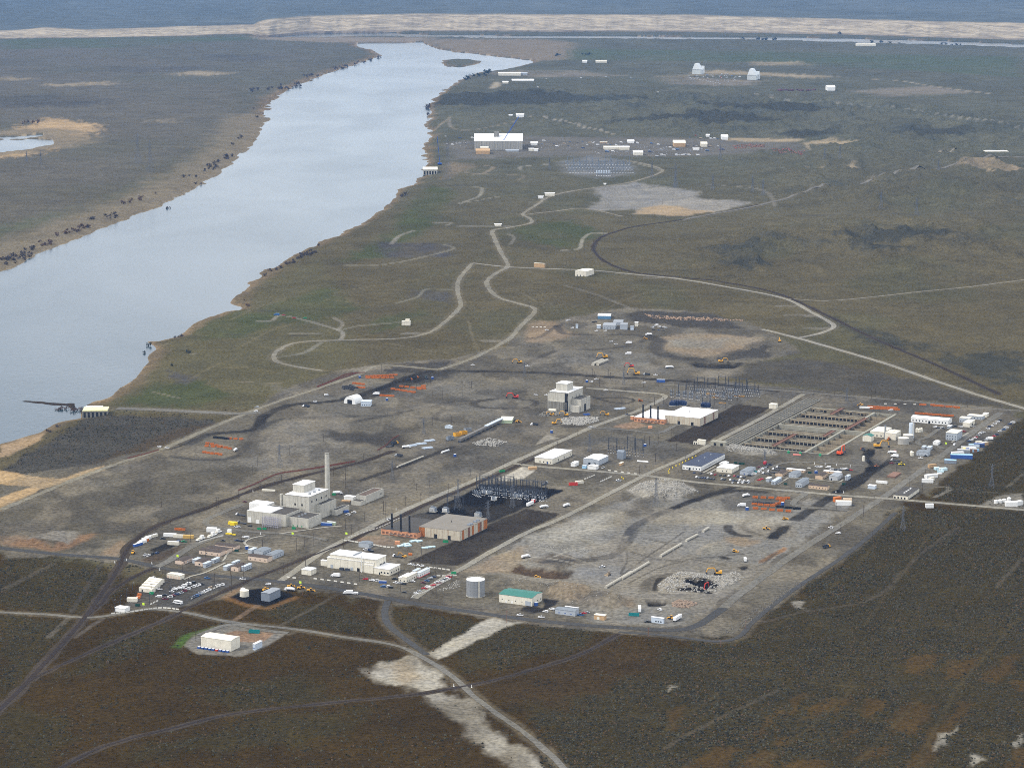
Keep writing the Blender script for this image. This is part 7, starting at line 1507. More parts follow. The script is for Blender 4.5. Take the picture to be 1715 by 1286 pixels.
row('a',[(30,775,'car','navy'),(150,785,'car','black'),(342,800,'suv','white'),(405,806,'car','red'),(498,820,'car','black'),(578,825,'car','black'),(655,833,'suv','white'),(752,835,'car','red'),(818,845,'suv','navy'),(873,850,'suv','white'),(930,858,'car','black')],64,'the cream office row',a_)
row('a',[(75,855,'suv','white'),(120,860,'car','silver'),(175,865,'car','navy'),(222,870,'car','navy'),(275,875,'suv','silver'),(330,884,'car','black'),(378,890,'car','black'),(528,893,'suv','silver'),(578,895,'car','black'),(680,905,'suv','white'),(735,915,'car','navy'),(785,922,'car','black'),(848,912,'suv','white')],64,'the row beside the cross road',a_)
row('a',[(718,950,'car','white'),(825,955,'suv','white'),(888,940,'car','silver'),(925,930,'suv','white'),(905,955,'car','white'),(965,945,'car','black'),(1000,930,'suv','white'),(1012,955,'car','silver')],64,'the nearest short cross road row',a_)
row('a',[(1010,825,'car','black'),(1048,822,'suv','silver'),(1100,795,'van','white'),(1120,760,'suv','teal'),(1170,762,'suv','white'),(1205,738,'car','white'),(1190,675,'car','maroon'),(1242,708,'suv','white'),(1290,688,'suv','silver'),(1320,672,'suv','black'),(1385,630,'pickup','navy')],154,'the angled row beside the blue grey trailer',a_)
row('a',[(1190,905,'car','red'),(1238,885,'car','red')],154,'the pair by the lower cluster',a_); row('a',[(1330,800,'flatbed','white'),(1420,770,'flatbed','white'),(1510,725,'flatbed','white'),(1580,690,'flatbed','white')],154,'the staggered line behind the peach trailer',a_)
row('a',[(1300,615,'boxtruck','red')],70,'small under the lattice tower in front of the basins',a_)
row('b',[(730,668,'suv','white'),(790,672,'suv','white')],160,'the pair behind the lower cluster',a_); row('b',[(935,680,'van','white'),(1000,718,'suv','white'),(1048,722,'car','black'),(1095,722,'suv','silver'),(1148,726,'car','black'),(1190,706,'suv','white'),(1240,712,'suv','white'),(1278,726,'suv','black'),(1328,728,'pickup','red')],160,'the second peach trailer row',a_)
d_ = 'cars in the right hand strip lot'
row('d',[(690,880,'suv','navy'),(738,855,'suv','white'),(800,820,'car','white'),(822,806,'car','red'),(862,765,'car','silver'),(898,735,'car','white'),(930,720,'suv','white'),(960,715,'car','white')],154,'the lower half of the roadside row',d_)
row('d',[(1045,648,'suv','white'),(1068,610,'suv','navy'),(1112,602,'suv','white'),(1175,556,'suv','white'),(1225,520,'suv','white'),(1268,492,'suv','black')],154,'the upper half of the roadside row',d_)
row('d',[(1012,858,'suv','silver'),(1075,845,'boxtruck','white'),(1158,782,'car','red'),(1205,758,'suv','navy'),(1270,698,'suv','white'),(1335,665,'suv','blue'),(1382,630,'van','white'),(1450,565,'suv','navy'),(1508,535,'van','white')],154,'the outer row beside the sagebrush',d_)
row('d',[(65,616,'suv','white'),(120,632,'car','black'),(168,630,'suv','white'),(212,642,'car','black')],160,'the row in front of the white crew building',d_); row('d',[(430,605,'suv','black'),(540,612,'suv','white')],160,'the pair by the beige open shed',d_); row('d',[(775,608,'pickup','white')],154,'in front of the beige open shed',d_); row('d',[(600,700,'pickup','red')],160,'beside the two storey trailer',d_); row('d',[(425,945,'van','white')],64,'driving on the right perimeter road',d_)
row('c',[(580,745,'tanker','white'),(630,810,'boxtruck','white'),(640,880,'flatbed','white'),(620,715,'suv','red')],150,'the cluster beside the excavated pit',d_); row('c',[(1090,835,'pickup','white'),(1180,800,'car','black')],165,'the pair in front of the perimeter gabled trailer',d_); row('c',[(575,925,'pickup','maroon'),(680,930,'pickup','black')],150,'the dark pair below the pit',d_); row('c',[(55,690,'dump','orange')],100,'beside the pit ramp',d_)
e_ = 'vehicles on the graded field'
row('E',[(690,308,'tanker','white')],40,'above the dark brown cut',e_); row('E',[(1420,398,'pickup','white')],20,'alone on the grey graded ground',e_); row('E',[(635,862,'pickup','white')],165,'driving left on the dark road',e_); row('E',[(838,882,'pickup','white')],165,'driving right on the dark road by the black drive',e_); row('E',[(878,828,'suv','white'),(938,805,'suv','white')],150,'the pair beside the grey roadside trailer',e_); row('E',[(1215,860,'pickup','blue'),(1245,842,'car','red'),(1275,836,'car','silver')],165,'the three right of the grey roadside trailer',e_)
row('O',[(255,925,'pickup','black')],165,'left of the silver trailer',e_); row('O',[(1188,340,'boxtruck','white')],90,'beside the drill rig on the pale ground',e_); row('O',[(370,810,'suv','white')],120,'beside the black pit',e_); row('9',[(790,138,'suv','white'),(825,165,'suv','white')],150,'the pair on the right perimeter road',e_); row('9',[(770,232,'dump','yellow')],40,'outside the right perimeter road',e_)
row('B',[(1530,440,'semitrailer','white')],64,'beside the end of the dark pad',e_); row('B',[(1665,460,'tanker','white')],40,'left of the tanker pair by the pad end',e_); row('0',[(949,848,'tanker','white')],50,'right of the tanker pair by the pad end',e_); row('B',[(185,575,'pickup','white')],64,'beside the annex with three stacks',e_); row('B',[(10,880,'suv','black')],160,'behind the process building corner',e_)
row('0',[(1036,805,'pickup','white')],154,'near the yellow barrels at the cross road',e_); row('0',[(912,811,'flatbed','silver')],60,'by the striped lot',e_); row('A',[(1160,700,'suv','white'),(1215,680,'suv','white')],150,'the pair right of the reactor annex',e_); row('A',[(1645,140,'dump','silver')],160,'on the track above the pipe trench',e_); row('A',[(1060,500,'tanker','white')],10,'right of the stack',e_); row('A',[(170,575,'car','maroon')],154,'by the track behind the reactor',e_); row('A',[(130,705,'flatbed','white')],150,'left of the reactor',e_)
m_ = 'vehicles in the mid distance yards'
row('F',[(215,410,'pickup','white'),(318,412,'pickup','white')],165,'the pair left of the half demolished reactor',m_); row('F',[(885,365,'pickup','white')],165,'on the loop road behind the half demolished reactor',m_); row('F',[(745,285,'suv','white'),(795,262,'pickup','white')],160,'the pair behind the half demolished reactor',m_); row('F',[(742,718,'pickup','white')],175,'on the diagonal road junction',m_); row('F',[(200,700,'dump','white')],170,'passing the debris piles',m_); row('F',[(1090,600,'pickup','navy')],160,'on the drive left of the salmon annex',m_); row('F',[(1360,220,'pickup','white')],165,'beside the yellow and red excavators',m_); row('F',[(1245,295,'suv','white')],165,'on the far loop road',m_); row('F',[(858,1108,'pickup','white')],64,'beside the white tent',m_); row('F',[(1005,1235,'pickup','silver')],160,'in the striped lot',m_); row('F',[(1490,150,'tanker','white')],30,'near the black trench',m_)
row('M',[(395,328,'suv','white'),(415,325,'suv','white')],165,'the pair on the brown cleared yard',m_); row('M',[(645,345,'pickup','black'),(668,340,'pickup','black')],160,'the dark pair in the mid distance yard',m_); row('M',[(450,398,'suv','white')],165,'beside the lone pale blue unit',m_); row('M',[(680,428,'suv','white'),(765,428,'suv','white')],175,'the pair in front of the long grey unit',m_)
row('M',[(1215,395,'suv','white'),(1235,385,'suv','silver'),(1255,372,'van','white'),(1280,388,'suv','white'),(1300,395,'car','black'),(1325,392,'suv','white'),(1345,400,'suv','silver'),(1225,415,'car','black'),(1275,420,'car','navy'),(1320,422,'car','black')],150,'the crowded mid distance lot',m_)
row('M',[(1180,465,'tanker','white')],165,'at the head of the wide dirt ramp',m_); row('M',[(985,648,'boxtruck','white')],175,'on the grey mound',m_); row('M',[(1385,778,'tanker','white')],20,'beside the dark soil heap',m_); row('M',[(820,528,'suv','white'),(865,555,'suv','white'),(990,545,'boxtruck','white')],170,'the three on the grassy rise',m_); row('M',[(205,420,'pickup','white')],170,'on the brown cleared patch',m_); row('M',[(20,765,'pickup','white')],170,'on the haul road at the left',m_); row('M',[(1160,848,'dump','silver')],175,'beside the yellow and red excavators on the road',m_)
row('N',[(155,355,'van','white')],30,'left of the arched shelter',m_); row('N',[(45,420,'suv','white')],170,'on the pad left of the arched shelter',m_); row('N',[(1555,68,'pickup','white')],175,'on the pale road above the haul road',m_); row('N',[(945,212,'dump','orange'),(1005,192,'dump','orange')],30,'the pair on the black haul road',m_); row('N',[(1110,195,'dump','teal')],100,'beside the haul road bend',m_); row('N',[(630,350,'boxtruck','white')],160,'beside the orange bins',m_); row('N',[(760,850,'flatbed','black'),(808,820,'dump','yellow')],40,'the pair beside the orange fence',m_); row('N',[(920,860,'tanker','white')],20,'beside the pipe stacks',m_)
row('4',[(1127,958,'tanker','white')],80,'on the black haul loop by the orange bins',m_); row('4',[(762,940,'suv','white'),(800,945,'pickup','white')],160,'the pair at the entrance of the haul loop',m_); row('4',[(1230,750,'suv','silver'),(1225,770,'suv','white')],160,'the pair at the river gate',m_); row('4',[(1465,748,'dump','white'),(1508,724,'suv','white')],160,'the pair on the river yard',m_); row('4',[(1460,325,'van','green'),(1358,310,'pickup','red'),(1408,323,'pickup','red'),(1325,310,'boxtruck','blue')],170,'the row on the riverside well pad',m_)
# distant yard: rows of trucks and vans
n_ = 'trucks and vans in the distant yard'
def mixed(k,xy,place):
 kinds = ['van','boxtruck','pickup','boxtruck','van','tanker']; cols = ['white','white','silver','blue','white','tan','navy','white','red']
 row(k,[(x,y,kinds[(i * 5 + x) % 6],cols[(i * 7 + y) % 9]) for i,(x,y) in enumerate(xy)],0,place,n_)
mixed('L',[(60,337),(85,335),(45,342),(215,352),(240,362),(300,368),(345,340),(500,345),(635,352),(700,364),(20,360),(120,362)],'the back of the distant yard')
mixed('L',[(130,442),(210,428),(265,428),(335,424),(560,428),(620,430),(650,432),(730,412),(815,392),(850,412),(885,410),(985,368)],'the middle of the distant yard')
mixed('L',[(610,464),(690,472),(735,458),(765,460),(875,458),(905,460),(935,460),(960,457),(995,458),(1080,460)],'the front of the distant yard')
mixed('L',[(1040,375),(1065,375),(1195,378),(1275,376),(1290,412),(1320,412),(1440,398),(1170,422),(1150,432)],'the right of the distant yard')
mixed('L',[(1060,278),(1110,304),(1205,305),(1240,303),(1270,308),(1005,292)],'the hill behind the distant yard')
mixed('K',[(370,352),(400,355),(460,358),(520,298),(405,302),(330,365),(280,358),(265,282)],'the ground left of the huge hall')
mixed('K',[(1205,325),(1145,342),(1190,358),(1455,333),(1530,338),(1575,328),(1680,343),(1400,352),(1440,373),(1580,393),(1300,350),(1330,380)],'the ground right of the huge hall')
mixed('P',[(210,405),(250,395),(300,425),(380,425),(460,422),(500,405),(555,410),(610,395),(650,405),(680,400),(430,470),(370,385)],'the ground by the cocooned reactors')
mixed('2',[(940,378),(1015,380),(1100,362),(1180,375),(1240,370),(1300,372),(1360,378),(1420,376),(975,422),(1550,450),(760,385)],'the plain before the cocooned reactors')
# ---------------------------------------------------------------- heavy machines
excavator('F',365,605,'yellow',200,'yellow excavator with raised arm at the left foot of the torn reactor'); excavator('F',500,608,'yellow',170,'yellow excavator in the middle at the foot of the torn reactor',1.1); excavator('F',395,690,'yellow',20,'yellow excavator reaching over the debris pile',1.15,0.9); excavator('F',890,605,'yellow',165,'yellow excavator right of the torn reactor',1.1,0.2)
excavator('F',870,55,'yellow',195,'yellow excavator above the concrete pipe sections',1.5); excavator('F',1175,215,'yellow',175,'large yellow excavator with red boom on the far excavation',1.6,0.9); excavator('F',1125,140,'red',185,'red excavator behind the large yellow one',1.2,0.3,RED)
excavator('5',865,706,'red',180,'red excavator at the end of the loop track',1.5,0.2,RED); excavator('5',885,538,'yellow',190,'brown yellow excavator on the haul road mound',1.3,0.1); excavator('c',330,640,'yellow',5,'yellow excavator reaching across the black pit',1.7,0.5); excavator('b',1150,445,'red',60,'bright red orange excavator beside the basins',1.7,1.0,mat('red_orange',(0.80,0.10,0.02),0.5,0.1,0.5))
excavator('O',785,590,'red',55,'red excavator down in the rubble pit',1.4,1.0,RED); excavator('O',925,468,'yellow',175,'yellow excavator on the rim of the rubble pit',1.4,0.1); excavator('D',1120,420,'yellow',150,'small yellow excavator at the dark pad edge',0.9,0.4); excavator('G',1075,38,'yellow',10,'yellow excavator at the far end of the black trench',1.3,0.2); excavator('6',545,435,'yellow',90,'yellow machine by the long pale highway',1.2,0.2); excavator('G',200,150,'yellow',180,'yellow tracked machine beside the dark soil heap',1.3,0.6) if False else None
dozer('E',795,480,10,'yellow bulldozer in the dark brown cut'); dozer('E',1480,475,230,'tan bulldozer on the grey graded ground',CTN); dozer('O',1090,255,0,'yellow bulldozer on the pale graded ground'); dozer('F',40,670,0,'yellow bulldozer left of the debris piles'); dozer('F',1210,470,20,'orange brown bulldozer on the road behind the salmon annex',RUST); dozer('M',1145,502,10,'orange brown bulldozer below the white tank truck',YEL); dozer('9',570,98,20,'yellow bulldozer on the pale pad by the black cut'); dozer('4',1185,1210,0,'small machine behind the left cut',YEL) if False else None
loader('9',480,145,0,'yellow loader with blue load beside the black cut'); loader('D',40,705,20,'yellow backhoe, first of the three beside the dark road'); loader('D',135,720,20,'yellow backhoe, second of the three beside the dark road'); loader('D',228,745,10,'yellow backhoe, third of the three beside the dark road'); loader('C',1510,850,60,'yellow loader at the rim of the black pad'); loader('c',520,500,60,'orange loader beside the bulging roof building',ORG); loader('O',485,895,150,'yellow loader beside the white semi trailer'); loader('C',243,498,90,'yellow forklift at the lower left gate'); loader('c',745,955,20,'bright yellow loader below the pit',YLB); loader('J',150,225,160,'yellow loader at the end of the orange bin heap',YEL); loader('c',295,925,10,'small orange loader in the pit',ORG); loader('5',880,822,10,'yellow loader beside the pale green trailer')
vehicle('O',540,905,'semitrailer','white',62,'white semi trailer at the road corner')
vehicle('O',178,820,'semitrailer','white',88,'white upright seen semi trailer beside the black pit')
# ---------------------------------------------------------------- containers
def bins(k,pts,label,group,L=6.6,Wd=2.5,Hh=2.0,m=None,ang=-10,open_top=True,name='roll_off_bin',cat='container',m2=None):
 pts = sorted(pts)
 for i,(x,y) in enumerate(pts): box_thing(name,label.format(ORD[i] if i < 20 else 'last'),cat,k,(x,y),L,Wd,Hh,m or ORG,ang + random.uniform(-4,4),group,open_top=open_top,m2=m2)
def span(p,q,n,j=0.0): return [(p[0] + (q[0] - p[0]) * i / (n - 1) + random.uniform(-j,j),p[1] + (q[1] - p[1]) * i / (n - 1) + random.uniform(-j,j) * 0.3) for i in range(n)]
B_ = 'orange waste bins'
bins('N',span((525,180),(790,165),8,3),'orange open bin, {} from left in the upper yard back row',B_,5.6); bins('N',span((530,192),(760,190),6,3),'orange open bin, {} from left in the upper yard front row',B_,5.6)
bins('N',span((400,245),(480,255),3,2),'orange open bin, {} from left behind the black heap',B_,5.6); bins('N',span((440,285),(480,288),2),'orange open bin, {} from left beside the black heap',B_,5.6)
bins('N',span((850,275),(1060,295),5,3),'orange open bin, {} from left in the middle yard back row',B_,5.6); bins('N',span((770,300),(960,330),6,3),'orange open bin, {} from left in the middle yard front row',B_,5.6); bins('N',[(1050,285),(1060,272),(1020,300)],'orange open bin, {} from left at the right side of the middle yard',B_,5.6)
bins('N',span((660,362),(760,368),4,2),'orange open bin, {} from left beside the white truck',B_,5.6)
bins('4',span((985,925),(1090,950),6,2),'orange open bin, {} from left in the haul loop middle row',B_,4.3); bins('4',span((980,938),(1070,945),4,2),'orange open bin, {} from left in the haul loop second row',B_,4.3); bins('4',span((968,968),(1045,978),5,2),'orange open bin, {} from left in the haul loop front row',B_,4.3); bins('4',span((1090,902),(1145,905),3),'orange open bin, {} from left in the haul loop back row',B_,4.3); bins('4',span((1020,897),(1070,902),3),'black open bin, {} from left in the haul loop back row','black waste bins',6.8,m=BLK)
bins('I',span((575,1110),(880,1118),5,2),'orange open bin, {} from left in the demolition yard back row',B_,5.6); bins('I',[(795,1128),(830,1132),(850,1122)],'orange open bin, {} from left behind the demolition yard middle row',B_,5.6); bins('I',span((565,1175),(740,1190),4,2),'orange open bin, {} from left in the demolition yard middle row',B_,5.6); bins('I',span((770,1185),(840,1160),3),'orange open bin, {} from left in the demolition yard slanted row',B_,5.6,ang=30); bins('I',span((575,1215),(890,1242),5,2),'orange open bin, {} from left in the demolition yard front row',B_,5.6); bins('I',span((800,1200),(960,1218),3),'black open bin, {} from left in the demolition yard','black waste bins',8,m=BLK); bins('I',span((570,1160),(750,1170),4),'dark lid bin, {} from left behind the demolition middle row','black waste bins',6,Wd=2.2,Hh=1.5,m=STLD)
vehicle('I',470,1190,'boxtruck','white',170,'white truck at the left of the demolition bins'); vehicle('I',512,1095,'tanker','white',45,'white water truck spraying beside the demolition bins')
bins('J',[(712,222),(735,224),(818,226),(842,230),(884,232),(908,236),(962,240),(986,243),(1035,246),(1058,250)],'orange open bin, {} from left in the broken far boundary row',B_,5.6); bins('J',span((668,305),(1000,330),9,3),'orange open bin, {} from left in the row behind the crew building',B_,5.6); bins('J',span((210,240),(460,255),8,6),'orange open bin, {} from left in the heap back row',B_,5.6); bins('J',span((240,258),(480,268),7,5),'orange open bin, {} from left in the heap front row',B_,5.6)
box_thing('storage_box','long white box beside the orange bin heap','container','J',(140,250),16,2.5,2.2,WHT,-12); vehicle('J',440,275,'van','white',170,'white van at the right of the orange bin heap')
bins('h',[(345,510),(415,518)],'orange open bin, {} from left on the lower left gravel lot',B_,6.5); box_thing('storage_box','white container in the lower left lot row','container','h',(145,628),12.5,3,3.2,WHT,-8); box_thing('storage_box','cream container in the lower left lot row','container','h',(325,650),10.5,3,3.2,CRM,-8); box_thing('storage_box','mustard container in the lower left lot row','container','h',(495,662),10.5,3,3.4,mat('mustard',(0.55,0.36,0.10),0.6,0.15,0.4),-8); box_thing('storage_box','pale container at the end of the black sheet','container','h',(218,775),11,3,3.4,CRM,-10,m2=WHR); box_thing('storage_box','white container behind the white boats','container','h',(918,545),10,4,4.2,WHT,-8)
for i,(x,y,mm,lb) in enumerate([(262,435,BLU,'blue fronted'),(300,412,WHT,'white'),(322,398,ORG,'orange topped'),(345,378,WHT,'second white'),(375,362,CRM,'cream'),(410,352,CRM,'second cream')]): box_thing('storage_box',f'{lb} long container in the fanned group by the railway','container','C',(x,y),11,2.6,2.7,mm,55,'fanned containers by the railway',m2=WHT)
def boat_rack(k,C,label,n=4):
 x,y = G(k,*C); t = empty('pipe_trailer',x,y,A64); tag(t,label,'trailer','white equipment trailers')
 MB().box(0,14,-1.4,1.4,0.8,1.2).obj('bed',WHT,t); MB().box(7,11,-1.3,1.3,1.2,4.2).obj('cabin',WHT,t); MB().box(1,6,-1.2,1.2,1.2,2.4).obj('load',CRM,t)
 for X in (2,4,10): MB().tube((X,-1.3,0.5),(X,1.3,0.5),0.5,10).obj('wheel',TYR,t)
boat_rack('h',(745,715),'front white equipment trailer on the lower left lot'); boat_rack('h',(945,655),'rear white equipment trailer on the lower left lot'); boat_rack('h',(1040,600),'white equipment trailer by the white container')
for i,(x,y) in enumerate([(1305,410),(1342,425),(1380,415)]): box_thing('roll_off_bin',f'bright yellow bin, {ORD[i]} from left beside the reactor','container','h',(x,y),4.6,3,3,YLB,-20,'yellow bins by the reactor')
for i,(x,y) in enumerate([(1262,585),(1318,592),(1385,602)]): box_thing('barrier_block',f'yellow block, {ORD[i]} from left by the access road','crate','h',(x,y),3,1.6,1.4,YLB,-10,'yellow blocks by the access road')
box_thing('storage_box','tall white box behind the yellow blocks','crate','h',(1290,575),4,3,4,WHT,-10)
box_thing('storage_box','blue and white portable toilets in front of the process building','toilets','D',(882,665),7,1.6,2.3,BLU,-8,m2=WHT); box_thing('storage_box','pale green container beside the reactor corner','container','A',(955,790),9,3,3,GRNW,-20,m2=WHT); box_thing('storage_box','blue and silver container beside the reactor corner','container','A',(900,800),11,2.6,3,BLU,-14,m2=BLGR); box_thing('storage_box','blue skip right of the reactor','container','A',(1120,680),5,2,2.4,BLU,20)
bldg('storage_shed','low concrete outbuilding with rust brown roof right of the stack','building','A',(1330,590),1238,1500,66,wall=CON,roof=mat('rust_tar_roof',(0.12,0.085,0.065),0.95,0.25,0.2),kind='parapet',wins=[('R',1,0.85,0.85,2,3.2,4.6,BLK)]); bldg('storage_shed','lower front part of the concrete outbuilding','building','A',(1280,612),1190,1328,36,wall=CON,roof=TAR,kind='parapet',para=0.5)
bldg('storage_tent','white wrapped load left of the concrete outbuilding','tent','A',(1210,560),1120,1240,30,wall=WHT,roof=WHT); box_thing('storage_box','tan timber stack in front of the white wrapped load','crate','A',(1095,572),9,4,1.4,SAND,-15); box_thing('storage_box','white low trailer row left of the reactor yard','trailer','A',(335,470),14,2.5,1.8,CRM,-12)
box_thing('storage_box','red and white container beside the end of the dark pad','container','B',(1562,412),5,2.6,3,RED,64,m2=WHT); box_thing('storage_box','salmon box below the near annex','crate','B',(235,810),4.5,3,3,BRICK,-10); box_thing('storage_box','salmon box below the far annex','crate','G',(372,672),5,3,3,BRICK,-10)
for i,(x,y,L) in enumerate([(275,835,9),(320,820,8),(345,835,7),(395,790,8),(455,790,6)]): box_thing('pallet_stack',f'pale blue wrapped stack, {ORD[i]} from left below the near annex','pallets','B',(x,y),L,3.2,1.3,TARP,40,'pale blue wrapped stacks')
for i,(x,y) in enumerate([(495,850),(530,845),(565,840)]): box_thing('pallet_stack',f'white blue pipe stack, {ORD[i]} from left beside the dark pad','pallets','B',(x,y),6,2.5,1.2,TARP,10,'pipe stacks beside the dark pad')
box_thing('roll_off_bin','green skip in front of the rust streaked powerhouse','container','B',(695,792),5,2.4,2,CGN,-10,open_top=True); box_thing('roll_off_bin','green skip near the parking row end','container','f',(1345,335),4.5,2.4,2,CGN,-10,open_top=True); box_thing('roll_off_bin','teal skip beside the black pit','container','O',(72,865),9,3,2.2,TEAL,-8,open_top=True); box_thing('roll_off_bin','red orange bins by the striped lot','container','F',(535,1278),9,3.5,3,RED,10,open_top=True); box_thing('storage_box','cream container by the striped lot','container','F',(600,1262),9,3,3,CRM,25); box_thing('roll_off_bin','green skip by the white pad','container','B',(1243,120),6,2.6,2,CGN,20,open_top=True); box_thing('storage_box','blue container on the far loop road','container','F',(1370,290),11,4,4,BLU,-6,m2=BLGR)
box_thing('storage_box','cream stack on the pale concrete pad','crate','B',(1520,98),9,5,3,SAND,10)
# long cream trailers beside the parking row
bldg('office_trailer','long cream trailer, nearest of the joined pair','trailer','f',(545,492),462,735,95,wall=CRM,roof=CRM,la=None,wins=[('F',1,0.5,0.5,1.2,1.0,2.0),('R',6,0.08,0.92,1.0,1.0,2.0)]); bldg('office_trailer','long cream trailer behind the nearest of the joined pair','trailer','f',(470,480),402,640,78,wall=CRM,roof=WHR,wins=[('F',1,0.5,0.5,1.2,1.0,2.0)])
bldg('office_trailer','white and red trailer with grey roof by the parking row','trailer','f',(780,405),720,968,88,wall=WHT,roof=BLGR,skirt=RED,wins=[('R',5,0.1,0.9,1.1,1.4,2.4)]); bldg('office_trailer','grey roofed trailer left of the white and red one','trailer','f',(700,345),648,800,62,wall=CRM,roof=BLGR,wins=[('R',4,0.1,0.9,1.0,1.2,2.2)])
# right strip containers
R_ = 'containers in the right hand strip'
for x,y,L,Wd,Hh,mm,m2,ang,lb in [(235,1283,13,6,4,BBLU,LBL,-15,'pale blue tarped container'),(355,1195,24,7,4.5,BLU,LBL,-8,'long bright blue container'),(385,1140,14,4,4,WHT,WHR,10,'white container behind the long blue one'),(480,1090,14,4,4,STL,WHR,-8,'grey white trailer behind the long blue container'),(552,1040,16,4,4,CRM,WHR,-8,'white trailer with yellow side'),(585,1050,7,3,2.6,YLB,None,-8,'yellow crate before the white trailer'),(650,1062,5,3,3.5,BLU,None,10,'blue crate beside the white trailer'),(695,1075,9,4,4,WOODL,WHR,-10,'brown sided white topped box'),(770,1080,9,6,3,LBL,LBL,30,'light blue covered frame'),(690,990,12,4,4,BLGR,LBL,-8,'light blue grey container'),(785,990,12,5,4.5,NAV,BLU,-8,'dark blue container'),(845,945,7,4,4,CRM,CRM,20,'cream container behind the dark blue one'),(910,975,14,4,4,SAND,CRM,40,'long cream container at the strip edge')]:
 box_thing('storage_box',f'{lb} in the right hand strip lot','container','d',(x,y),L,Wd,Hh,mm,ang,R_,m2=m2)
for x,y,L,Wd,Hh,mm,ang,lb in [(1250,1010,10,3,4,SAND,30,'tan container at the lower end'),(1360,1045,5,4,3,TARP,20,'turquoise wrapped stack'),(1390,1085,7,3,2,TARP,-5,'low turquoise wrapped stack'),(1430,1050,5,4,2.6,WHT,10,'white wrapped stack'),(1485,1060,6,4,3.2,TARP,20,'rounded turquoise wrapped stack'),(1405,1125,6,2.5,1.6,WHT,30,'small white skid'),(1115,1270,12,4,4,WHT,-6,'white container in front'),(1205,1200,14,5,4,WHT,25,'white container behind'),(1275,1250,8,3,4,CRM,50,'cream container on the right')]:
 box_thing('storage_box',f'{lb} of the lower right strip yard','container','c',(x,y),L,Wd,Hh,mm,ang,R_)
for x,y,mm,lb in [(1060,720,None,'')][:0]: pass
tank('propane_tank','cream round tank beside the perimeter gabled trailer','c',945,790,725,34,CRM,CRM,ladder=False,rail=False,dome=1.0); tank('propane_tank','cream round tank behind the other by the gabled trailer','c',930,760,715,28,CRM,CRM,ladder=False,rail=False,dome=1.0); tank('silo','cream hopper on legs beside the pit','b',1572,560,480,26,CRM,CRM,ladder=False,rail=False,dome=1.0)
for i,(x,y) in enumerate([(225,425),(437,445),(790,475)]): tank('drum_tank',f'green round tank, {ORD[i]} from left in front of the basins','b',x,y,y - 40,24,CGN,CGN,ladder=False,rail=False,dome=0.6)
box_thing('pallet_stack','pink wrapped bundle between the green tanks','pallets','b',(300,455),9,3,1.0,PINK,-10); box_thing('storage_box','white truck body load by the demolition drive','container','I',(1370,1180),16,6,4.5,WHT,-6,m2=CRM); box_thing('storage_box','orange topped load by the demolition drive','container','I',(1365,1150),8,4,5,ORG,30); box_thing('storage_box','peach crate on the demolition drive load','container','I',(1440,1165),9,4,5.5,PEACH,-6); vehicle('I',1500,1180,'flatbed','white',160,'white flatbed by the demolition drive')
for i,(x,y,mm,nm) in enumerate([(1590,465,CGN,'green bin'),(540,500,BLU,'blue toilet')][:0]): pass
for k,x,y,lb in [('b',705,785,'blue portable toilet in the lower office courtyard'),('F',358,775,'blue portable toilet beside the diagonal road'),('N',725,408,'blue portable toilet below the orange bins'),('N',1162,200,'blue portable toilet by the haul road bend'),('N',466,190,'blue portable toilet above the black heap'),('N',1376,945,'blue portable toilet by the pipe trench'),('C',1325,460,'blue portable toilet by the curved path'),('I',515,1228,'blue portable toilet by the demolition bins'),('I',855,1180,'tall pale blue tank among the demolition bins'),('B',650,750,'blue portable toilet at the powerhouse door'),('F',1253,905,'blue portable toilet right of the small substation'),('F',697,290,'blue portable toilet behind the torn reactor'),('E',778,772,'blue drum stack at the corner of the green roofed building')]:
 box_thing('portable_toilet',lb,'toilet',k,(x,y),2.6,2.4,3.2,BLU,20,'blue portable toilets',m2=WHT)
for k,x,y,lb in [('b',570,780,'dark green dumpster in the courtyard'),('b',1178,985,'dark green dumpster at the right of the lower cluster'),('b',135,985,'dark green dumpster at the left of the lower cluster'),('a',740,605,'dark dumpster, left of three behind the cream office'),('a',825,618,'dark dumpster, middle of three behind the cream office'),('a',870,622,'dark dumpster, right of three behind the cream office'),('C',1215,478,'dark green dumpster by the farthest tan trailer'),('A',620,835,'green dumpster in front of the reactor'),('A',290,840,'green dumpster, left of the pair under the pipe rack'),('A',340,840,'green dumpster, right of the pair under the pipe rack'),('C',265,1000,'dark green dumpster at the lot entrance'),('C',400,885,'green dumpster in front of the joined tents'),('A',1005,510,'green dumpster right of the stack')]:
 box_thing('dumpster',lb,'dumpster',k,(x,y),3.6,2.0,1.9,CGN if 'green dumpster' in lb and 'dark' not in lb else mat('dark_green',(0.012,0.06,0.045),0.6,0.1,0.6),-15,'dumpsters',open_top=True)
for k,x,y,lb in [('C',185,960,'cream box at the lower left lot edge')]: box_thing('storage_box',lb,'container',k,(x,y),9,4,3.6,CRM,-5)
for k,x,y,lb in [('C',285,898,'orange cart beside the cream box'),('C',275,925,'second orange cart beside the cream box'),('D',1165,398,'orange cart near the small excavator')]: box_thing('utility_cart',lb,'cart',k,(x,y),3.4,2,1.8,ORG,-15)
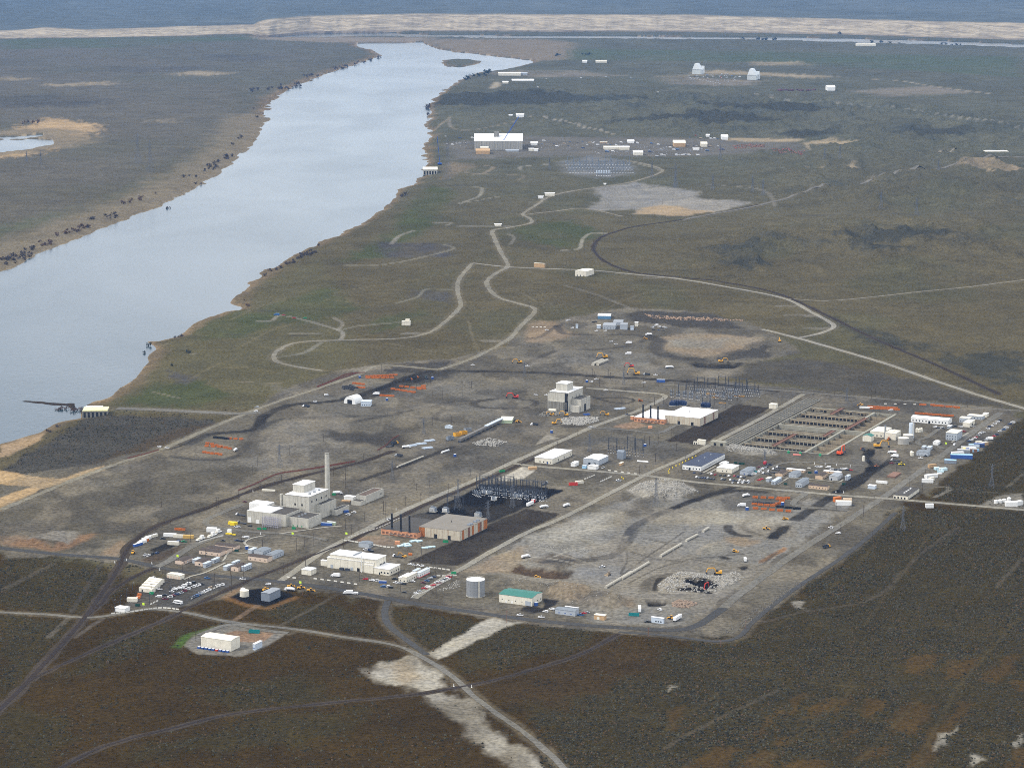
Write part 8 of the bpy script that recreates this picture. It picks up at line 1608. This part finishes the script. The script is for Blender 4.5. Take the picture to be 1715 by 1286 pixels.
# concrete pipe sections and laid pipelines
def pipe(name,label,k,p,q,r,m,lift=0.0,group=None,cat='pipe'):
 a,b = G(k,*p),G(k,*q); o = empty(name,*a,math.atan2(b[1] - a[1],b[0] - a[0])); tag(o,label,cat,group); L = math.dist(a,b); n = max(1,int(L / 7))
 for i in range(n): MB().tube((L * i / n + 0.1,0,r + lift),(L * (i + 1) / n - 0.1,0,r + lift),r,10).obj('pipe_section',m,o)
 for i in range(0,n + 1,2): MB().box(L * i / n - 0.4,L * i / n + 0.4,-r * 1.1,r * 1.1,0,r * 0.5 + lift).obj('saddle',CON,o)
pipe('pipe_run','pale concrete pipe, left of the pair above the haul road','M',(645,755),(740,712),2.0,PIPEC); pipe('pipe_run','pale concrete pipe, right of the pair above the haul road','M',(690,752),(785,715),2.0,PIPEC)
for i,(p,q) in enumerate([((5,520),(265,365)),((380,300),(578,185)),((622,155),(732,98)),((785,65),(838,32))]): pipe('pipe_run',f'pale pipe run, {ORD[i]} from left across the graded field','O',p,q,1.3,PIPEC,group='pipe runs on the graded field')
pipe('pipe_run','long pale pipe section left of the pale pipe runs','E',(1455,600),(1700,455),1.3,PIPEC,group='pipe runs on the graded field')
pipe('pipe_run','white pipe beside the black trench on the river side','N',(830,1045),(1080,945),0.9,PIPEC); pipe('pipe_run','short white pipe near the trench end','N',(1255,908),(1325,885),1.0,WHT); pipe('pipe_run','white pipe near the small substation','F',(1185,1048),(1290,1058),1.0,WHT)
# conveyor
x,y = G('5',600,918); b = G('5',800,822); t = empty('conveyor',x,y,math.atan2(b[1] - y,b[0] - x)); tag(t,'long covered conveyor gallery running past the machinery yard','conveyor'); L = math.dist((x,y),b)
MB().box(0,L,-2,2,2.0,4.6).obj('gallery',mat('gallery_grey',(0.16,0.15,0.135),0.9,0.2,0.2),t); MB().box(L * 0.62,L,-2.2,2.2,4.6,5.4).obj('cover',BLGR,t)
for i in range(12): MB().box(L * i / 11 - 0.4,L * i / 11 + 0.4,-1.8,1.8,0,2.0).obj('support_leg',STLD,t)
for i,(x,y,mm) in enumerate([(545,908,BBLU),(580,890,YEL),(610,882,YEL),(630,868,STL)]): boxo = box_thing('machine_skid',['blue grey','left yellow','right yellow','steel grey'][i] + ' machinery skid beside the conveyor','machinery','5',(x,y),8,5,4,mm,35,'machinery beside the conveyor',open_top=True)
# pipe and steel stacks
for k,x,y,w,lb in [('5',360,938,10,'grey steel bundle, left of the laid out steel'),('5',400,930,12,'grey steel bundle, middle of the laid out steel'),('5',440,915,12,'grey steel bundle, right of the laid out steel'),('5',430,950,12,'grey steel bundle in front of the laid out steel'),('F',985,552,14,'grey steel scrap stack right of the torn reactor'),('F',690,605,7,'blue scrap stack at the foot of the torn reactor')]:
 gx,gy = G(k,x,y); t = empty('steel_bundle',gx,gy,math.radians(30)); tag(t,lb,'steel stack','stacked steel')
 for i in range(5): MB().box(0,w,i * 1.3,i * 1.3 + 0.9,0.2,0.8 + (i % 3) * 0.4).obj('beam',BLGR if 'blue' not in lb else BLU,t)
# barriers, barrels, cones
JB = MB().extrude([(-0.4,0),(0.4,0),(0.16,0.4),(0.12,1.0),(-0.12,1.0),(-0.16,0.4)],-1.7,1.7,axis='y').mesh('barrier',[mat('barrier_white',(0.62,0.60,0.54),0.85,0.15,0.8)])
BR = MB().tube((0,0,0),(0,0,1.2),0.6,10).tube((0,0,1.2),(0,0,1.3),0.65,10).mesh('barrel',[YLB])
def jersey(k,pts,label,step=5.2): line_of('traffic_barrier',label,'barrier',label.replace('white concrete barrier','barriers'),k,pts,step,JB,turn=math.pi / 2)
jersey('C',[(40,1072),(180,1062),(330,1040),(500,1018),(600,1022),(690,1035)],'white concrete barrier along the curved lot edge',4.2); jersey('C',[(410,985),(500,940)],'white concrete barrier inside the lower left lot',5); jersey('C',[(800,930),(1110,790)],'white concrete barrier along the lot front row'); jersey('C',[(880,390),(1110,325)],'white concrete barrier below the white trailers',3.8)
jersey('D',[(590,235),(700,195),(840,148)],'white concrete barrier beside the diagonal road',5); jersey('D',[(550,258),(620,265),(790,292),(960,322),(1050,325)],'white concrete barrier around the salmon yard',4.2); jersey('D',[(0,608),(120,622)],'white concrete barrier at the left roadside',6); jersey('D',[(255,622),(440,645),(690,680)],'white concrete barrier with red marks in front of the process building',7); jersey('D',[(1370,515),(1560,540)],'white concrete barrier at the dark pad corner',4.5)
jersey('f',[(640,760),(680,715),(800,690),(950,625),(1080,550),(1250,460),(1360,405)],'white concrete barrier behind the long diagonal car row',4.4); jersey('f',[(1090,365),(1280,370),(1450,360)],'white concrete barrier at the top of the parking row',5); jersey('B',[(0,680),(110,640),(280,560)],'white concrete barrier beside the near annex',5)
jersey('F',[(830,1240),(940,1190)],'pale kerb block in the striped lot',5); jersey('F',[(680,1215),(780,1175)],'pale kerb block left in the striped lot',5); jersey('F',[(900,1130),(1210,1170)],'pale kerb block along the cross road',8); jersey('b',[(560,685),(670,690)],'pale kerb block behind the lower cluster',6); jersey('M',[(60,385),(190,390)],'white block on the brown cleared yard',6); jersey('J',[(360,208),(700,215)],'white block along the far boundary',12); None
line_of('yellow_barrel','yellow barrel in the curved line beside the long white office','barrel','yellow barrels beside the office','G',[(842,935),(760,972),(680,1015),(590,1060),(568,1082),(575,1105)],9.5,BR); line_of('yellow_barrel','yellow barrel at the road crossing','barrel','yellow barrels at the crossing','G',[(432,1125),(440,1128)],12,BR); line_of('yellow_barrel','yellow barrel left of the road crossing','barrel','yellow barrels left of the crossing','G',[(118,1140),(142,1160)],6,BR)
SIGN = MB().tube((0,0,0),(0,0,2.6),0.12,6,1).box(-0.15,0.15,-1.1,1.1,2.2,4.2,0).mesh('sign',[PLSTC,STL])
for i,(k,x,y) in enumerate([('A',630,905),('A',1145,905),('C',672,550),('D',132,690),('d',268,960),('C',345,1012)]):
 gx,gy = G(k,x,y); o = link('road_sign',SIGN); o.location = (gx,gy,hz(gx,gy)); o.rotation_euler = (0,0,math.radians(64)); tag(o,['yellow green road sign in front of the pipe rack','yellow green road sign at the diagonal road corner','yellow green road sign by the left tan trailer','yellow green road sign by the backhoes','yellow green road sign by the curved drive','yellow green road sign at the lot entrance'][i],'sign','yellow green road signs')
PED = MB().tube((0,0,0),(0,0,2.2),0.3,8,0,0.22).box(-0.5,0.5,-0.5,0.5,0,0.3).mesh('marker',[WHT])
for i,(k,x,y) in enumerate([('8',572,895),('8',657,900),('C',70,585),('C',182,565),('C',425,595),('C',500,655),('b',965,1165),('b',1210,1130),('b',1072,1120),('b',685,612),('b',878,622),('b',1080,640),('b',1330,660),('A',322,885),('A',250,478),('A',1620,650)]):
 gx,gy = G(k,x,y); o = link('marker_post',PED); o.location = (gx,gy,hz(gx,gy)); tag(o,['white post left of the gravel road at the railway crossing','white post right of the gravel road at the railway crossing','white gate post at the far left of the lower left road','white gate post by the railway fan','white pedestal by the access road','white pedestal at the lower left junction','white post on the cross road','white post at the black track end','white post left of the black track end','white pedestal, first behind the lower cluster','white pedestal, second behind the lower cluster','white pedestal, third behind the lower cluster','white pedestal, fourth behind the lower cluster','white post in front of the pipe rack','white post behind the reactor','white post by the diagonal road'][i],'post','white marker posts')
# orange safety fences
ORF = mat('orange_netting',(0.21,0.075,0.048),0.8,0.15,0.6)
def fence(k,pts,label,h=1.8):
 P = np.array(smooth_line(poly(QL(k,*pts)),6.0)); t = empty('safety_fence',P[0][0],P[0][1],0.0); tag(t,label,'fence','orange safety fences')
 V = [];
 for p in P:
  z = hz(p[0],p[1]) - t.location.z; V += [(p[0] - P[0][0],p[1] - P[0][1],z + 0.1),(p[0] - P[0][0],p[1] - P[0][1],z + h)]
 b = MB(); b.v = V; b.f = [(2 * i,2 * i + 2,2 * i + 3,2 * i + 1) for i in range(len(P) - 1)]; b.m = [0] * len(b.f); b.obj('netting',ORF,t)
 ps = MB().tube((0,0,-0.2),(0,0,h + 0.3),0.12,5).mesh('post',[RUSTB])
 for i in range(0,len(P),2): o = link('post',ps,t); o.location = (V[2 * i][0],V[2 * i][1],V[2 * i][2])
fence('A',[(110,468),(250,415),(400,345),(510,305),(700,278),(900,245),(1100,210),(1230,190)],'orange safety fence on the slope behind the reactor',1.6); fence('N',[(0,1065),(150,1040),(300,1015),(425,992)],'orange safety fence left of the pipe trench',1.5); fence('N',[(640,885),(720,840),(780,780),(850,742)],'orange safety fence beside the parked flatbed',1.7); fence('N',[(60,275),(200,220),(350,155),(520,140)],'orange safety fence above the arched shelter',1.5); fence('4',[(610,995),(690,975),(760,955)],'orange safety fence by the haul loop entrance',1.4); fence('4',[(1520,655),(1620,615),(1715,585)],'orange safety fence along the river side road',1.5)
# ---------------------------------------------------------------- rubble, soil heaps
def rubble(label,k,pts,n,smin,smax,m,seed,zoff=0.0,hmin=-0.8):
 P = poly(QL(k,*pts)); xs = [p[0] for p in P]; ys = [p[1] for p in P]; r = np.random.RandomState(seed)
 X = r.uniform(min(xs),max(xs),n * 4); Y = r.uniform(min(ys),max(ys),n * 4); ok = inside(X,Y,P); X,Y = X[ok],Y[ok]; H = height(X,Y); ok = H > hmin; X,Y,H = X[ok][:n],Y[ok][:n],H[ok][:n]
 cube = np.array([(-1,-1,-1),(1,-1,-1),(1,1,-1),(-1,1,-1),(-1,-1,1),(1,-1,1),(1,1,1),(-1,1,1)],float); cf = np.array([(3,2,1,0),(4,5,6,7),(0,1,5,4),(1,2,6,5),(2,3,7,6),(3,0,4,7)])
 V,F = [],[]
 for i,(x,y,z) in enumerate(zip(X,Y,H)):
  s = r.uniform(smin,smax,3) * np.array((1,1,0.6)); R = np.array(Matrix.Rotation(r.uniform(0,6.28),3,'Z') @ Matrix.Rotation(r.uniform(-0.6,0.6),3,'X'))
  V.append((cube * s * r.uniform(0.7,1.2,(8,1))) @ R.T + (x,y,z + zoff + s[2] * 0.4)); F.append(cf + 8 * i)
 o = link('rubble',np_mesh('rubble',np.concatenate(V),np.concatenate(F),[m])); tag(o,label,None,None,'stuff')
rubble('broken pale concrete heaped around the rubble pit','O',[(350,580),(470,470),(600,440),(760,470),(900,490),(1100,450),(1180,500),(1050,580),(900,640),(380,640)],620,0.3,0.9,RUB,1,hmin=0.2)
rubble('broken pale concrete in the big rubble heap','0',[(1055,822),(1078,811),(1110,807),(1150,813),(1170,826),(1140,835),(1090,837)],650,0.25,0.8,RUB,2); rubble('mixed debris beside the torn reactor','F',[(450,640),(560,620),(800,620),(820,660),(700,690),(620,700),(460,690)],420,0.4,1.6,RUB,3); rubble('dark debris at the foot of the torn reactor','F',[(240,590),(330,560),(560,570),(540,600),(250,615)],160,0.4,1.1,COND,4)
rubble('brown and white debris beside the black pit','O',[(490,740),(560,710),(680,730),(730,750),(640,790),(500,780)],220,0.4,1.2,mat('mixed_debris',(0.30,0.22,0.16),0.95,0.5,0.8),5); rubble('pale boulders along the outer right perimeter','O',[(940,1050),(1200,860),(1690,540),(1720,560),(1300,880),(1050,1060)],500,0.3,0.7,mat('boulder_grey',(0.14,0.13,0.11),0.95,0.3,0.8),6); rubble('pale broken ground in front of the basins','a',[(560,330),(700,280),(1100,350),(1500,410),(1450,450),(650,400)],420,0.3,0.9,RUB,7)
rubble('rocks spilled on the spoil heaps near the tank','E',[(340,560),(640,520),(960,560),(1360,640),(1650,690),(1600,790),(1250,780),(860,660),(400,610)],130,0.2,0.5,RUB,8); rubble('pale stones at the edge of the graded field','E',[(700,180),(1000,190),(1500,260),(1480,285),(1000,225),(720,200)],130,0.2,0.5,RUB,9); rubble('stones on the slope by the parking row','f',[(1060,660),(1380,470),(1480,430),(1520,560),(1250,620)],110,0.2,0.5,RUB,10)
rubble('timber and drums laid out in the mid distance yard','M',[(1120,262),(1230,280),(1400,290),(1715,300),(2100,320),(2100,335),(1600,330),(1230,310)],220,0.4,1.6,mat('mixed_timber',(0.35,0.24,0.16),0.9,0.5,0.5),11); rubble('pale stones by the conveyor','5',[(660,920),(740,895),(830,915),(780,940),(680,930)],220,0.4,1.1,RUB,12)
rubble('black bales heaped beside the orange bins','N',[(300,280),(380,255),(450,285),(400,310),(320,300)],60,0.8,1.8,BLK,13); rubble('small equipment scattered over the distant yard','L',[(0,330),(400,340),(800,380),(1300,390),(1300,470),(700,470),(100,450)],150,0.7,1.7,mat('far_equipment',(0.26,0.27,0.29),0.7,0.6,0.05),14); rubble('small equipment scattered beside the huge distant hall','K',[(310,320),(480,330),(480,370),(1000,350),(1700,330),(1700,400),(1000,400),(380,380)],90,0.7,1.8,mat('far_equipment_2',(0.26,0.24,0.21),0.7,0.6,0.05),15)
rubble('low huts and gear around the far cocooned reactors','P',[(180,370),(700,370),(680,420),(500,475),(200,430)],60,1.6,3.2,mat('far_gear',(0.30,0.31,0.32),0.8,0.5,0.01),16); rubble('rust red scrap in the distant yard','L',[(1400,370),(1715,330),(1715,400),(1450,400)],90,1.0,3.0,RUSTB,17); rubble('scrap rows below the distant yard','P',[(980,1140),(1300,1130),(1280,1165),(1020,1165)],80,1.0,2.4,mat('scrap_red',(0.25,0.10,0.08),0.9,0.4,0.1),18); rubble('dark railcars in a far line','P',[(1050,525),(1400,520),(1400,532),(1050,537)],26,3.0,6.0,mat('far_dark',(0.10,0.05,0.06),0.9,0.2,0.01),19)
# ---------------------------------------------------------------- plants
def bush_mesh(seed,n=150,R=1.0):
 r = np.random.RandomState(seed); V,F = [],[]
 lob = r.normal(size=(7,3)) * (0.45,0.45,0.25) + (0,0,0.75); rad = r.uniform(0.3,0.55,7)
 for i in range(n):
  j = r.randint(7); d = r.normal(size=3); d /= np.linalg.norm(d); c = lob[j] + d * rad[j] * r.uniform(0.6,1.05); c[2] = max(0.06,c[2])
  a = r.normal(size=3); a /= np.linalg.norm(a); b = np.cross(a,r.normal(size=3)); b /= np.linalg.norm(b); s = r.uniform(0.07,0.16); b0 = len(V)
  V += [c - a * s - b * s * 0.6,c + a * s - b * s * 0.6,c + a * s * 0.7 + b * s,c - a * s * 0.7 + b * s]; F.append((b0,b0 + 1,b0 + 2,b0 + 3))
 return np.array(V),np.array(F)
LEAFB = mat('bare_shrub_twigs',(0.070,0.056,0.056),0.95,0.3,0.4); LEAFG = mat('dark_evergreen',(0.026,0.034,0.026),0.95,0.3,0.4); LEAFR = mat('russet_brush',(0.105,0.062,0.044),0.95,0.3,0.4)
BUSH = {}
for nm,mm in (('b',LEAFB),('g',LEAFG),('r',LEAFR)):
 BUSH[nm] = [np_mesh('crown',*bush_mesh(20 + i),[mm]) for i in range(4)]
STEM = MB().tube((0,0,-0.1),(0.02,0.05,0.5),0.06,5,0,0.03).tube((0,0,0.2),(0.3,0.1,0.7),0.035,5,0,0.015).tube((0,0,0.2),(-0.25,-0.15,0.7),0.035,5,0,0.015).mesh('trunk',[WOOD])
def shrubs(k,pts,R,kind,label,group):
 for (x,y) in pts:
  gx,gy = G(k,x,y); s = R * random.uniform(0.7,1.35); t = empty('shrub',gx,gy,random.uniform(0,6.28)); t.scale = (s,s,s * random.uniform(0.75,1.0)); tag(t,label,'shrub',group)
  link('crown',random.choice(BUSH[kind]),t); link('trunk',STEM,t)
def around(p,q,n,jx,jy): return [(p[0] + (q[0] - p[0]) * random.random() + random.uniform(-jx,jx),p[1] + (q[1] - p[1]) * random.random() * 0 + (q[1] - p[1]) * 0 + 0) if False else (lambda f: (p[0] + (q[0] - p[0]) * f + random.uniform(-jx,jx),p[1] + (q[1] - p[1]) * f + random.uniform(-jy,jy)))(random.random()) for _ in range(max(3,int(n * 0.55)))]
shrubs('1',around((1215,440),(1450,400),34,14,10),7.0,'b','dark bare shrub in the grove at the far bend of the left bank','shrubs at the far bend'); shrubs('1',around((1450,370),(1520,358),12,8,6),7.0,'b','dark bare shrub at the water edge past the far bend','shrubs past the far bend'); shrubs('1',around((1180,470),(1250,560),10,30,6),4.0,'b','lone dark shrub scattered on the tan bank','lone shrubs on the tan bank'); shrubs('1',around((1095,700),(1165,640),9,12,8),4.5,'b','dark shrub in the sparse group on the left bank','sparse shrubs on the left bank'); shrubs('1',around((950,840),(1100,745),30,14,8),5.5,'b','dark shrub in the dense diagonal grove on the left bank','diagonal grove on the left bank'); shrubs('1',[(880,852),(907,846),(935,872),(962,872),(940,850),(802,985)],4.5,'b','dark shrub below the diagonal grove','shrubs below the diagonal grove')
shrubs('1',around((600,975),(740,938),16,10,8),4.5,'r','russet shrub by the pale sand on the left bank','russet shrubs by the sand'); shrubs('1',around((430,1050),(570,1030),22,10,8),4.0,'b','dark shrub in the low thicket on the left bank','low thicket on the left bank'); shrubs('1',around((280,1125),(430,1075),34,12,10),4.2,'r','russet shrub in the long thicket on the left bank','long russet thicket'); shrubs('1',around((180,1165),(265,1150),14,8,8),3.8,'r','russet shrub in the small thicket on the left bank','small russet thicket'); shrubs('1',around((0,1255),(170,1190),44,12,14),4.0,'b','dark shrub in the thicket at the left edge','thicket at the left edge'); shrubs('4',around((0,60),(120,20),24,14,10),4.0,'b','dark shrub in the thicket at the lower left bank','thicket at the lower left bank'); shrubs('1',around((90,600),(180,585),10,10,6),6.0,'r','russet shrub beside the pond','shrubs beside the pond')
shrubs('4',around((1250,110),(1510,10),34,14,10),3.6,'b','dark shrub on the near bank above the river','shrubs on the near bank'); shrubs('1',around((1385,1255),(1570,1150),24,14,12),3.8,'b','dark shrub on the near bank farther up','shrubs farther up the near bank'); shrubs('4',[(905,490),(822,552),(690,470),(708,435)],3.4,'g','lone dark bush on the near bank','lone bushes on the near bank'); shrubs('4',around((820,405),(880,395),8,6,5),2.6,'b','small shrub at the near shore point','shrubs at the shore point'); shrubs('4',around((270,735),(385,740),16,10,8),3.0,'r','dark shrub on the stone groyne','shrubs on the groyne'); shrubs('4',around((1690 - 540,210),(1195,260),8,6,8),2.4,'r','low shrub at the shore bend','shrubs at the shore bend'); shrubs('4',[(275,832),(240,862),(230,850)],3.2,'b','shrub on the sandy cove','shrubs on the cove')
shrubs('2',around((610,385),(750,345),26,10,8),8.0,'g','dark evergreen tree at the far bend of the near bank','evergreens at the far bend'); shrubs('2',around((445,490),(450,560),8,8,20),7.0,'b','dark shrub on the steep upper bank','shrubs on the steep bank'); shrubs('2',around((305,940),(340,925),8,14,8),4.5,'b','dark shrub on the curved near bank','shrubs on the curved bank'); shrubs('2',around((1030,270),(1080,268),8,8,3),8.0,'g','far dark tree on the plain past the river','far trees on the plain'); shrubs('2',around((1190,265),(1235,265),7,8,2),8.0,'g','far dark tree right of the other clump','far trees of the right clump'); shrubs('3',around((355,184),(530,187),18,6,2),9.0,'g','far dark tree in the row along the distant channel','far trees along the channel'); shrubs('3',around((815,165),(845,165),6,4,2),12.0,'g','far dark tree under the pale bluffs','far trees under the bluffs'); shrubs('3',around((990,197),(1420,213),22,10,3),8.0,'g','far dark tree on the far right shore','far trees on the right shore'); shrubs('2',around((0,330),(225,270),40,4,4),6.0,'b','dark shrub fringing the left bank point','shrubs fringing the left bank point')
# sagebrush and bunch grass of the foreground: nobody could count it
def sagebrush():
 r = np.random.RandomState(3); n = 520000
 Y = np.sqrt(r.uniform(1590.0 ** 2,2950.0 ** 2,n)); X = Y * r.uniform(-0.222,0.222,n)
 rd = river_sd(X,Y); keep = rd < -40; X,Y,rd = X[keep],Y[keep],rd[keep]
 col,sg = ground_look(X,Y,rd)
 for P,w in ROADS:
  k = near(X,Y,P,w + 4)
  if len(k): d = seg_dist(X[k],Y[k],[tuple(p) for p in P],False); sg[k[d < w / 2 + 1.5]] = 0
 clump = fbm(X / 24,Y / 34,120,3); p = np.clip(np.where(sg > 0.1,sg,0) * sstep(0.30,0.62,clump + sg * 0.22) * 0.42,0,1) * np.clip(1.25 - (Y - 1600) / 2000,0.35,1)
 k = r.uniform(size=len(X)) < p; X,Y = X[k][:95000],Y[k][:95000]; n = len(X); Z = height(X,Y); s = r.uniform(0.4,1.1,n) * (0.6 + 0.8 * fbm(X / 40,Y / 60,130,2)); hgt = s * r.uniform(0.55,1.0,n); ang = r.uniform(0,6.28,n)
 base = np.array([(math.cos(a),math.sin(a),0.0) for a in np.linspace(0,2 * math.pi,5)[:4]] + [(0.75 * math.cos(a + 0.6),0.75 * math.sin(a + 0.6),0.75) for a in np.linspace(0,2 * math.pi,5)[:4]] + [(0.05,0.1,1.0)])
 jit = 1 + r.uniform(-0.3,0.3,(n,9,1)); bx = base[None] * np.concatenate([jit,jit,np.ones_like(jit)],2); ca,sa = np.cos(ang)[:,None],np.sin(ang)[:,None]
 vx = (bx[:,:,0] * ca - bx[:,:,1] * sa) * s[:,None] + X[:,None]; vy = (bx[:,:,0] * sa + bx[:,:,1] * ca) * s[:,None] + Y[:,None]; vz = bx[:,:,2] * hgt[:,None] * 1.1 + Z[:,None] - 0.08
 V = np.stack([vx,vy,vz],2).reshape(-1,3)
 f = [(i,(i + 1) % 4,4 + (i + 1) % 4) for i in range(4)] + [(i,4 + (i + 1) % 4,4 + i) for i in range(4)] + [(4 + i,4 + (i + 1) % 4,8) for i in range(4)]
 F = (np.array(f)[None] + 9 * np.arange(n)[:,None,None]).reshape(-1,3)
 m = bpy.data.materials.new('sage_leaves'); m.use_nodes = True; nn,l = m.node_tree.nodes,m.node_tree.links; b = nn['Principled BSDF']; b.inputs['Roughness'].default_value = 0.95; b.inputs['Specular IOR Level'].default_value = 0.0
 a = nn.new('ShaderNodeAttribute'); a.attribute_name = 'leaf'; l.new(a.outputs['Color'],b.inputs['Base Color'])
 me = np_mesh('sagebrush',V,F,[m]); t = r.uniform(size=n) ** 1.5; c0,c1 = np.array((0.024,0.022,0.013)),np.array((0.088,0.084,0.056)); c = c0 + (c1 - c0) * t[:,None]; br = r.uniform(size=n) < 0.15; c[br] = (0.10,0.066,0.035)
 ca_ = me.color_attributes.new('leaf','FLOAT_COLOR','POINT'); ca_.data.foreach_set('color',np.concatenate([np.repeat(c,9,0),np.ones((n * 9,1))],1).astype(np.float32).ravel())
 o = link('sagebrush',me); tag(o,'grey green sagebrush scattered over the foreground flats',None,None,'stuff'); print('sagebrush',n)
sagebrush()
